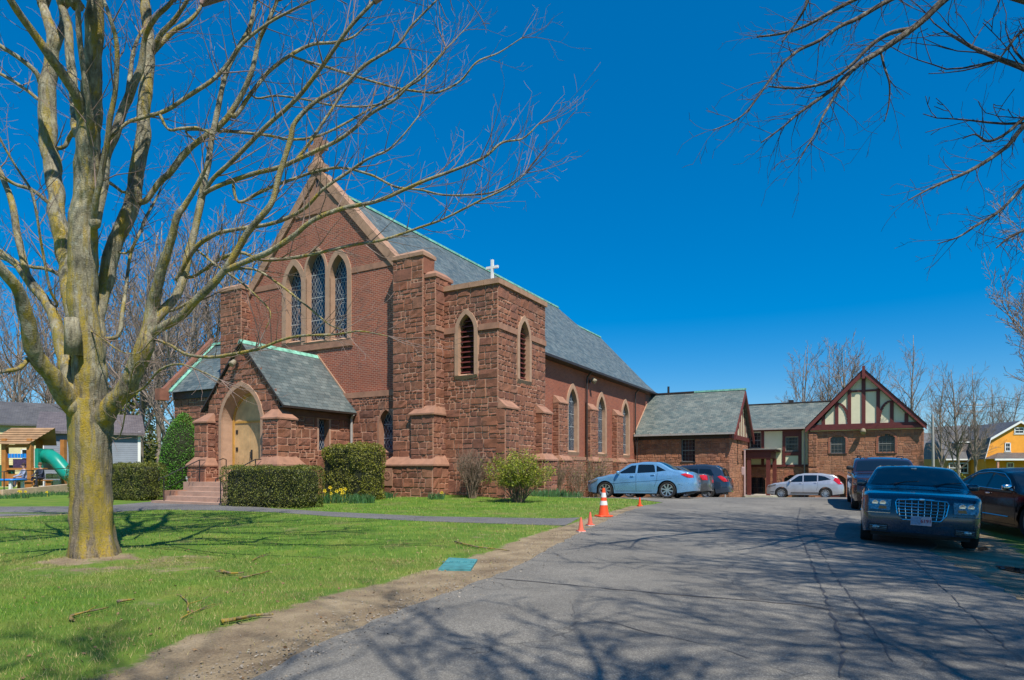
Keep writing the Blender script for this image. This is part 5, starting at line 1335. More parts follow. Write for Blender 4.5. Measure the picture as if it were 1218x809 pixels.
# ---- trees behind the viewer whose shadows fall on the drive
def place_full(x, y, h, r, seed, label, cr=6.0, **k):
    e = empty('shade_tree', (x, y, H(x, y)), 0, label, 'tree', 'bare trees beside the drive behind the viewer')
    a = MB(); b = MB(); full_tree(a, b, random.Random(seed), h, r, crown_r=cr, dens=.62, minr=.011, **k)
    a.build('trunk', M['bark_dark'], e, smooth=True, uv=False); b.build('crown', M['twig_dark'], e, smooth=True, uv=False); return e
place_full(12.2, -1.2, 17, .34, 21, 'bare tree whose shadow streaks cross the foreground asphalt', 9.0, nmain=34, first=.36, bias=(-.75, .1, -.1), lk=.55)
place_full(13.2, 2.4, 18.0, .32, 24, 'bare tree whose shadow streaks reach the middle of the drive', 9.5, nmain=32, first=.46, bias=(-.8, .0, -.1), lk=.55)
place_full(11.4, -5.4, 18, .36, 22, 'bare tree whose shadow streaks cross the drive by the dark blue sedan', 9.5, nmain=34, first=.38, bias=(-.75, .1, -.1), lk=.55)
place_full(2.6, -4.2, 13, .34, 23, 'bare tree whose shadow lies over the near edge of the asphalt', 7.0, nmain=24, first=.42, lk=.55)

# ---- background trees
def far_tree(name, h, r, seed, nst=1, cr=.34, dens=.45, minr=.014, nmain=11, bark='bark_far', twm='twig_far', el=(.7, 1.2), first=.22):
    e = empty(name); tk = MB(); tw = MB(); rnd = random.Random(seed)
    for s in range(nst):
        a = s * 2 * math.pi / nst; ox = V((math.cos(a), math.sin(a), 0)) * (.25 if nst > 1 else 0)
        pts = []; rad = []; p = ox.copy(); n = 10; d = (V((0, 0, 1)) + ox * rnd.uniform(.3, .9)).normalized()
        for i in range(n + 1):
            t = i / n; pts.append(p.copy()); rad.append(r / nst ** .5 * (1 - .88 * t)); d = (d + V((rnd.gauss(0, .05), rnd.gauss(0, .05), .03))).normalized(); p = p + d * h / n
        tk.tube(pts, rad, 7)
        for k in range(nmain):
            t = lerp(first, .9, (k + rnd.random() * .6) / nmain); q = pts[int(t * n)]; a = k * 2.4 + s; ee = rnd.uniform(*el)
            dd = V((math.cos(a) * math.cos(ee), math.sin(a) * math.cos(ee), math.sin(ee)))
            grow(tw, rnd, q, dd, h * cr * (1.2 - t * .7) * rnd.uniform(.8, 1.2), rad[int(t * n)] * .55, 0, up=.12, dens=dens, minr=minr, wob=.16, spread=(.35, .8))
    tk.build('trunk', M[bark], e, smooth=True, uv=False); tw.build('crown', M[twm], e, smooth=True, uv=False); return e
FT = [far_tree('bare_tree', 15, .22, 31, 1, .38, 1.0, minr=.010, nmain=18), far_tree('bare_tree', 13, .22, 32, 3, .34, .9, minr=.010, nmain=14), far_tree('bare_tree', 16, .17, 33, 1, .28, .85, minr=.010, el=(.9, 1.3), nmain=18), far_tree('bare_tree', 12, .22, 34, 2, .42, 1.0, minr=.010, nmain=16)]
used = set()
def put(i, px, Y, h, rz, label, group='bare trees behind the buildings', **k):
    src = FT[i]; bh = (15, 13, 16, 12)[i]
    o = src if i not in used else copy_tree(src)
    used.add(i); x = (px - CX) / F * Y
    s = h / bh; o.location = (x, Y, H(x, Y) - .1); o.rotation_euler = (0, 0, rz); o.scale = (s * k.get('w', 1), s * k.get('w', 1), s); tag(o, label, 'tree', group); return o
BG = [(0, 165, 52, 21, .3, 'bare tree in the thick stand left of the church, nearest the garage'), (1, 215, 50, 20, 1.2, 'bare many-stemmed tree rising left of the church transept'),
 (3, 250, 58, 24, 2.2, 'tall bare tree showing over the transept roof'), (0, 120, 62, 24, 4.0, 'tall bare tree behind the maple trunk'), (2, 190, 66, 26, 5.0, 'slender bare tree far behind the round clipped yew'),
 (1, 30, 58, 19, 3.1, 'bare tree behind the play tower roof'), (3, 75, 70, 22, 1.0, 'bare tree beyond the grey garage roof'), (2, -20, 60, 18, .5, 'bare tree at the edge beyond the playground'), (0, 285, 70, 27, .9, 'bare tree showing against the nave gable edge'), (1, 140, 80, 27, 5.5, 'farthest bare tree of the stand left of the church'),
 (1, 960, 66, 15.2, 2.0, 'bare many-stemmed tree left of the hall gable peak'), (3, 1000, 68, 15.5, .8, 'broad bare tree straight behind the hall gable peak'), (1, 1030, 72, 15, 4.2, 'bare tree rising right of the hall gable peak'),
 (2, 1080, 60, 15.0, 1.4, 'thin tall bare tree standing right of the hall'), (2, 1118, 64, 12.5, 2.6, 'slender bare tree behind the leaning pole'), (0, 1140, 58, 11.5, 3.3, 'bare tree in front of the grey roof, nearest the pale pole'),
 (2, 1163, 56, 11.5, 4.8, 'bare tree in front of the yellow house'), (3, 1190, 95, 15, 2.0, 'distant bare tree over the yellow house gable'),  (0, 1268, 40, 19, 2.6, 'tall bare tree reaching in from the edge above the yellow house')]
for b in BG: put(*b)
# ================================================================ clipped and loose shrubs
def m_leaf(name, a, b, c, var=True):
    t = NT(name); col = t.ramp(t.isl, [(0, a), (.5, b), (1, c)])
    col = t.mix(t.ramp(t.noise(t.pos, 2.1, 5, .7), [(.50, (0, 0, 0)), (.68, (.6, .6, .6))]), col, t.mix(.5, b, (.14, .09, .035)))
    return t.out(col, .55, None)
M['yew'] = m_leaf('dark hedge leaf', (.04, .06, .008), (.10, .125, .014), (.22, .22, .025))
M['yewtop'] = m_leaf('hedge leaf', (.06, .075, .008), (.16, .175, .014), (.30, .28, .03))
M['cypress'] = m_leaf('bright evergreen leaf', (.03, .11, .004), (.06, .21, .007), (.11, .31, .012))
M['forsythia'] = m_leaf('yellow green leaf', (.09, .14, .006), (.21, .26, .010), (.37, .38, .018))
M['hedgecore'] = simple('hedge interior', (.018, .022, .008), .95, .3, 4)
M['stem'] = simple('bare stem', (.20, .14, .10), .9, .3, 4)
def leaf_cloud(name, pts, nrm, size, mat, parent, seed=1, jit=.9):
    """small leaf faces at given points"""
    rng = np.random.default_rng(seed); n = len(pts); P = np.array(pts); N = np.array(nrm)
    a = rng.normal(size=(n, 3)); a = a * jit + N * .5; a /= np.linalg.norm(a, axis=1)[:, None]
    b = rng.normal(size=(n, 3)); b -= a * (a * b).sum(1)[:, None]; b /= np.linalg.norm(b, axis=1)[:, None]; c = np.cross(a, b)
    s = size * (.6 + .8 * rng.random(n))[:, None]
    v = np.stack([P + b * s, P + c * s * .5, P - b * s, P - c * s * .5], 1).reshape(-1, 3)
    return np_mesh(name, v, np.arange(n * 4), [4] * n, mat, parent)
def hedge(name, u0, u1, v0, v1, z0, z1, label, mat='yew', n=9000, seed=1, rnd_=.12, local=True, bumps=.05, core=True, size=.028, cat='hedge'):
    """clipped hedge in church axes"""
    e = empty(name, CH_LOC, -A29, label, cat); rng = np.random.default_rng(seed)
    sx, sy, sz = (u1 - u0) / 2, (v1 - v0) / 2, (z1 - z0) / 2; cx, cy, cz = (u0 + u1) / 2, (v0 + v1) / 2, (z0 + z1) / 2
    A = [sy * sz, sy * sz, sx * sz, sx * sz, sx * sy]; A = np.array(A) / sum(A); fc = rng.choice(5, n, p=A)
    q = rng.uniform(-1, 1, (n, 3)); N = np.zeros((n, 3))
    for k, (ax, sg) in enumerate(((0, 1), (0, -1), (1, 1), (1, -1), (2, 1))):
        m = fc == k; q[m, ax] = sg; N[m, ax] = sg
    S = np.array([sx, sy, sz]); P = q * S
    # rounded corners
    r = rnd_; inner = np.clip(P, -(S - r), S - r); inner[:, 2] = np.clip(P[:, 2], -sz, sz - r); d = P - inner; L = np.linalg.norm(d, axis=1)[:, None] + 1e-9
    P = inner + d / L * np.minimum(L, r); N = N * .5 + d / L * .5
    bm = np.array([mnoise.fractal(V((p[0] * 1.7 + seed, p[1] * 1.7, p[2] * 1.7)), 1, 2, 3) for p in P])
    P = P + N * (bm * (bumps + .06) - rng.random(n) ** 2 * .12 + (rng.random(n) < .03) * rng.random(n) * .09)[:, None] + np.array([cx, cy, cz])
    leaf_cloud('foliage', P, N, size, M[mat], e, seed)
    c = MB(); c.sell((cx, cy, cz), (sx - .09, sy - .09, sz - .09), .25, 24, 12); c.build('dark_core', M['hedgecore'], e, uv=False)  # solid dark core behind the leaf shell
    return e
# long low hedge right of the steps
hedge('hedge', 2.42, 6.2, -6.7, -5.65, .08, 1.46, 'long low clipped hedge right of the church steps', n=26000, seed=2, size=.022)
hedge('hedge', 3.25, 5.45, -3.1, -1.7, .15, 2.3, 'tall rounded olive hedge in front of the lancet window', mat='yewtop', n=26000, seed=3, rnd_=.35, bumps=.14, size=.025)
hedge('hedge', -9.6, -4.0, -5.6, -4.5, .0, 1.58, 'low clipped hedge left of the church steps', n=36000, seed=4, bumps=.10, size=.024)
# domed yew beside the porch: half egg
def dome(name, loc, rx, ry, rz, label, mat, n, seed, size=.03, cat='shrub', loose=0.0, lobes=.08):
    e = empty(name, loc, 0, label, cat); rng = np.random.default_rng(seed)
    d = rng.normal(size=(n, 3)); d /= np.linalg.norm(d, axis=1)[:, None]; d[:, 2] = np.abs(d[:, 2]) * 1.0 - (rng.random(n) < .25) * rng.random(n) * .4
    bm = np.array([mnoise.fractal(V((p[0] * 2.2 + seed, p[1] * 2.2, p[2] * 2.2)), 1, 2, 3) for p in d])
    k = (1 + bm * lobes - rng.random(n) ** 2 * (.08 + loose))[:, None]
    P = d * k * np.array([rx, ry, rz]); keep = P[:, 2] > -.05 * rz
    leaf_cloud('foliage', P[keep], d[keep], size, M[mat], e, seed); return e
def lw(u, v, z=0):
    c_, s_ = math.cos(A29), math.sin(A29); return V((CH_LOC[0] + u * c_ + v * s_, CH_LOC[1] - u * s_ + v * c_, z))
p = lw(-6.55, -2.1); e = dome('yew', (p.x, p.y, .2), 1.08, 1.1, 3.75, 'bright green domed evergreen beside the porch buttress', 'cypress', 26000, 5, .028, 'evergreen shrub', 0, .05)
c = MB(); c.sell((0, 0, 1.3), (.92, .92, 2.05), .9, 20, 12); c.build('dark_core', M['hedgecore'], e, uv=False)  # solid dark core inside the dome of leaves
# yellow-green shrub by the tower corner with its bare stems
def shrub(name, loc, label, mat, nst, h, rad, nleaf, seed, size=.04, cat='shrub', lean=.5, sub=3):
    e = empty(name, loc, 0, label, cat); rnd = random.Random(seed); tw = MB(); pts = []
    class Rec:
        pass
    for i in range(nst):
        a = rnd.uniform(0, 2 * math.pi); d = V((math.cos(a) * lean * rnd.uniform(.2, 1.3), math.sin(a) * lean * rnd.uniform(.2, 1.3), 1)).normalized(); p = V((math.cos(a) * .12, math.sin(a) * .12, -.05))
        L = h * rnd.uniform(.7, 1.05); n = 9; P = [p.copy()]
        for j in range(n):
            d = (d + V((rnd.gauss(0, .13), rnd.gauss(0, .13), .02))).normalized(); p = p + d * L / n; P.append(p.copy())
            if j > 2:
                for _ in range(sub):
                    e2 = rdir(rnd, d, rnd.uniform(.4, 1.1)); Lb = rnd.uniform(.15, .45) * rad
                    q = p + e2 * Lb * .5 + V((0, 0, .03)); r_ = q + e2 * Lb * .5 + V((0, 0, .05)); tw.tube([p, q, r_], [.006, .004, .002], 3, cap=False); pts += [q, r_, q.lerp(r_, .5)]
        tw.tube(P, [.016 * (1 - .8 * j / n) for j in range(n + 1)], 4, cap=False)
    tw.build('stems', M['stem'], e, uv=False)
    if nleaf:
        rng = np.random.default_rng(seed); cand = [q for q in pts if q.z > h * .38]; idx_ = rng.integers(0, len(cand), nleaf); P = np.array([cand[i] for i in idx_]) + rng.normal(0, .045, (nleaf, 3))
        leaf_cloud('foliage', P, np.tile([0, 0, 1.], (nleaf, 1)), size, M[mat], e, seed)
    return e
def G(px, py, lift=0):
    x, y = gp(px, py); return V((x, y, H(x, y) + lift))
s1 = lw(10.7, -.9); shrub('forsythia', (s1.x, s1.y, H(s1.x, s1.y)), 'yellow-green leafing shrub in front of the tower corner', 'forsythia', 52, 1.5, 1.1, 18000, 7, .026, lean=.45)
s2 = lw(8.4, -.35); shrub('bare_bush', (s2.x, s2.y, H(s2.x, s2.y)), 'leafless tangled bush against the tower front', 'yew', 40, 1.7, 1.0, 0, 8, lean=.16, sub=5)
s3 = lw(6.95, 10.2); shrub('bare_bush', (s3.x, s3.y, H(s3.x, s3.y)), 'leafless climber against the first side buttress', 'yew', 30, 2.0, 1.0, 160, 9, lean=.2, sub=5)
s4 = lw(6.95, 13.2); shrub('bare_bush', (s4.x, s4.y, H(s4.x, s4.y)), 'leafless climber under the first side window', 'yew', 26, 2.2, 1.0, 160, 10, lean=.2, sub=5)
s5 = lw(6.95, 16.4); shrub('bare_bush', (s5.x, s5.y, H(s5.x, s5.y)), 'leafless climber near the side downpipe behind the light blue sedan', 'yewtop', 30, 2.6, 1.0, 350, 12, lean=.16, sub=5)
s6 = lw(12.6, 30.8); shrub('flowering_shrub', (14.0, 43.6, H(14, 43.6)), 'low green shrub at the foot of the maroon canopy', 'forsythia', 20, .7, .9, 500, 13, .04, lean=.9)
def lwg(u, v): w = lw(u, v); return V((w.x, w.y, H(w.x, w.y)))
# daffodils and bulb clumps
M['daffleaf'] = m_leaf('bulb leaf', (.02, .07, .02), (.03, .10, .03), (.05, .16, .03))
M['daffy'] = simple('daffodil yellow', (.80, .62, .03), .5, .05)
def bulbs(loc, label, n, nf, h, seed, cat='flowers', name='daffodil_clump', rad=.35):
    e = empty(name, loc, 0, label, cat); rnd = random.Random(seed); lf = MB()
    for i in range(n):
        a = rnd.uniform(0, 6.28); r = rad * math.sqrt(rnd.random()); x, y = r * math.cos(a) * 1.4, r * math.sin(a); dx, dy = rnd.gauss(0, .09), rnd.gauss(0, .06); hh = h * rnd.uniform(.6, 1)
        w = .011; lf.add([(x - w, y, -.02), (x + w, y, -.02), (x + w + dx * .5, y + dy * .5, hh * .6), (x - w + dx * .5, y + dy * .5, hh * .6), (x + dx, y + dy, hh)], [(0, 1, 2, 3), (3, 2, 4)])
    lf.build('leaves', M['daffleaf'], e, uv=False)
    for i in range(nf):
        a = rnd.uniform(0, 6.28); r = rad * math.sqrt(rnd.random()); x, y, z = r * math.cos(a) * 1.5, r * math.sin(a), h * rnd.uniform(.75, 1.35); b = MB()
        b.tube([(x, y, 0), (x, y - .01, z)], .005, 4)
        for k in range(6):
            t_ = k / 6 * 6.28; b.add([(x, y - .02, z), (x + .05 * math.cos(t_ - .4), y - .03, z + .05 * math.sin(t_ - .4)), (x + .075 * math.cos(t_), y - .025, z + .075 * math.sin(t_)), (x + .05 * math.cos(t_ + .4), y - .03, z + .05 * math.sin(t_ + .4))], [(0, 1, 2, 3)])
        b.lathe([(.018, -.02), (.026, -.07), (.034, -.075)], (x, y, z), 'y', 8); b.build('flower', M['daffy'], e, uv=False)
    return e
bulbs(lwg(4.95, -4.1), 'daffodil clump with yellow flowers at the end of the low hedge', 160, 8, .42, 1)
bulbs(lwg(5.95, -3.75), 'leafy bulb clump without flowers before the tall hedge', 200, 0, .38, 2, name='bulb_clump', cat='plant')
bulbs(lwg(7.35, -1.25), 'small leafy clump at the corner buttress foot', 60, 1, .3, 3, name='bulb_clump', cat='plant', rad=.25)
bulbs(lwg(5.2, -1.5), 'small bulb clump under the cornerstone', 70, 0, .3, 4, name='bulb_clump', cat='plant', rad=.22)
bulbs(V((1.4, 25.7, H(1.4, 25.7))), 'pale leafy plants right of the yellow-green shrub', 220, 0, .38, 5, name='bulb_clump', cat='plant', rad=.6)
bulbs(V((2.3, 26.6, H(2.3, 26.6))), 'leafy clump beside the white wheel stop', 150, 0, .3, 6, name='bulb_clump', cat='plant', rad=.5)
for i, (px, py) in enumerate(((10, 593), (36, 591), (62, 589))):
    bulbs(G(px, py), ('grassy plant clump under the low wall, ' + ('leftmost', 'middle', 'right one')[i]), 130, 4 if i == 1 else 0, .26, 20 + i, name='bulb_clump', cat='plant', rad=.6)
# fallen sticks on the lawn
def stick(pts, r, label, seed):
    rnd = random.Random(seed); P = []
    for px, py in pts: q = G(px, py, r + .012); P.append(q)
    b = MB(); Q = catmull([tuple(p) for p in P], 4) if len(P) > 2 else [tuple(P[0]), tuple((P[0] + P[1]) / 2), tuple(P[1])]
    Q = [V(q) + V((rnd.gauss(0, .006), rnd.gauss(0, .006), 0)) for q in Q]
    b.tube(Q, [r * (1 - .6 * i / (len(Q) - 1)) for i in range(len(Q))], 6)
    if len(Q) > 4:
        d = (Q[3] - Q[2]).normalized(); b.tube([Q[3], Q[3] + V((d.y, -d.x, .25)) * .12, Q[3] + V((d.y, -d.x, .3)) * .2 + d * .08], [r * .5, r * .35, r * .2], 4)
    o = b.build('fallen_branch', M['bark'], None, smooth=True, uv=False); return tag(o, label, 'branch', 'fallen sticks on the lawn')
stick([(84, 741), (88, 735), (105, 731), (128, 726)], .016, 'pale crooked stick left of the lawn centre', 1)
stick([(138, 719), (160, 716)], .018, 'short straight stick below the maple trunk', 2)
stick([(263, 744), (285, 740), (305, 736), (325, 735)], .022, 'long pale stick at the dirt edge', 3)
stick([(541, 646), (565, 652), (590, 655), (606, 657)], .016, 'thin curved stick above the teal utility cover', 4)
stick([(225, 731), (222, 718), (214, 709)], .010, 'upright forked twig on the lawn centre', 5)
stick([(285, 690), (305, 686), (320, 682)], .014, 'thin stick on the right of the lawn', 6)
stick([(215, 738), (240, 726), (258, 720)], .008, 'fine twig beside the forked twig', 7)
stick([(300, 668), (308, 664), (318, 660)], .010, 'short twig under the maple shadow', 8)
stick([(262, 682), (275, 685), (290, 684)], .022, 'rusty brown bark piece on the lawn', 9)
# ================================================================ cars
def m_paint(name, c, rough=.28, metal=.35, coat=1.0, spec=.5):
    t = NT(name); n = t.noise(t.obj, 2.5, 3); col = t.ramp(n, [(.3, sc(c, .9)), (.7, sc(c, 1.1))])
    dust = t.ramp(t.noise(t.obj, 18, 5, .7), [(.4, (rough,) * 3), (.8, (rough + .18,) * 3)])
    return t.out(col, dust, None, Metallic=metal, Coat__Weight=coat, Coat__Roughness=.05, Specular__IOR__Level=spec)
M['carglass'] = simple('car glass', (.006, .009, .012), .04, .1, 2, Specular__IOR__Level=.8)
M['tyre'] = simple('tyre rubber', (.018, .018, .018), .85, .2, 8, .2)
M['rim'] = simple('alloy wheel', (.55, .56, .57), .3, .08, 4, Metallic=.9)
M['chrome'] = simple('chrome', (.75, .76, .78), .14, .04, 4, Metallic=1.0)
M['plastic'] = simple('black plastic', (.02, .02, .021), .6, .2, 6)
M['taill'] = simple('red tail lamp', (.55, .012, .015), .15, .15, 9, Coat__Weight=1.0)
M['headl'] = simple('headlamp lens', (.26, .28, .29), .12, .7, 38, Metallic=.5, Coat__Weight=1.0)
M['amber'] = simple('amber lens', (.6, .20, .03), .2, .1, 9)
M['plate'] = simple('licence plate', (.66, .50, .53), .5, .08, 30)
M['platered'] = simple('plate red', (.45, .03, .05), .5, .05)
M['plateblue'] = simple('plate blue', (.30, .36, .48), .5, .3, 30)
def car(name, label, cat, x, y, head, P, group=None):
    L, W, Hh, wb, fo, r = P['L'], P['W'], P['H'], P['wb'], P['fo'], P['r']
    belt, wr, clr = P['belt'], P.get('wr', .76), P.get('clr', .2)
    paint = P['paint']; hx = L / 2
    top = lambda s: sinterp(P['top'], s) if P.get('smooth', True) else interp(P['top'], s)
    plan = lambda s: interp(P['plan'], s)
    sw = (fo, fo + wb); Ra = r + .055
    def vert(z):
        return interp([(0, .90), (clr, .95), (.42, .99), (.6, 1.0), (belt - .06, .985), (belt, .965), (Hh, wr)], z)
    def hw(s, z): return W / 2 * plan(s) * vert(z)
    nb, rb = P.get('nb', .10), P.get('rb', .07)
    def X(s, z):
        x = hx - s
        k = max(0, 1 - s / .5); x += nb * (k * k) * (1 - min(1, ((z - .48) / .42) ** 2)) - nb * .6 * k * k
        k = max(0, 1 - (L - s) / .5); x -= rb * (k * k) * (1 - min(1, ((z - .55) / .45) ** 2)) - rb * .6 * k * k
        return x
    def zb(s):
        z = clr + (.06 * max(0, 1 - s / .6)) + (.10 * max(0, 1 - (L - s) / .7))
        for c in sw:
            if abs(s - c) < Ra: z = max(z, r + math.sqrt(Ra * Ra - (s - c) ** 2))
        return z
    def rc(s): return min(.11, .035 + .075 * min(1, max(0, min(s, L - s) / .3)))
    ss = sorted(set([round(L * i / 60, 4) for i in range(61)] + [.02, .05, .1, L - .02, L - .05, L - .1] + [round(c + Ra * math.sin(a * math.pi / 2 / 7) * sg, 4) for c in sw for a in range(8) for sg in (-1, 1)] + [s for s, z in P['top'] if 0 < s < L]))
    nS, nA, nT = 11, 4, 5; b = MB(); N = nS + nA + nT + 1
    def section(s):
        zt = top(s); z0 = min(zb(s), zt - .12); q = rc(s); cr = .02 + .015 * min(1, max(0, zt - belt))
        out = []
        for j in range(nS + 1):
            z = lerp(z0, zt - q, j / nS); out.append((hw(s, z), z))
        y0 = hw(s, zt - q)
        for j in range(1, nA + 1):
            a = math.pi / 2 * j / nA; out.append((y0 - q * (1 - math.cos(a)), zt - q + q * math.sin(a)))
        ye = y0 - q
        for j in range(1, nT + 1):
            f = 1 - j / nT; out.append((ye * f, zt + cr * (1 - f * f)))
        return out
    secs = [section(s) for s in ss]; vs = []
    for s, se in zip(ss, secs):
        for y_, z_ in se: vs.append((X(s, z_), y_, z_))
        for y_, z_ in se[-2::-1]: vs.append((X(s, z_), -y_, z_))
    K = 2 * len(secs[0]) - 1; fs = []
    for i in range(len(ss) - 1):
        for j in range(K - 1): fs.append((i * K + j, i * K + j + 1, (i + 1) * K + j + 1, (i + 1) * K + j))
    for i, rev in ((0, False), (len(ss) - 1, True)):
        for j in range((K - 1) // 2):
            f = (i * K + j, i * K + K - 1 - j, i * K + K - 2 - j, i * K + j + 1)
            fs.append(tuple(reversed(f)) if rev else f)
    b.add(vs, [f if len(set(f)) == 4 else tuple(dict.fromkeys(f)) for f in fs])
    root = empty(name, (0, 0, 0), 0, label, cat, group)
    body = b.build('body', paint, root, smooth=True, uv=False); body.data.set_sharp_from_angle(angle=R(38))
    # underbody / wheel wells
    u = MB(); u.box(-hx + .25, hx - .25, -W / 2 * .80, W / 2 * .80, clr - .03, .62); u.build('underbody', M['plastic'], root, uv=False)
    def sp(s, z, o=.006, sd=1): return V((X(s, z), sd * (hw(s, z) + o), z))
    def patch(mb, poly, sd, o=.006, n=14, bul=0):
        s0, s1 = min(p[0] for p in poly), max(p[0] for p in poly); rows = []
        for i in range(n + 1):
            s = lerp(s0 + 1e-4, s1 - 1e-4, i / n); zs = []; m = len(poly)
            for k in range(m):
                (a, c), (d, e) = poly[k], poly[(k + 1) % m]
                if (a > s) != (d > s): zs.append(c + (e - c) * (s - a) / (d - a))
            if len(zs) < 2: continue
            z0, z1 = min(zs), max(zs); rows.append([sp(s, lerp(z0, z1, j / 5), o + bul * math.sin(math.pi * j / 5) * math.sin(math.pi * i / n), sd) for j in range(6)])
        v_ = [p for r_ in rows for p in r_]; f_ = []
        for i in range(len(rows) - 1):
            for j in range(5):
                q = (i * 6 + j, i * 6 + j + 1, (i + 1) * 6 + j + 1, (i + 1) * 6 + j); f_.append(q if sd > 0 else q[::-1])
        mb.add(v_, f_)
    for sd in (1, -1):
        for poly in P['side']:
            q = MB(); patch(q, poly, sd, .004); q.build('side_window', M['carglass'], root, smooth=True, uv=False)
        q = MB()
        for ln in P.get('seams', []):
            for (a, c), (d, e) in zip(ln, ln[1:]):
                m = max(1, int(math.hypot(a - d, c - e) / .08))
                for k in range(m):
                    s0, z0, s1, z1 = lerp(a, d, k / m), lerp(c, e, k / m), lerp(a, d, (k + 1) / m), lerp(c, e, (k + 1) / m)
                    t_ = V((s1 - s0, z1 - z0)).normalized(); w_ = .005
                    q.add([sp(s0 - t_.y * w_, z0 + t_.x * w_, .0035, sd), sp(s0 + t_.y * w_, z0 - t_.x * w_, .0035, sd), sp(s1 + t_.y * w_, z1 - t_.x * w_, .0035, sd), sp(s1 - t_.y * w_, z1 + t_.x * w_, .0035, sd)], [(0, 1, 2, 3)])
        if q.v: q.build('door_seams', M['plastic'], root, uv=False)
        q = MB()
        for ln, w_, mt in P.get('trim', []):
            pts = [sp(a, c, .008, sd) for a, c in ln]; q.tube(pts, w_, 4)
        if q.v: q.build('side_moulding', P['trim'][0][2], root, uv=False)
        for s, z in P.get('handles', []):
            q = MB(); q.sell(sp(s, z, .02, sd), (.085, .014, .018), .5, 10, 6); q.build('door_handle', P.get('hm', paint), root, smooth=True, uv=False)
        q = MB(); s, z = P['mirror']; q.sell(sp(s, z, .10, sd), (.055, .10, .07), .6, 14, 8); q.tube([sp(s, z - .05, -.02, sd), sp(s, z - .04, .08, sd)], .022, 6)
        q.build('mirror', P.get('mm', paint), root, smooth=True, uv=False)
        for poly in P.get('tail_side', []):
            q = MB(); patch(q, poly, sd, .012, 10, .012)
            # wrap to the rear face
            s1 = max(p[0] for p in poly); zz = [p[1] for p in poly if p[0] > s1 - .25]; z0, z1 = min(zz), max(zz); m = 5; v_ = []
            for i in range(m + 1):
                yy = lerp(hw(L, z0) + .01, P.get('tail_in', W / 2 * .5), i / m)
                v_ += [(X(L, z0) - .012, sd * yy, z0), (X(L, z1) - .012, sd * yy, z1)]
            q.add(v_, [((2 * i, 2 * i + 1, 2 * i + 3, 2 * i + 2) if sd < 0 else (2 * i + 2, 2 * i + 3, 2 * i + 1, 2 * i)) for i in range(m)])
            q.build('tail_lamp', M['taill'], root, smooth=False, uv=False)
        for poly in P.get('head_side', []):
            q = MB(); patch(q, poly, sd, .01, 10, .01); q.build('headlamp', M['headl'], root, smooth=True, uv=False)
        for sw_ in sw:
            yw = sd * (W / 2 * .985 - .11); wh = MB(); tw_ = .105
            cx = hx - sw_; ri = r * P.get('rimk', .68)
            wh.lathe([(ri, -tw_ * .8), (r * .93, -tw_), (r * .985, -tw_ * .8), (r, -tw_ * .45), (r, tw_ * .45), (r * .985, tw_ * .8), (r * .93, tw_), (ri, tw_ * .8)], (cx, yw, r), 'y', 32)
            wo = wh.build('wheel', M['tyre'], root, smooth=True, uv=False); wo.data.set_sharp_from_angle(angle=R(50))
            rm = MB(); f_ = sd * .078
            rm.lathe([(ri, sd * .085), (ri * .985, sd * .09), (ri * .93, sd * .085), (ri * .88, sd * .02)], (cx, yw, r), 'y', 32)
            rm.lathe([(.001, f_), (.055, f_), (.065, f_ - sd * .02)], (cx, yw, r), 'y', 16)
            ns = P.get('spokes', 7)
            for k in range(ns):
                a = 2 * math.pi * k / ns + .2; ca, sa = math.cos(a), math.sin(a); w0, w1 = P.get('spw', .03), P.get('spw', .03) * 1.15
                def q_(rr, ww, yy): return V((cx + ca * rr - sa * ww, yw + yy, r + sa * rr + ca * ww))
                rm.hexa([q_(.04, -w0, f_ - sd * .025), q_(.04, w0, f_ - sd * .025), q_(ri * .94, w1, f_ - sd * .02), q_(ri * .94, -w1, f_ - sd * .02)], [q_(.04, -w0, f_), q_(.04, w0, f_), q_(ri * .94, w1, f_ + sd * .006), q_(ri * .94, -w1, f_ + sd * .006)])
            rm.build('rim', M['rim'], wo, uv=False)
            dk = MB(); dk.lathe([(.001, sd * .02), (ri * .9, sd * .02)], (cx, yw, r), 'y', 24); dk.build('dark_disc', M['plastic'], wo, uv=False)  # flat dark disc filling the gaps behind the spokes
    # windscreen and rear window
    def screen(nm, s0, s1, inset=.05, crown=.035):
        q = MB(); n, m = 10, 12; v_ = []
        for i in range(n + 1):
            s = lerp(s0, s1, i / n); zt = top(s); k = rc(s); ye = hw(s, zt - k) - k * .55 - inset * .4
            for j in range(m + 1):
                f = -1 + 2 * j / m; cr = .02 + .015 * min(1, max(0, zt - belt))
                zz = zt + cr * (1 - min(1, (abs(f) * ye / max(.01, hw(s, zt - k) - k)) ** 2)) - (k * .13 if abs(f) > .999 else 0)
                d = (top(s + .05) - top(s - .05)) / .1; nl = math.hypot(d, 1)
                v_.append((X(s, zt) + d / nl * .008, f * ye, zz + .008 / nl))
        q.add(v_, [(i * (m + 1) + j, i * (m + 1) + j + 1, (i + 1) * (m + 1) + j + 1, (i + 1) * (m + 1) + j) for i in range(n) for j in range(m)])
        return q.build(nm, M['carglass'], root, smooth=True, uv=False)
    root['_x'] = 0; del root['_x']
    wsn = screen('windscreen', *P['ws']); screen('rear_window', *P['rw'])
    # place on the ground with the pitch and roll the surface gives
    ch, sh = math.cos(head), math.sin(head); hb = wb / 2; fx = hx - fo; rx = hx - fo - wb; wy = W / 2 - .12
    def g(a, c): xx, yy = x + a * ch - c * sh, y + a * sh + c * ch; return V((a, c, H(xx, yy) + .012))
    p1, p2, p3, p4 = g(fx, wy), g(fx, -wy), g(rx, wy), g(rx, -wy)
    fwd = ((p1 + p2) - (p3 + p4)).normalized(); lft = ((p1 + p3) - (p2 + p4)).normalized(); up = fwd.cross(lft).normalized(); lft = up.cross(fwd)
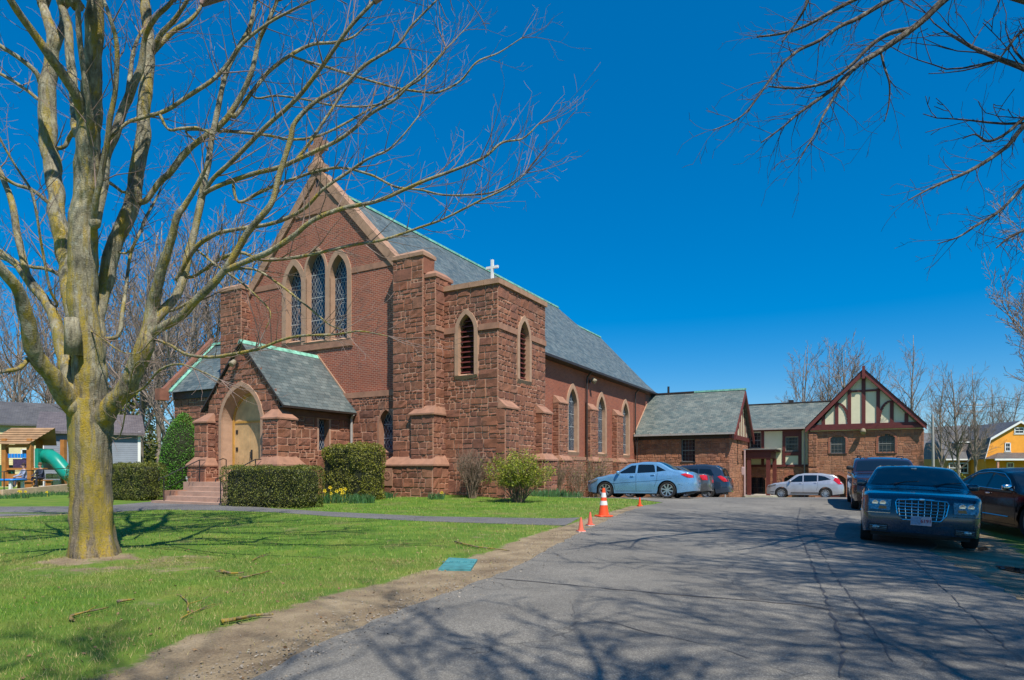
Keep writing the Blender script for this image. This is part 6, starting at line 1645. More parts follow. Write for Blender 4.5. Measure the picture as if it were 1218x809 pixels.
    Rm = Matrix.Rotation(head, 3, 'Z') @ Matrix((fwd, lft, up)).transposed()
    z = (p1.z + p2.z + p3.z + p4.z) / 4; ctr = Matrix.Rotation(head, 3, 'Z') @ V(((fx + rx) / 2, 0, 0))
    root.location = V((x, y, z)) + ctr - Rm @ V(((fx + rx) / 2, 0, 0)); root.rotation_euler = Rm.to_euler()
    return root, dict(X=X, hw=hw, top=top, sp=sp, L=L, W=W, patch=patch, hx=hx)
HV = math.atan2(.487, -.874); HU = math.atan2(-.874, -.487)
def side_place(pxr, Yr, off_rear, P):
    """centre of a car facing the church axis, from the photo column and depth of its near rear wheel"""
    X_ = (pxr - CX) / F * Yr; f = V((-.874, .487)); n = V((.487, .874)); a = P['L'] / 2 - (P['L'] - P['fo'] - P['wb'])   # rear axle to centre
    return V((X_, Yr)) + f * a + n * (P['W'] / 2 - .05)
# light blue compact sedan
PB = dict(L=4.37, W=1.70, H=1.45, wb=2.57, fo=.84, r=.325, belt=.93, clr=.19, paint=m_paint('light blue paint', (.17, .38, .62), .26, .4), wr=.70,
          top=[(0, .60), (.06, .70), (.55, .86), (1.12, .965), (1.95, 1.40), (2.45, 1.45), (2.95, 1.43), (3.78, 1.10), (4.2, 1.03), (4.37, .93)],
          plan=[(0, .62), (.05, .74), (.2, .88), (.5, .96), (1.0, .99), (2, 1), (3.4, .99), (3.9, .95), (4.2, .86), (4.34, .74), (4.37, .66)],
          side=[[(1.38, .99), (2.12, 1.00), (2.12, 1.34), (1.98, 1.33)], [(2.20, 1.00), (2.93, 1.03), (2.86, 1.33), (2.20, 1.35)], [(2.98, 1.04), (3.35, 1.09), (2.95, 1.30)]],
          seams=[[(1.28, .34), (1.22, .6), (1.30, .94)], [(2.16, .3), (2.16, .97)], [(2.16, .3), (2.16, .3)], [(2.9, .45), (3.0, .7), (3.02, 1.0)], [(1.28, .28), (2.8, .28)], [(4.0, .5), (3.85, .55)]],
          handles=[(2.0, .88), (2.84, .92)], mirror=(1.42, 1.02), ws=(1.16, 1.93), rw=(3.0, 3.74),
          tail_side=[[(3.93, .93), (4.1, .98), (4.36, .90), (4.36, .80), (4.2, .80)]], tail_in=.52, head_side=[[(.03, .60), (.16, .56), (.42, .66), (.55, .78), (.3, .74), (.08, .66)]],
          trim=[([(1.1, .60), (2.2, .66), (3.1, .72), (3.6, .80)], .006, None)], spokes=8, spw=.024, rimk=.75, nb=.12)
PB['trim'][0] = (PB['trim'][0][0], .006, PB['paint'])
p = side_place(793.7, 24.9, 0, PB); car('parked_car', 'light blue compact sedan parked nose to the lawn beside the church', 'car', p.x, p.y, HV, PB)
PG = dict(PB); PG['paint'] = m_paint('dark grey paint', (.075, .08, .085), .35, .4); PG['H'] = 1.43; PG['tail_side'] = [[(4.05, .98), (4.25, 1.0), (4.36, .96), (4.36, .76), (4.15, .76)]]
PG['top'] = [(0, .60), (.06, .70), (.55, .86), (1.12, .95), (1.95, 1.38), (2.45, 1.43), (2.95, 1.41), (3.78, 1.06), (4.2, 1.04), (4.37, .96)]; PG['trim'] = [(PB['trim'][0][0], .006, PG['paint'])]
p = side_place(814.8, 28.5, 0, PG); car('parked_car', 'dark grey sedan mostly hidden between the light blue sedan and the navy wagon', 'car', p.x, p.y, HV, PG)
PF_ = dict(L=4.6, W=1.80, H=1.74, wb=2.64, fo=.98, r=.345, belt=1.02, clr=.24, paint=m_paint('navy paint', (.022, .042, .075), .3, .35), wr=.76,
          top=[(0, .70), (.06, .82), (.6, .97), (1.2, 1.06), (1.98, 1.60), (2.3, 1.69), (3.3, 1.73), (4.0, 1.67), (4.25, 1.55), (4.5, 1.08), (4.6, .95)],
          plan=[(0, .66), (.05, .78), (.25, .92), (.6, .98), (2, 1), (3.8, .99), (4.3, .93), (4.55, .84), (4.6, .76)],
          side=[[(1.42, 1.08), (2.25, 1.09), (2.25, 1.50), (2.0, 1.47)], [(2.33, 1.09), (3.15, 1.11), (3.15, 1.52), (2.33, 1.51)], [(3.23, 1.12), (3.95, 1.17), (3.78, 1.48), (3.23, 1.52)]],
          seams=[[(1.3, .36), (1.3, 1.0)], [(2.29, .34), (2.29, 1.06)], [(3.15, .5), (3.2, .8), (3.18, 1.08)], [(1.3, .34), (3.0, .34)]],
          handles=[(2.12, .97), (3.0, .99)], mirror=(1.48, 1.14), ws=(1.24, 1.95), rw=(4.06, 4.46), tail_side=[[(4.12, 1.10), (4.28, 1.16), (4.55, 1.0), (4.59, .86), (4.42, .84)]], tail_in=.5,
          head_side=[[(.04, .70), (.2, .68), (.55, .80), (.55, .88), (.1, .80)]], spokes=5, spw=.05, rimk=.68, nb=.1,
          trim=[([(2.0, 1.69), (2.6, 1.74), (3.5, 1.74), (4.0, 1.68)], .018, M['plastic'])])
PF_['trim'] = []
p = side_place(841.3, 31.9, 0, PF_); car('parked_car', 'navy wagon parked farthest from the viewer in the row beside the church', 'car', p.x, p.y, HV, PF_)
PC = dict(L=4.55, W=1.82, H=1.65, wb=2.62, fo=.92, r=.345, belt=1.0, clr=.22, paint=m_paint('silver paint', (.50, .51, .54), .3, .55), wr=.76,
          top=[(0, .72), (.06, .86), (.55, .99), (1.1, 1.07), (1.95, 1.56), (2.3, 1.62), (3.2, 1.62), (3.95, 1.53), (4.15, 1.42), (4.45, 1.06), (4.55, .95)],
          plan=PF_['plan'][:4] + [(2, 1), (3.8, .99), (4.25, .93), (4.5, .85), (4.55, .76)],
          side=[[(1.40, 1.05), (2.2, 1.07), (2.2, 1.49), (1.98, 1.47)], [(2.27, 1.07), (3.05, 1.10), (3.05, 1.50), (2.27, 1.50)], [(3.12, 1.11), (3.85, 1.22), (3.5, 1.42), (3.12, 1.49)]],
          seams=[[(1.25, .4), (1.25, 1.0)], [(2.23, .36), (2.23, 1.04)], [(3.0, .5), (3.1, .8), (3.08, 1.06)]],
          handles=[(2.1, .97), (2.95, 1.0)], mirror=(1.46, 1.12), ws=(1.14, 1.92), rw=(4.0, 4.4), tail_side=[[(3.98, 1.18), (4.1, 1.36), (4.3, 1.28), (4.45, 1.0), (4.54, .92), (4.3, .90)]], tail_in=.62,
          head_side=[[(.04, .74), (.2, .72), (.6, .86), (.6, .92), (.1, .84)]], spokes=10, spw=.022, rimk=.66, nb=.1,
          trim=[([(.25, .42), (.5, .42)], .02, M['plastic']), ([(1.5, .36), (3.2, .36)], .035, M['plastic'])])
p = side_place(982, 40.7, 0, PC); r_, k_ = car('parked_car', 'silver crossover parked in front of the half-timbered parish hall', 'car', p.x, p.y, HV, PC)
# dark blue full-size sedan nearest the viewer
PN = dict(L=5.0, W=1.88, H=1.48, wb=3.05, fo=.88, r=.36, belt=.98, clr=.20, paint=m_paint('deep blue paint', (.008, .040, .072), .24, .15), wr=.70, smooth=False,
          top=[(0, .84), (.03, .90), (.10, .935), (.5, .975), (1.0, 1.0), (1.55, 1.03), (1.6, 1.045), (2.32, 1.42), (2.5, 1.455), (2.85, 1.48), (3.3, 1.46), (3.55, 1.41), (4.15, 1.13), (4.3, 1.10), (4.95, 1.06), (5.0, .98)],
          plan=[(0, .80), (.04, .87), (.15, .94), (.4, .985), (1.0, 1), (4.0, 1), (4.6, .96), (4.9, .88), (5, .8)],
          side=[[(1.85, 1.04), (2.75, 1.05), (2.75, 1.37), (2.42, 1.36)], [(2.83, 1.05), (3.62, 1.07), (3.4, 1.33), (2.83, 1.37)]],
          seams=[[(1.5, .36), (1.5, 1.0)], [(2.79, .34), (2.79, 1.02)], [(3.7, .5), (3.7, 1.05)]],
          handles=[(2.6, .95), (3.5, .97)], mirror=(1.88, 1.10), ws=(1.66, 2.36), rw=(3.58, 4.12), tail_side=[[(4.7, .98), (4.99, .98), (4.99, .78), (4.8, .78)]],
          spokes=7, spw=.03, rimk=.68, nb=.07, rb=.05, trim=[([(.06, .60), (.5, .61), (.5, .61)], .009, M['chrome'])])
nose = V((7.19, 11.24)); ctr = nose + V((.487, .874)) * 2.45
nr, K = car('parked_car', 'deep blue full-size sedan with chrome grid grille facing the viewer on the drive', 'car', ctr.x, ctr.y, HU, PN)
def fx(z): return max(K['X'](0, z), K['X'](.02, z))
def fpoly(mb, poly, o=.01, th=.02):
    mb.prism(poly, lambda y_, z_, d: V((fx(z_) + d, y_, z_)), o, o + th)
# grille: dark backing, chrome surround and crossbars
gp_poly = [(a_ * .86, b_) for a_, b_ in [(-.33, .50), (.33, .50), (.42, .60), (.46, .80), (.43, .845), (0, .86), (-.43, .845), (-.46, .80), (-.42, .60)]]
q = MB(); fpoly(q, gp_poly, .002, .012); go = q.build('grille', M['black'], nr, uv=False)
q = MB(); n = len(gp_poly)
for i in range(n):
    a, b_ = gp_poly[i], gp_poly[(i + 1) % n]; q.tube([V((fx(a[1]) + .026, a[0], a[1])), V((fx(b_[1]) + .026, b_[0], b_[1]))], .017 if .84 < (a[1] + b_[1]) / 2 else .013, 6)
for z in (.565, .62, .675, .73, .785):
    iv = poly_iv(gp_poly, z)[0]; q.tube([V((fx(z) + .026, iv[0], z)), V((fx(z) + .034, (iv[0] + iv[1]) / 2, z)), V((fx(z) + .026, iv[1], z))], .0095, 5)
for i in range(-3, 5):
    y_ = (i - .5) * .097; q.tube([V((fx(.52) + .026, y_ * .92, .52)), V((fx(.7) + .030, y_, .7)), V((fx(.84) + .026, y_, .84))], .0075, 5)
q.build('crossbars', M['chrome'], go, uv=False)
q = MB(); q.sell((fx(.86) + .03, 0, .862), (.015, .05, .03), .9, 12, 8); q.sell((fx(.86) + .026, .11, .866), (.008, .09, .012), .8, 10, 6); q.sell((fx(.86) + .026, -.11, .866), (.008, .09, .012), .8, 10, 6); q.build('winged_badge', M['chrome'], nr, uv=False)
for s in (-1, 1):
    q = MB(); fpoly(q, [(s * .47, .645), (s * .80, .655), (s * .825, .72), (s * .80, .84), (s * .46, .845)][:: s], .004, .024); ho = q.build('headlamp', M['headl'], nr, uv=False)
    q = MB(); fpoly(q, [(s * .53, .67), (s * .66, .67), (s * .64, .725), (s * .53, .72)][::s], .029, .003); q.build('amber_lens', M['amber'], ho, uv=False)
    q = MB()
    for yy in (.59, .71): q.lathe([(.001, .03), (.045, .031), (.052, .028)], (fx(.78), s * yy, .775), 'x', 16)
    q.build('reflector', M['chrome'], ho, uv=False)
    q = MB(); fpoly(q, [(s * .50, .275), (s * .80, .285), (s * .79, .40), (s * .50, .39)][::s], .004, .006); io = q.build('intake', M['black'], nr, uv=False)
    q = MB()
    for z in (.305, .335, .365): q.tube([V((fx(z) + .014, s * .51, z)), V((fx(z) + .014, s * .78, z))], .006, 4)
    q.sell((fx(.33) + .02, s * .68, .335), (.02, .055, .042), .9, 14, 8); q.build('fog_lamp', M['headl'], io, uv=False)
    q = MB(); q.tube([V((fx(.6) + .012, s * .47, .60)), V((fx(.6) + .01, s * .82, .60))], .008, 5); q.build('bumper_strip', M['chrome'], nr, uv=False)
q = MB(); fpoly(q, [(-.45, .23), (.45, .23), (.45, .27), (-.45, .27)], .004, .006); q.build('lower_intake', M['black'], nr, uv=False)
q = MB(); fpoly(q, rect(-.155, .155, .415, .57), .03, .012); pl_o = q.build('licence_plate', M['plate'], nr, uv=False)
q = MB(); fpoly(q, rect(-.145, -.005, .43, .555), .0425, .001); fpoly(q, rect(-.145, .145, .418, .428), .0425, .001)
q2 = MB(); fpoly(q2, rect(.01, .148, .425, .56), .0425, .0008)
def text_mesh(txt, size, mat, name, parent, M4, bold=0.0):
    cu = bpy.data.curves.new(name, 'FONT'); cu.body = txt; cu.size = size; cu.align_x = 'CENTER'; cu.align_y = 'CENTER'; cu.offset = bold; cu.extrude = .001
    to = bpy.data.objects.new(name, cu); C.objects.link(to); bpy.context.view_layer.update()
    me = bpy.data.meshes.new_from_object(to.evaluated_get(bpy.context.evaluated_depsgraph_get())); bpy.data.objects.remove(to)
    me.materials.clear(); me.materials.append(mat); me.transform(M4); o = bpy.data.objects.new(name, me); C.objects.link(o); o.parent = parent; return o
xf = fx(.49) + .046
# plate faces +x: text x axis -> +y (viewer's right is the car's left, +y)
MT = Matrix(((0, 0, 1, xf), (1, 0, 0, -.07), (0, 1, 0, .495), (0, 0, 0, 1)))
q = MB(); q.prism(rect(-.148, -.002, .43, .556), lambda y_, z_, d: V((xf - .003 + d, y_, z_)), 0, .001); q.build('blue_corner', M['plateblue'], pl_o, uv=False)
MT = Matrix(((0, 0, 1, xf), (1, 0, 0, .072), (0, 1, 0, .492), (0, 0, 0, 1))); text_mesh('6191', .082, M['platered'], 'plate_number', pl_o, MT, .0015)
# windscreen stickers, wipers
wsp = lambda s, y_: V((K['X'](s, K['top'](s)) - .02, y_, K['top'](s) + .045))
q = MB(); a = wsp(2.26, 0); q.sell(a + V((.02, -.02, .0)), (.012, .05, .012), .3, 8, 6); q.build('toll_tag', M['white'], nr, uv=False)
q = MB()
for yy in (-.45, .25): q.tube([wsp(1.64, yy) + V((.05, 0, -.015)), wsp(1.75, yy + .25) + V((.02, 0, -.012)), wsp(1.79, yy + .5) + V((.02, 0, -.012))], .008, 4)
q.build('wiper', M['plastic'], nr, uv=False)
# maroon SUV behind it
PS = dict(L=4.85, W=1.93, H=1.68, wb=2.8, fo=.95, r=.39, belt=1.14, clr=.27, paint=m_paint('maroon paint', (.030, .012, .012), .2, .3), wr=.80, smooth=False,
          top=[(0, .95), (.05, 1.02), (.3, 1.08), (1.2, 1.14), (1.3, 1.16), (1.95, 1.50), (2.15, 1.57), (2.6, 1.61), (4.3, 1.58), (4.6, 1.5), (4.8, 1.2), (4.85, 1.0)],
          plan=[(0, .78), (.05, .87), (.25, .95), (.6, .99), (2, 1), (4.3, .98), (4.7, .92), (4.85, .85)],
          side=[[(1.6, 1.2), (2.45, 1.21), (2.45, 1.49), (2.08, 1.47)], [(2.55, 1.21), (3.4, 1.22), (3.4, 1.49), (2.55, 1.49)], [(3.5, 1.23), (4.4, 1.24), (4.3, 1.46), (3.5, 1.49)]],
          seams=[[(1.4, .45), (1.4, 1.15)], [(2.5, .4), (2.5, 1.18)], [(3.45, .5), (3.45, 1.18)]], handles=[(2.35, 1.08), (3.3, 1.08)], hm=M['chrome'], mirror=(1.62, 1.3), mm=M['plastic'],
          ws=(1.36, 2.0), rw=(4.62, 4.78), tail_side=[[(4.6, 1.2), (4.83, 1.15), (4.83, .9), (4.65, .9)]], head_side=[[(.05, .95), (.35, .95), (.4, .8), (.05, .8)]], spokes=6, nb=.06,
          trim=[([(2.3, 1.80), (3.2, 1.84), (4.1, 1.80)], .02, M['plastic'])])
PS['trim'] = []
n2 = V((11.45, 19.4)); cc = n2 + V((.43, .90)) * 2.4
r2, K2 = car('parked_car', 'dark maroon SUV standing behind the deep blue sedan', 'car', cc.x, cc.y, math.atan2(-.90, -.43), PS)
q = MB()
for s in (-1, 1): q.tube([V((K2['hx'] - 2.3, s * .62, 1.62)), V((K2['hx'] - 2.5, s * .62, 1.665)), V((K2['hx'] - 4.1, s * .62, 1.65)), V((K2['hx'] - 4.3, s * .62, 1.59))], .018, 6)
q.build('roof_rail', M['plastic'], r2, uv=False)
q = MB(); q.prism(rect(-.5, .5, .62, .92), lambda y_, z_, d: V((K2['X'](.02, z_) + d, y_, z_)), .005, .03); q.build('grille', M['black'], r2, uv=False)
# black sedan at the right edge
PK = dict(PN); PK.update(paint=m_paint('black paint', (.002, .004, .008), .12, 0, .12, .28), L=5.1, W=1.88, H=1.46, wb=2.95, fo=.98, smooth=True, belt=.96,
          top=[(0, .62), (.05, .74), (.5, .90), (1.3, 1.0), (2.2, 1.38), (2.75, 1.45), (3.2, 1.44), (4.15, 1.12), (4.9, 1.04), (5.1, .92)], ws=(1.36, 2.16), rw=(3.3, 4.1),
          plan=[(0, .66), (.05, .78), (.25, .92), (.6, .98), (2, 1), (4.2, .98), (4.8, .9), (5.1, .78)],
          side=[[(1.62, 1.0), (2.62, 1.02), (2.62, 1.36), (2.2, 1.33), (1.9, 1.2)], [(2.70, 1.02), (3.5, 1.04), (3.35, 1.30), (2.70, 1.36)], [(3.58, 1.05), (3.85, 1.08), (3.48, 1.26)]],
          seams=[[(1.5, .34), (1.45, .6), (1.55, .98)], [(2.66, .3), (2.66, 1.0)], [(3.55, .45), (3.62, .7), (3.6, 1.03)], [(1.5, .26), (3.4, .26)]], handles=[(2.5, .90), (3.42, .93)], mirror=(1.72, 1.06), hm=M['chrome'], mm=M['chrome'],
          tail_side=[[(4.75, .95), (5.08, .95), (5.08, .78), (4.85, .78)]], head_side=[[(.05, .66), (.2, .62), (.55, .72), (.6, .82), (.15, .76)]],
          trim=[([(1.6, 1.0), (2.2, 1.005), (3.0, 1.02), (3.85, 1.06)], .008, M['chrome']), ([(1.62, .99), (1.92, 1.22), (2.25, 1.355), (2.8, 1.385), (3.3, 1.34), (3.55, 1.24)], .008, M['chrome']), ([(1.7, .42), (3.3, .42)], .010, M['chrome'])])
hd_ = V((-math.sin(R(10)), -math.cos(R(10)))); cb = V((11.95, 14.65))
rk, KK = car('parked_car', 'glossy black sedan at the right edge beside the deep blue sedan', 'car', cb.x, cb.y, math.atan2(hd_.y, hd_.x), PK)
# ================================================================ small things
def m_cone(name, c): return simple(name, c, .5, .12, 5)
M['orange'] = m_cone('cone orange', (.85, .085, .015)); M['pinkor'] = m_cone('faded cone', (.80, .17, .10)); M['refl'] = m_cone('reflective band', (.75, .74, .72))
def cone(name, px, py, h, label, mat, bands=None, sq=.0, group='traffic cones at the lawn corner'):
    p = G(px, py); e = empty(name, p, .3, label, 'traffic cone', group); k = h / .71
    b = MB(); w = .19 * k if not bands else .2; b.sell((0, 0, .02), (w, w, .02), .25, 20, 6); b.lathe([(.135 * k, .03), (.13 * k, .05), (.028 * k + .006, h), (.0, h)], (0, 0, 0), 'z', 24)
    o = b.build('cone_body', mat, e, smooth=True, uv=False); o.data.set_sharp_from_angle(angle=R(40))
    if bands:
        for z0, z1 in bands:
            r = lambda z: lerp(.13 * k, .028 * k + .006, (z - .05) / (h - .05)) + .003
            q = MB(); q.lathe([(r(z0), z0), (r(z1), z1)], (0, 0, 0), 'z', 24); q.build('reflective_band', M['refl'], e, smooth=True, uv=False)
    else:
        q = MB(); q.sell((0, 0, .012), (w * 1.02, w * 1.02, .012), .25, 20, 6); q.build('base_rim', M['refl'] if sq else mat, e, uv=False)
    return e
cone('traffic_cone', 718, 614.5, .74, 'large orange cone with two white bands at the footpath corner', M['orange'], [(.30, .41), (.50, .62)])
cone('traffic_cone', 691, 633, .30, 'small faded pink cone nearest the viewer', M['pinkor'], sq=1)
cone('traffic_cone', 702, 625.5, .31, 'small faded pink cone between the large cone and the nearest cone', M['pinkor'], sq=1)
cone('traffic_cone', 761, 602.3, .29, 'small bright orange cone alone near the light blue sedan', M['orange'])
# white wheel stop on the grass and a loose pale stone
a, b_ = G(679, 588.5), G(704, 589.5)
q = MB(); d = (b_ - a).normalized(); n_ = V((-d.y, d.x, 0)) * .09
q.hexa([a - n_, b_ - n_, b_ + n_, a + n_], [a - n_ * .7 + V((0, 0, .14)), b_ - n_ * .7 + V((0, 0, .14)), b_ + n_ * .7 + V((0, 0, .14)), a + n_ * .7 + V((0, 0, .14))])
tag(q.build('wheel_stop', simple('white painted concrete', (.66, .62, .55), .8, .15, 6, .3), uv=False), 'white concrete wheel stop on the grass before the light blue sedan', 'wheel stop')
p = G(669, 590.5, .06); q = MB(); q.sell(p, (.14, .12, .11), .8, 10, 6); tag(q.build('pale_stone', M['white'], uv=False), 'pale round stone beside the wheel stop', 'stone')
# teal utility cover
qd = [G(521.5, 679), G(560, 679.5), G(568, 667.5), G(534, 665.5)]; qd = [V((v.x, v.y, v.z)) for v in qd]
q = MB(); zc = max(v.z for v in qd); q.hexa([V((v.x, v.y, v.z - .1)) for v in qd], [V((v.x, v.y, v.z + .03)) for v in qd])
M['teal'] = simple('teal plastic', (.06, .24, .255), .7, .3, 9, .4); uc = tag(q.build('utility_cover', M['teal'], uv=False), 'flat teal plastic utility cover set in the lawn by the drive', 'utility cover')
q = MB(); ce = sum(qd, V()) / 4 + V((0, 0, .034)); du = (qd[1] - qd[0]).normalized(); dv = (qd[3] - qd[0]).normalized()
for i in range(5):   # worn raised lettering, too faint to read
    c0 = ce + du * (-.24 + i * .1) + dv * .06
    for j in range(2): q.tube([c0 + du * .03 * j, c0 + du * .03 * j + dv * .09], .006, 4)
q.build('raised_marks', simple('worn teal', (.03, .20, .24), .6, .2), uc, uv=False)
# puddles in the verge
for k, (pts, lb) in enumerate([([(1184, 673), (1200, 675), (1222, 678), (1226, 684), (1205, 681), (1188, 677)], 'long shallow puddle in the muddy verge at the right edge'), ([(1163, 652), (1172, 651), (1176, 654), (1166, 656)], 'small puddle beside the deep blue sedan front wheel')]):
    q = MB(); P = [G(*p_, .014) for p_ in pts]; q.add(P, [tuple(range(len(P)))]); wtm = M.setdefault('water', simple('puddle water', (.03, .035, .035), .02, .1, 2)); tag(q.build('puddle', wtm, uv=False), lb, 'puddle')
# loose kerb chunk on the right edge
P = [G(1158, 676, .0), G(1163, 673, 0), G(1175, 681, 0), G(1166, 684, 0)]
# posts by the hall corner
for k, (u, v, lb) in enumerate(((12.25, 25.9, 'short grey standpipe with a T head at the wing corner, left one'), (12.75, 25.7, 'short grey standpipe at the wing corner, right one'))):
    w = lw(u, v); e = empty('standpipe', (w.x, w.y, H(w.x, w.y)), -A29, lb, 'post'); q = MB(); q.tube([(0, 0, -.1), (0, 0, .85 - k * .2)], .05, 8); q.build('pipe', M['greypipe'], e, uv=False)
    q = MB(); q.box(-.13, .13, -.05, .05, .85 - k * .2, .95 - k * .2); q.build('pipe_head', M['black'], e, uv=False)
# white bench in the forecourt left of the steps
w = lw(-2.9, -3.9, .55); e = empty('bench', w, -A29, 'small white stone bench on the landing left of the steps', 'bench')
q = MB(); q.box(-.42, .42, -.2, .2, .42, .52); q.build('seat', M['white'], e, uv=False)
q = MB(); q.box(-.4, .4, -.04, .1, .0, .42); q.build('back_panel', simple('weathered white', (.6, .58, .54), .7, .2, 8), e, uv=False)
for s in (-1, 1): q = MB(); q.box(s * .34 - .05, s * .34 + .05, -.17, .17, -.5, .419); q.build('leg', M['white'], e, uv=False)
# iron rail along the terrace left of the church
def world_rail(name, pts, h, label, cat='railing', every=1.6, r=.02, mid=True):
    e = empty(name, pts[0], 0, label, cat); P = [V(p) - V(pts[0]) for p in pts]; q = MB()
    q.tube([p + V((0, 0, h)) for p in P], r, 6)
    if mid: q.tube([p + V((0, 0, h * .5)) for p in P], r * .7, 5)
    q.build('rail', M['black'], e, uv=False)
    for a, b in zip(P, P[1:]):
        n = max(1, int((b - a).length / every))
        for i in range(n + (1 if b is P[-1] else 0)):
            p = a.lerp(b, i / n); q = MB(); q.tube([p + V((0, 0, -.1)), p + V((0, 0, h))], r * 1.1, 6); q.build('post', M['black'], e, uv=False)
    return e
w1_, w2_ = lw(-8.6, -2.2), lw(-3.2, -2.4)
world_rail('terrace_railing', [(w1_.x - 3.0, w1_.y + 2.0, .45), (w1_.x, w1_.y, .5), (w2_.x - .9, w2_.y, .55)], .95, 'thin black iron railing behind the left hedge', every=2.4)
# ---- low wall, fence, playground
WY = [at(-120, 592, 29.5), at(0, 586, 31.0), at(40, 582.5, 33.0), at(80, 578.5, 35.5), at(150, 574, 39)]
e = empty('low_wall', (WY[0].x, WY[0].y, 0), 0, 'low tan concrete wall along the playground', 'wall'); q = MB()
for a, b in zip(WY, WY[1:]):
    a = a - e.location; b = b - e.location; n_ = V((-(b - a).y, (b - a).x, 0)).normalized() * .16
    q.hexa([V((a.x, a.y, -.4)) - n_, V((b.x, b.y, -.4)) - n_, V((b.x, b.y, -.4)) + n_, V((a.x, a.y, -.4)) + n_], [a - n_ + V((0, 0, .12)), b - n_ + V((0, 0, .12)), b + n_ + V((0, 0, .12)), a + n_ + V((0, 0, .12))])
q.build('wall_body', simple('tan concrete', (.50, .38, .26), .9, .2, 2, .3), e, uv=False)
world_rail('playground_fence', [p + V((0, .25, .1)) for p in WY], .92, 'black iron fence standing behind the low tan wall', 'fence', 2.1, .022)
M['pwood'] = simple('orange stained wood', (.42, .17, .04), .7, .2, 3, .2); M['pwood2'] = simple('tan shingle board', (.36, .22, .12), .8, .2, 2, .2); M['slide'] = simple('teal slide plastic', (.01, .27, .20), .3, .1, 3); M['bluep'] = simple('blue plastic', (.01, .22, .70), .4, .1, 3)
gz = .35; PLY = 38.5
def plx(px): return (px - CX) / F * PLY
e = empty('play_tower', (plx(20), PLY, gz), 0, 'wooden playground tower with tan pitched roof', 'play tower'); ox = plx(20)
for px in (6, 36, 22, 52):
    dx = plx(px) - ox; yy = 0 if px in (6, 36) else 1.7; q = MB(); q.box(dx - .13, dx + .13, yy - .13, yy + .13, 0, 2.9); q.build('post', M['pwood'], e, uv=False)
rf_ = MB(); x0, x1, x2 = plx(-14) - ox, plx(36) - ox, plx(50) - ox
rf_.add([(x0, -.3, 2.55), (x1 + .1, -.3, 2.55), (x1 + .85, .9, 3.6), (x0 + .7, .9, 3.6)], [(0, 1, 2, 3)]); rf_.add([(x0, 2.1, 2.55), (x1 + .1, 2.1, 2.55), (x1 + .85, .9, 3.6), (x0 + .7, .9, 3.6)], [(0, 3, 2, 1)])
for i in range(7):
    t_ = i / 7; z0 = lerp(2.55, 3.6, t_); y0 = lerp(-.3, .9, t_); xx = .75 * t_; rf_.box(x0 + xx, x1 + .1 + xx, y0 - .04, y0 + .04, z0, z0 + .05)
rf_.build('roof', M['pwood2'], e, uv=False)
q = MB(); q.box(plx(6) - ox, plx(52) - ox, -.05, 1.75, 1.0, 1.12); q.build('deck', M['pwood'], e, uv=False); q = MB(); q.box(plx(6) - ox, plx(36) - ox, -.06, .0, .1, .75); q.build('skirt_board', M['pwood'], e, uv=False)
q = MB(); q.box(plx(6) - ox, plx(36) - ox, -.08, .08, 2.35, 2.53); q.build('beam', M['pwood'], e, uv=False)
q = MB()
for i in range(6): q.box(plx(11) - ox + i * .19, plx(11) - ox + i * .19 + .14, -.1, -.05, 1.72, 1.98)
q.build('sign_blocks', M['bluep'], e, uv=False)
q = MB(); q.box(plx(16) - ox, plx(32) - ox, -.04, .02, 1.12, 1.66); q.build('play_panel', simple('dark panel', (.06, .03, .08), .6, .5, 12), e, uv=False)
q = MB(); sp_ = [(plx(43), .7, 1.85), (plx(52), .5, 1.85), (plx(62), .3, 1.6), (plx(71), .2, 1.15), (plx(82), .1, .65), (plx(98), 0, .45)]
q.tube([V((a - ox, b, c)) for a, b, c in catmull(sp_, 4)], .40, 16); q.build('tube_slide', M['slide'], e, smooth=True, uv=False)
q = MB(); q.box(plx(40) - ox, plx(44) - ox, .1, 1.4, 1.12, 2.3); q.build('slide_entry', M['slide'], e, uv=False)
q = MB(); q.box(plx(-8) - ox, plx(4) - ox, -.4, .9, .0, 1.3); q.build('climbing_panel', M['slide'], e, uv=False)
tbx = at(4, 572, 33.5); e = empty('play_table', (tbx.x, tbx.y, .3), 0, 'low blue playground table at the left edge', 'table')
q = MB(); q.sell((0, 0, .52), (.95, .6, .06), .3, 20, 6); q.build('table_top', M['bluep'], e, uv=False)
for sx_ in (-1, 1):
    for sy_ in (-1, 1): q = MB(); q.box(sx_ * .7 - .06, sx_ * .7 + .06, sy_ * .4 - .06, sy_ * .4 + .06, -.2, .46); q.build('leg', M['white'], e, uv=False)
bz = at(60, 571, 40); e = empty('storage_bins', (bz.x, bz.y, .3), 0, 'pale stacked storage bins beside the slide', 'storage bins')
for i in range(2):
    for j in range(2): q = MB(); q.sell((i * .45, 0, .25 + j * .4), (.2, .2, .17), .3, 12, 6); q.build('bin', M['cream'], e, uv=False)
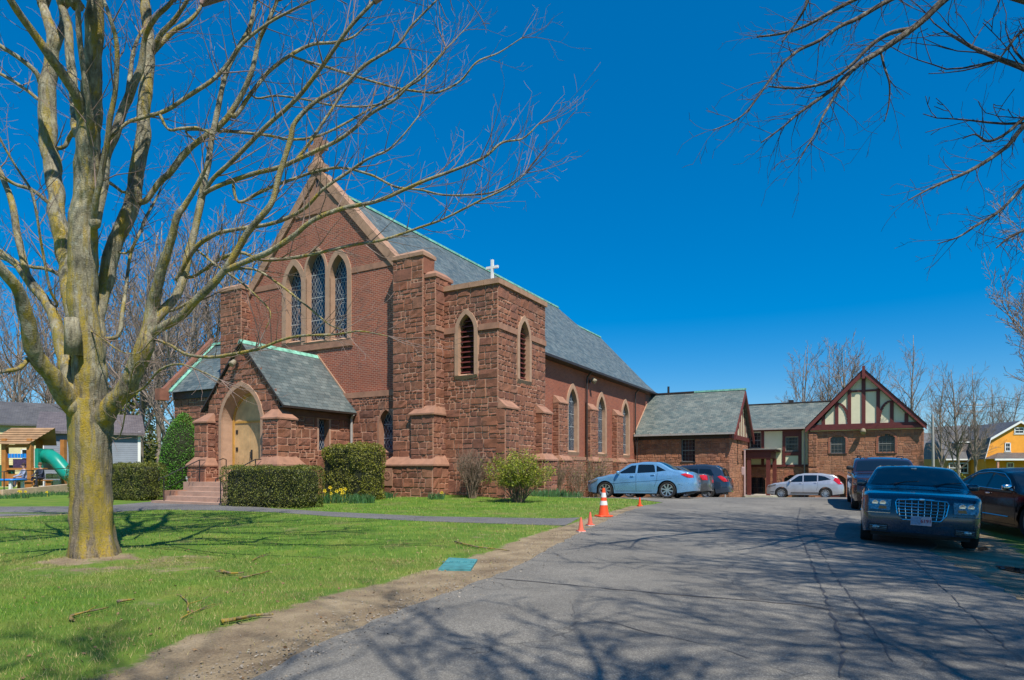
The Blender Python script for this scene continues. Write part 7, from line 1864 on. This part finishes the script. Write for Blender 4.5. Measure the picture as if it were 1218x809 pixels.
# ---- two people sitting on the playground edge
def person(loc, rz, label, shirt, pants, hair, lean=.0):
    e = empty('person', loc, rz, label, 'person')
    vs = {'pel': (0, 0, .5), 'bel': (0, .0 + lean * .3, .68), 'che': (0, .02 + lean * .7, .88), 'nek': (0, .03 + lean, 1.04), 'hd0': (0, .05 + lean, 1.14), 'hd1': (0, .06 + lean * 1.05, 1.27)}
    rad = {'pel': .15, 'bel': .135, 'che': .15, 'nek': .055, 'hd0': .08, 'hd1': .088}
    ed = [('pel', 'bel'), ('bel', 'che'), ('che', 'nek'), ('nek', 'hd0'), ('hd0', 'hd1')]
    for s, n in ((-1, 'l'), (1, 'r')):
        vs.update({'hp' + n: (s * .1, .03, .48), 'kn' + n: (s * .17, .44, .52), 'an' + n: (s * .15, .5, .09), 'to' + n: (s * .16, .66, .04), 'sh' + n: (s * .18, .03 + lean, .97), 'el' + n: (s * .25, .14 + lean, .74), 'wr' + n: (s * .13, .34 + lean, .66), 'ha' + n: (s * .08, .42 + lean, .64)})
        rad.update({'hp' + n: .1, 'kn' + n: .065, 'an' + n: .042, 'to' + n: .035, 'sh' + n: .06, 'el' + n: .042, 'wr' + n: .03, 'ha' + n: .035})
        ed += [('pel', 'hp' + n), ('hp' + n, 'kn' + n), ('kn' + n, 'an' + n), ('an' + n, 'to' + n), ('che', 'sh' + n), ('sh' + n, 'el' + n), ('el' + n, 'wr' + n), ('wr' + n, 'ha' + n)]
        for k in range(5):
            a = 'fb%d' % k + n; b = 'fc%d' % k + n
            vs[a] = (s * (.08 - (k - 2) * .012), .47 + lean - (.03 if k == 4 else 0), .635 - k * .004); vs[b] = (s * (.075 - (k - 2) * .014), .50 + lean - (.02 if k == 4 else 0), .61); rad[a] = .009; rad[b] = .007
            ed += [('ha' + n, a), (a, b)]
    keys = list(vs); me = bpy.data.meshes.new('body'); me.from_pydata([vs[k] for k in keys], [(keys.index(a), keys.index(b)) for a, b in ed], []); o = bpy.data.objects.new('body', me); C.objects.link(o); o.parent = e
    md = o.modifiers.new('skin', 'SKIN'); md.use_smooth_shade = True
    for i, k in enumerate(keys): sk = me.skin_vertices[0].data[i]; sk.radius = (rad[k], rad[k]); sk.use_root = (k == 'pel')
    sb_ = o.modifiers.new('sub', 'SUBSURF'); sb_.levels = 1; sb_.render_levels = 1
    t = NT('clothes'); sx = t.n.new('ShaderNodeSeparateXYZ'); t.l.new(t.obj, sx.inputs[0])
    f = t.ramp(sx.outputs[2], [(0, (.03, .03, .03)), (.10, pants), (.55, shirt), (1.04, (.45, .25, .17))], 'CONSTANT')
    t.out(f, .8); me.materials.append(t.mat)
    q = MB(); q.sell((0, .055 + lean, 1.25), (.098, .105, .115), .95, 16, 10); hm_ = simple('hair', hair, .8, .3, 20)
    c_ = q.v; q.v = [(x_, y_ - (.03 if y_ > .08 + lean else .012), z_ + .03) for x_, y_, z_ in c_]; q.build('hair', hm_, e, smooth=True, uv=False)
    q = MB(); q.sell((0, .155 + lean, 1.20), (.016, .022, .022), .9, 8, 6)
    for s in (-1, 1): q.sell((s * .034, .138 + lean, 1.225), (.012, .008, .008), .9, 8, 6); q.sell((s * .09, .05 + lean, 1.2), (.012, .02, .03), .9, 8, 6)
    q.build('face', simple('skin', (.45, .25, .17), .6, .1), e, smooth=True, uv=False); return e
def bench_seat(loc, rz, label):
    e = empty('low_bench', loc, rz, label, 'bench'); q = MB(); q.box(-.55, .55, -.2, .2, .3, .36); q.build('seat', M['pwood'], e, uv=False)
    for s in (-1, 1): q = MB(); q.box(s * .45 - .04, s * .45 + .04, -.15, .15, -.15, .3); q.build('leg', M['pwood'], e, uv=False)
pa, pb = at(29, 575, 35.2), at(50, 574, 36.6)
bench_seat((pa.x, pa.y, .38), 2.6, 'low wooden bench under the person in pale blue'); bench_seat((pb.x, pb.y, .42), 2.9, 'low wooden bench under the person in dark blue')
person((pa.x, pa.y, .36), 2.6, 'person in a pale blue patterned top sitting behind the playground fence', (.30, .34, .48), (.05, .06, .10), (.04, .02, .02)); person((pb.x, pb.y, .40), 2.9, 'person in dark blue clothes sitting hunched near the slide', (.035, .045, .08), (.03, .03, .05), (.12, .07, .03), .08)
# ---- houses
def gable_house(name, cx, Y, w, d, zb_, ze, zr, wall, roof, label, axis='x', rz=0, wins=(), trimm='white', ov=.35):
    """ridge runs along x; front wall faces the viewer"""
    e = empty(name, (cx, Y, 0), rz, label, 'house'); q = MB()
    q.box(-w / 2, w / 2, 0, d, zb_, ze)
    for s in (-1, 1):
        q.add([(s * w / 2, 0, ze), (s * w / 2, d, ze), (s * w / 2, d / 2, zr)], [(0, 1, 2) if s > 0 else (0, 2, 1)])
    q.build('wall', wall, e)
    q = MB(); a = w / 2 + ov; k = (zr - ze) / (d / 2)
    q.add([(-a, -ov, ze - ov * k), (a, -ov, ze - ov * k), (a, d / 2, zr + .02), (-a, d / 2, zr + .02)], [(0, 1, 2, 3)]); q.add([(-a, d + ov, ze - ov * k), (a, d + ov, ze - ov * k), (a, d / 2, zr + .02), (-a, d / 2, zr + .02)], [(0, 3, 2, 1)])
    q.add([(-a, -ov, ze - ov * k - .15), (a, -ov, ze - ov * k - .15), (a, -ov, ze - ov * k), (-a, -ov, ze - ov * k)], [(0, 1, 2, 3)])
    q.build('roof', roof, e)
    q = MB()
    for s in (-1, 1): q.box(s * w / 2 - .09, s * w / 2 + .09, -.04, .1, zb_, ze)
    q.build('corner_boards', M[trimm], e, uv=False)
    for u0, u1, z0, z1 in wins: sash(e, front(0), u0, u1, z0, z1, -.02, .08, 2, 2, mat='white', fm='white')
    return e
def m_siding(name, c, h=.14):
    t = NT(name); sx = t.n.new('ShaderNodeSeparateXYZ'); t.l.new(t.obj, sx.inputs[0]); fr = t.math('FRACT', t.math('DIVIDE', sx.outputs[2], h))
    n = t.noise(t.obj, 1.2, 4); col = t.ramp(n, [(.3, sc(c, .85)), (.7, sc(c, 1.1))]); return t.out(col, .75, t.bump(t.math('SUBTRACT', 1, fr), .7, .03))
M['sidecream'] = m_siding('cream siding', (.62, .55, .30)); M['sideblue'] = m_siding('blue grey siding', (.22, .25, .30)); M['sideyellow'] = m_siding('yellow siding', (.80, .33, .025)); M['sidegrey'] = m_siding('grey siding', (.4, .42, .45))
M['shingle'] = m_slate('grey asphalt shingle', (.085, .082, .085), (.12, .115, .12), .3, .14); M['shinglep'] = m_slate('purple grey shingle', (.12, .10, .105), (.16, .135, .14), .3, .14)
def wx(px, Y): return (px - CX) / F * Y
Yh = 46.; gable_house('cream_house', wx(0, Yh), Yh, 9.2, 8, -.3, 1.35 + 58 * Yh / F, 1.35 + 80 * (Yh + 4) / F, M['sidecream'], M['shingle'], 'cream clapboard house with grey roof behind the play tower', rz=R(34), wins=[(1.2, 2.0, 1.6, 2.9)])
Yh = 44.; gable_house('garage', (wx(62, Yh) + wx(158, Yh)) / 2, Yh, (wx(158, Yh) - wx(62, Yh)) * 1.0, 7, -.3, 1.35 + 47 * Yh / F, 1.35 + 66 * (Yh + 3.5) / F, M['sideblue'], M['shinglep'], 'blue-grey clapboard garage with white corner board seen left of the church', rz=R(33), wins=[])
Yh = 75.; gable_house('distant_house', wx(178, Yh), Yh, 6.5, 6, -1, 1.35 + 8 * Yh / F, 1.35 + 27 * (Yh + 3) / F, M['sidegrey'], M['shingle'], 'small distant grey house left of the domed evergreen', wins=[(.6, 1.5, .7, 1.7)])
# yellow gambrel house
Yy = 76.; xa, xb, xc = wx(1178, Yy), wx(1212, Yy), wx(1252, Yy); zg = -1.3; zz = lambda py: 1.35 + (HY - py) * Yy / F
e = empty('yellow_house', (xb, Yy, 0), R(-6), 'yellow gambrel-roofed house with dark grey roof at the right edge', 'house')
hwid = 3.7; gpoly = [(-hwid, zg), (hwid, zg), (hwid, zz(545)), (hwid - .45, zz(522)), (0, zz(502)), (-hwid + .45, zz(522)), (-hwid, zz(545))]
q = MB(); q.prism(gpoly, lambda u, z, d: V((u, d, z)), 0, 14); q.build('wall', M['sideyellow'], e)
q = MB(); rp = [(-hwid - .3, zz(546)), (-hwid + .35, zz(521)), (0, zz(500.5)), (hwid - .35, zz(521)), (hwid + .3, zz(546))]
for (a, b), (c, d) in zip(rp, rp[1:]): q.add([(a, -.35, b), (c, -.35, d), (c, 14, d), (a, 14, b)], [(0, 3, 2, 1)])
q.build('roof', M['shingle'], e)
q = MB()
for (a, b), (c, d) in zip(rp, rp[1:]): q.hexa([(a, -.37, b - .28), (c, -.37, d - .28), (c, -.3, d - .28), (a, -.3, b - .28)], [(a, -.37, b - .01), (c, -.37, d - .01), (c, -.3, d - .01), (a, -.3, b - .01)])
q.build('rake_trim', M['white'], e, uv=False)
for u0, u1, py0, py1 in ((-.55, .55, 516, 508.5), (-1.6, -.95, 537, 526.5), (1.4, 2.2, 537, 526.5), (-1.4, -.6, 562, 550)): sash(e, front(0), u0, u1, zz(py0), zz(py1), -.02, .1, 2, 2, mat='white', fm='white')
q = MB(); q.add([(-hwid - .4, -2.4, zz(546)), (hwid + .6, -2.4, zz(546)), (hwid - .5, 0, zz(538.5)), (-hwid + 1.4, 0, zz(538.5))], [(0, 1, 2, 3)]); q.add([(-hwid - .4, -2.4, zz(546)), (-hwid + 1.4, 0, zz(538.5)), (-hwid - .4, 0, zz(546))], [(0, 1, 2)]); po_ = q.build('porch_roof', M['shingle'], e)
q = MB(); q.box(-hwid - .4, hwid + .6, -2.42, -2.3, zz(548), zz(546)); q.build('fascia', M['white'], po_, uv=False)
for u in (-hwid, -.2, 2.6): q = MB(); q.box(u - .09, u + .09, -2.3, -2.1, zg, zz(547)); q.build('porch_post', simple('salmon post', (.55, .25, .17), .6), po_, uv=False)
# long dark roofed wing and neighbours left of it
q = MB(); wxl = wx(1128, Yy + 3) - xb
q.box(wxl, -hwid, 3, 12, zg, zz(545)); q.build('wing_wall', m_siding('ochre siding', (.50, .22, .04)), e)
q = MB(); q.add([(wxl - .4, 2.6, zz(545.5)), (-hwid - .1, 2.6, zz(545.5)), (-hwid + 2.2, 7.5, zz(500)), (wxl + .3, 7.5, zz(503))], [(0, 1, 2, 3)]); q.build('wing_roof', M['shingle'], e)
q = MB(); q.box(wxl - .4, -hwid - .1, 2.56, 2.64, zz(547), zz(545.3)); q.build('wing_fascia', M['white'], e, uv=False)
for px, w_ in ((1166, .55), (1146, .5), (1134, .5)): u = wx(px, Yy + 3) - xb; sash(e, front(3), u - w_, u + w_, zz(563), zz(550), -.02, .1, 2, 2, mat='white', fm='white')
for px in (1172, 1150):
    u = wx(px, Yy + 3) - xb; q = MB(); q.box(u - .8, u + .8, 3.6, 6, zz(537), zz(525)); q.build('dormer', M['shinglep'], e); q = MB(); q.box(u - .9, u + .9, 3.5, 6, zz(525), zz(523.5)); q.build('dormer_roof', M['white'], e, uv=False)
Yh = 96.; gable_house('brown_house', wx(1112, Yh), Yh, 9, 9, -1.5, 1.35 + 8 * Yh / F, 1.35 + 44 * (Yh + 4) / F, simple('brown siding', (.22, .13, .08), .8, .2), M['shingle'], 'brown house with dark roof seen just right of the hall', wins=[(-2, -1, 0, 1.5), (1, 2, 0, 1.5)])
# fence/hedge masses low behind the cars on the right
for k, (px, Y, w_, h_, lb, mt) in enumerate(((1098, 62, 1.6, 1.6, 'green bush behind the hall corner', 'yewtop'), (1128, 66, 2.2, 2.4, 'yellow-green bush before the grey wing', 'yewtop'), (1213, 60, 1.4, 1.7, 'olive bush in front of the yellow house porch', 'forsythia'), (1112, 74, 2.5, 1.4, 'low dark bush behind the leaning pole', 'yew'))):
    dome('bush', (wx(px, Y), Y, H(wx(px, Y), Y)), w_, w_ * .7, h_, lb, mt, 1600, 60 + k, .11)
for k, (px, Y, w_, h_, lb) in enumerate(((150, 62, 2.6, 9.5, 'dark evergreen tree left of the church beyond the garage'), (178, 72, 3.2, 8.2, 'dark evergreen tree farther back beside the domed evergreen'))):
    e = dome('evergreen_tree', (wx(px, Y), Y, .3), w_, w_, h_, lb, 'yew', 3200, 70 + k, .18, 'tree', .35, .35); q = MB(); q.tube([(0, 0, -.3), (0, 0, h_ * .9)], [.22, .05], 7); q.build('trunk', M['bark_far'], e, uv=False)
# ---- poles and wires
def pole(px, Y, top_py, label, arms=True, mat='greypipe', r=.13, lean=.0):
    x = wx(px, Y); z0 = H(x, Y); z1 = 1.35 + (HY - top_py) * Y / F; e = empty('utility_pole', (x, Y, z0), 0, label, 'utility pole')
    q = MB(); q.tube([(0, 0, -.3), (lean, 0, z1 - z0)], [r, r * .75], 8); q.build('shaft', M[mat], e, uv=False)
    if arms:
        q = MB()
        for dz in (.5, 1.4): q.box(-1.15, 1.15, -.06, .06, z1 - z0 - dz, z1 - z0 - dz + .12)
        q.build('crossarm', M['bark_far'], e, uv=False)
        q = MB()
        for dz in (.5, 1.4):
            for u in (-1.05, -.45, .45, 1.05): q.tube([(u, 0, z1 - z0 - dz + .1), (u, 0, z1 - z0 - dz + .3)], .05, 6)
        q.build('insulator', M['white'], e, uv=False)
    return e
pole(1110.5, 56, 493, 'pale grey utility pole just right of the parish hall', False, 'greypipe', .13, -.1); pole(1158, 84, 478, 'brown utility pole with crossarms above the grey roof', True, 'bark_far')
for k, (z, Y0) in enumerate(((478, 84), (481, 84), (488, 84), (471, 84.5))):
    q = MB(); P = []
    for i in range(25):
        u = i / 24; px = lerp(1100, 1300, u); sag = 2.2 * ((px - 1158) / 100) ** 2 * (-.5) if 0 else -1.6 * math.sin(math.pi * ((px - 1100) % 100) / 100) * .6
        P.append(at(px, z + (px - 1158) * -.01, Y0) + V((0, (px - 1158) * .03, sag * .5)))
    q.tube(P, .022, 4); o = q.build('overhead_wire', M['black'], uv=False); tag(o, ('top overhead wire', 'second overhead wire from the top', 'lowest overhead wire', 'highest thin overhead wire')[k] + ' crossing to the utility pole at right', 'wire', 'overhead wires at the right')
# wire lines at the left above the garage
# ================================================================ camera, light
SKY_SAT, SKY_HUE, EXPO = 1.55, .499, 0.38
cam = bpy.data.objects.new('camera', bpy.data.cameras.new('camera')); C.objects.link(cam); bpy.context.scene.camera = cam
cam.location = (0, 0, EYE); cam.rotation_euler = (R(90), 0, 0)
cam.data.sensor_width = 36; cam.data.lens = F / 1218 * 36; cam.data.shift_y = (HY - 404.5) / 1218; cam.data.clip_end = 2000; cam.data.clip_start = .05
az = math.atan2(.44, -.898); el = R(56)
S = V((math.sin(az) * math.cos(el), math.cos(az) * math.cos(el), math.sin(el)))
sun = bpy.data.objects.new('sun', bpy.data.lights.new('sun', 'SUN')); C.objects.link(sun)
sun.data.energy = 4.6; sun.data.angle = R(.45); sun.data.color = (1.0, .93, .82); sun.rotation_euler = (-S).to_track_quat('-Z', 'Y').to_euler()
w = bpy.data.worlds.new('World'); bpy.context.scene.world = w; w.use_nodes = True; nt = w.node_tree
sky = nt.nodes.new('ShaderNodeTexSky'); sky.sky_type = 'NISHITA'; sky.sun_disc = False; sky.sun_elevation = el; sky.sun_rotation = az
sky.air_density = 1.0; sky.dust_density = .0; sky.ozone_density = 4.0; sky.altitude = 200
hs_ = nt.nodes.new('ShaderNodeHueSaturation'); hs_.inputs['Saturation'].default_value = SKY_SAT; hs_.inputs['Hue'].default_value = SKY_HUE
mx = nt.nodes.new('ShaderNodeMix'); mx.data_type = 'RGBA'; mx.inputs[0].default_value = .38; mx.inputs[7].default_value = (0, 1.35, 3.9, 1)
nt.links.new(sky.outputs[0], hs_.inputs['Color']); nt.links.new(hs_.outputs[0], mx.inputs[6]); nt.links.new(mx.outputs[2], nt.nodes['Background'].inputs[0]); nt.nodes['Background'].inputs[1].default_value = .11
sc_ = bpy.context.scene; sc_.view_settings.view_transform = 'Standard'; sc_.view_settings.look = 'None'; sc_.view_settings.exposure = EXPO; sc_.view_settings.gamma = 1
sc_.cycles.use_denoising = True; sc_.cycles.max_bounces = 6; sc_.cycles.sample_clamp_indirect = 6; sc_.cycles.sample_clamp_direct = 12
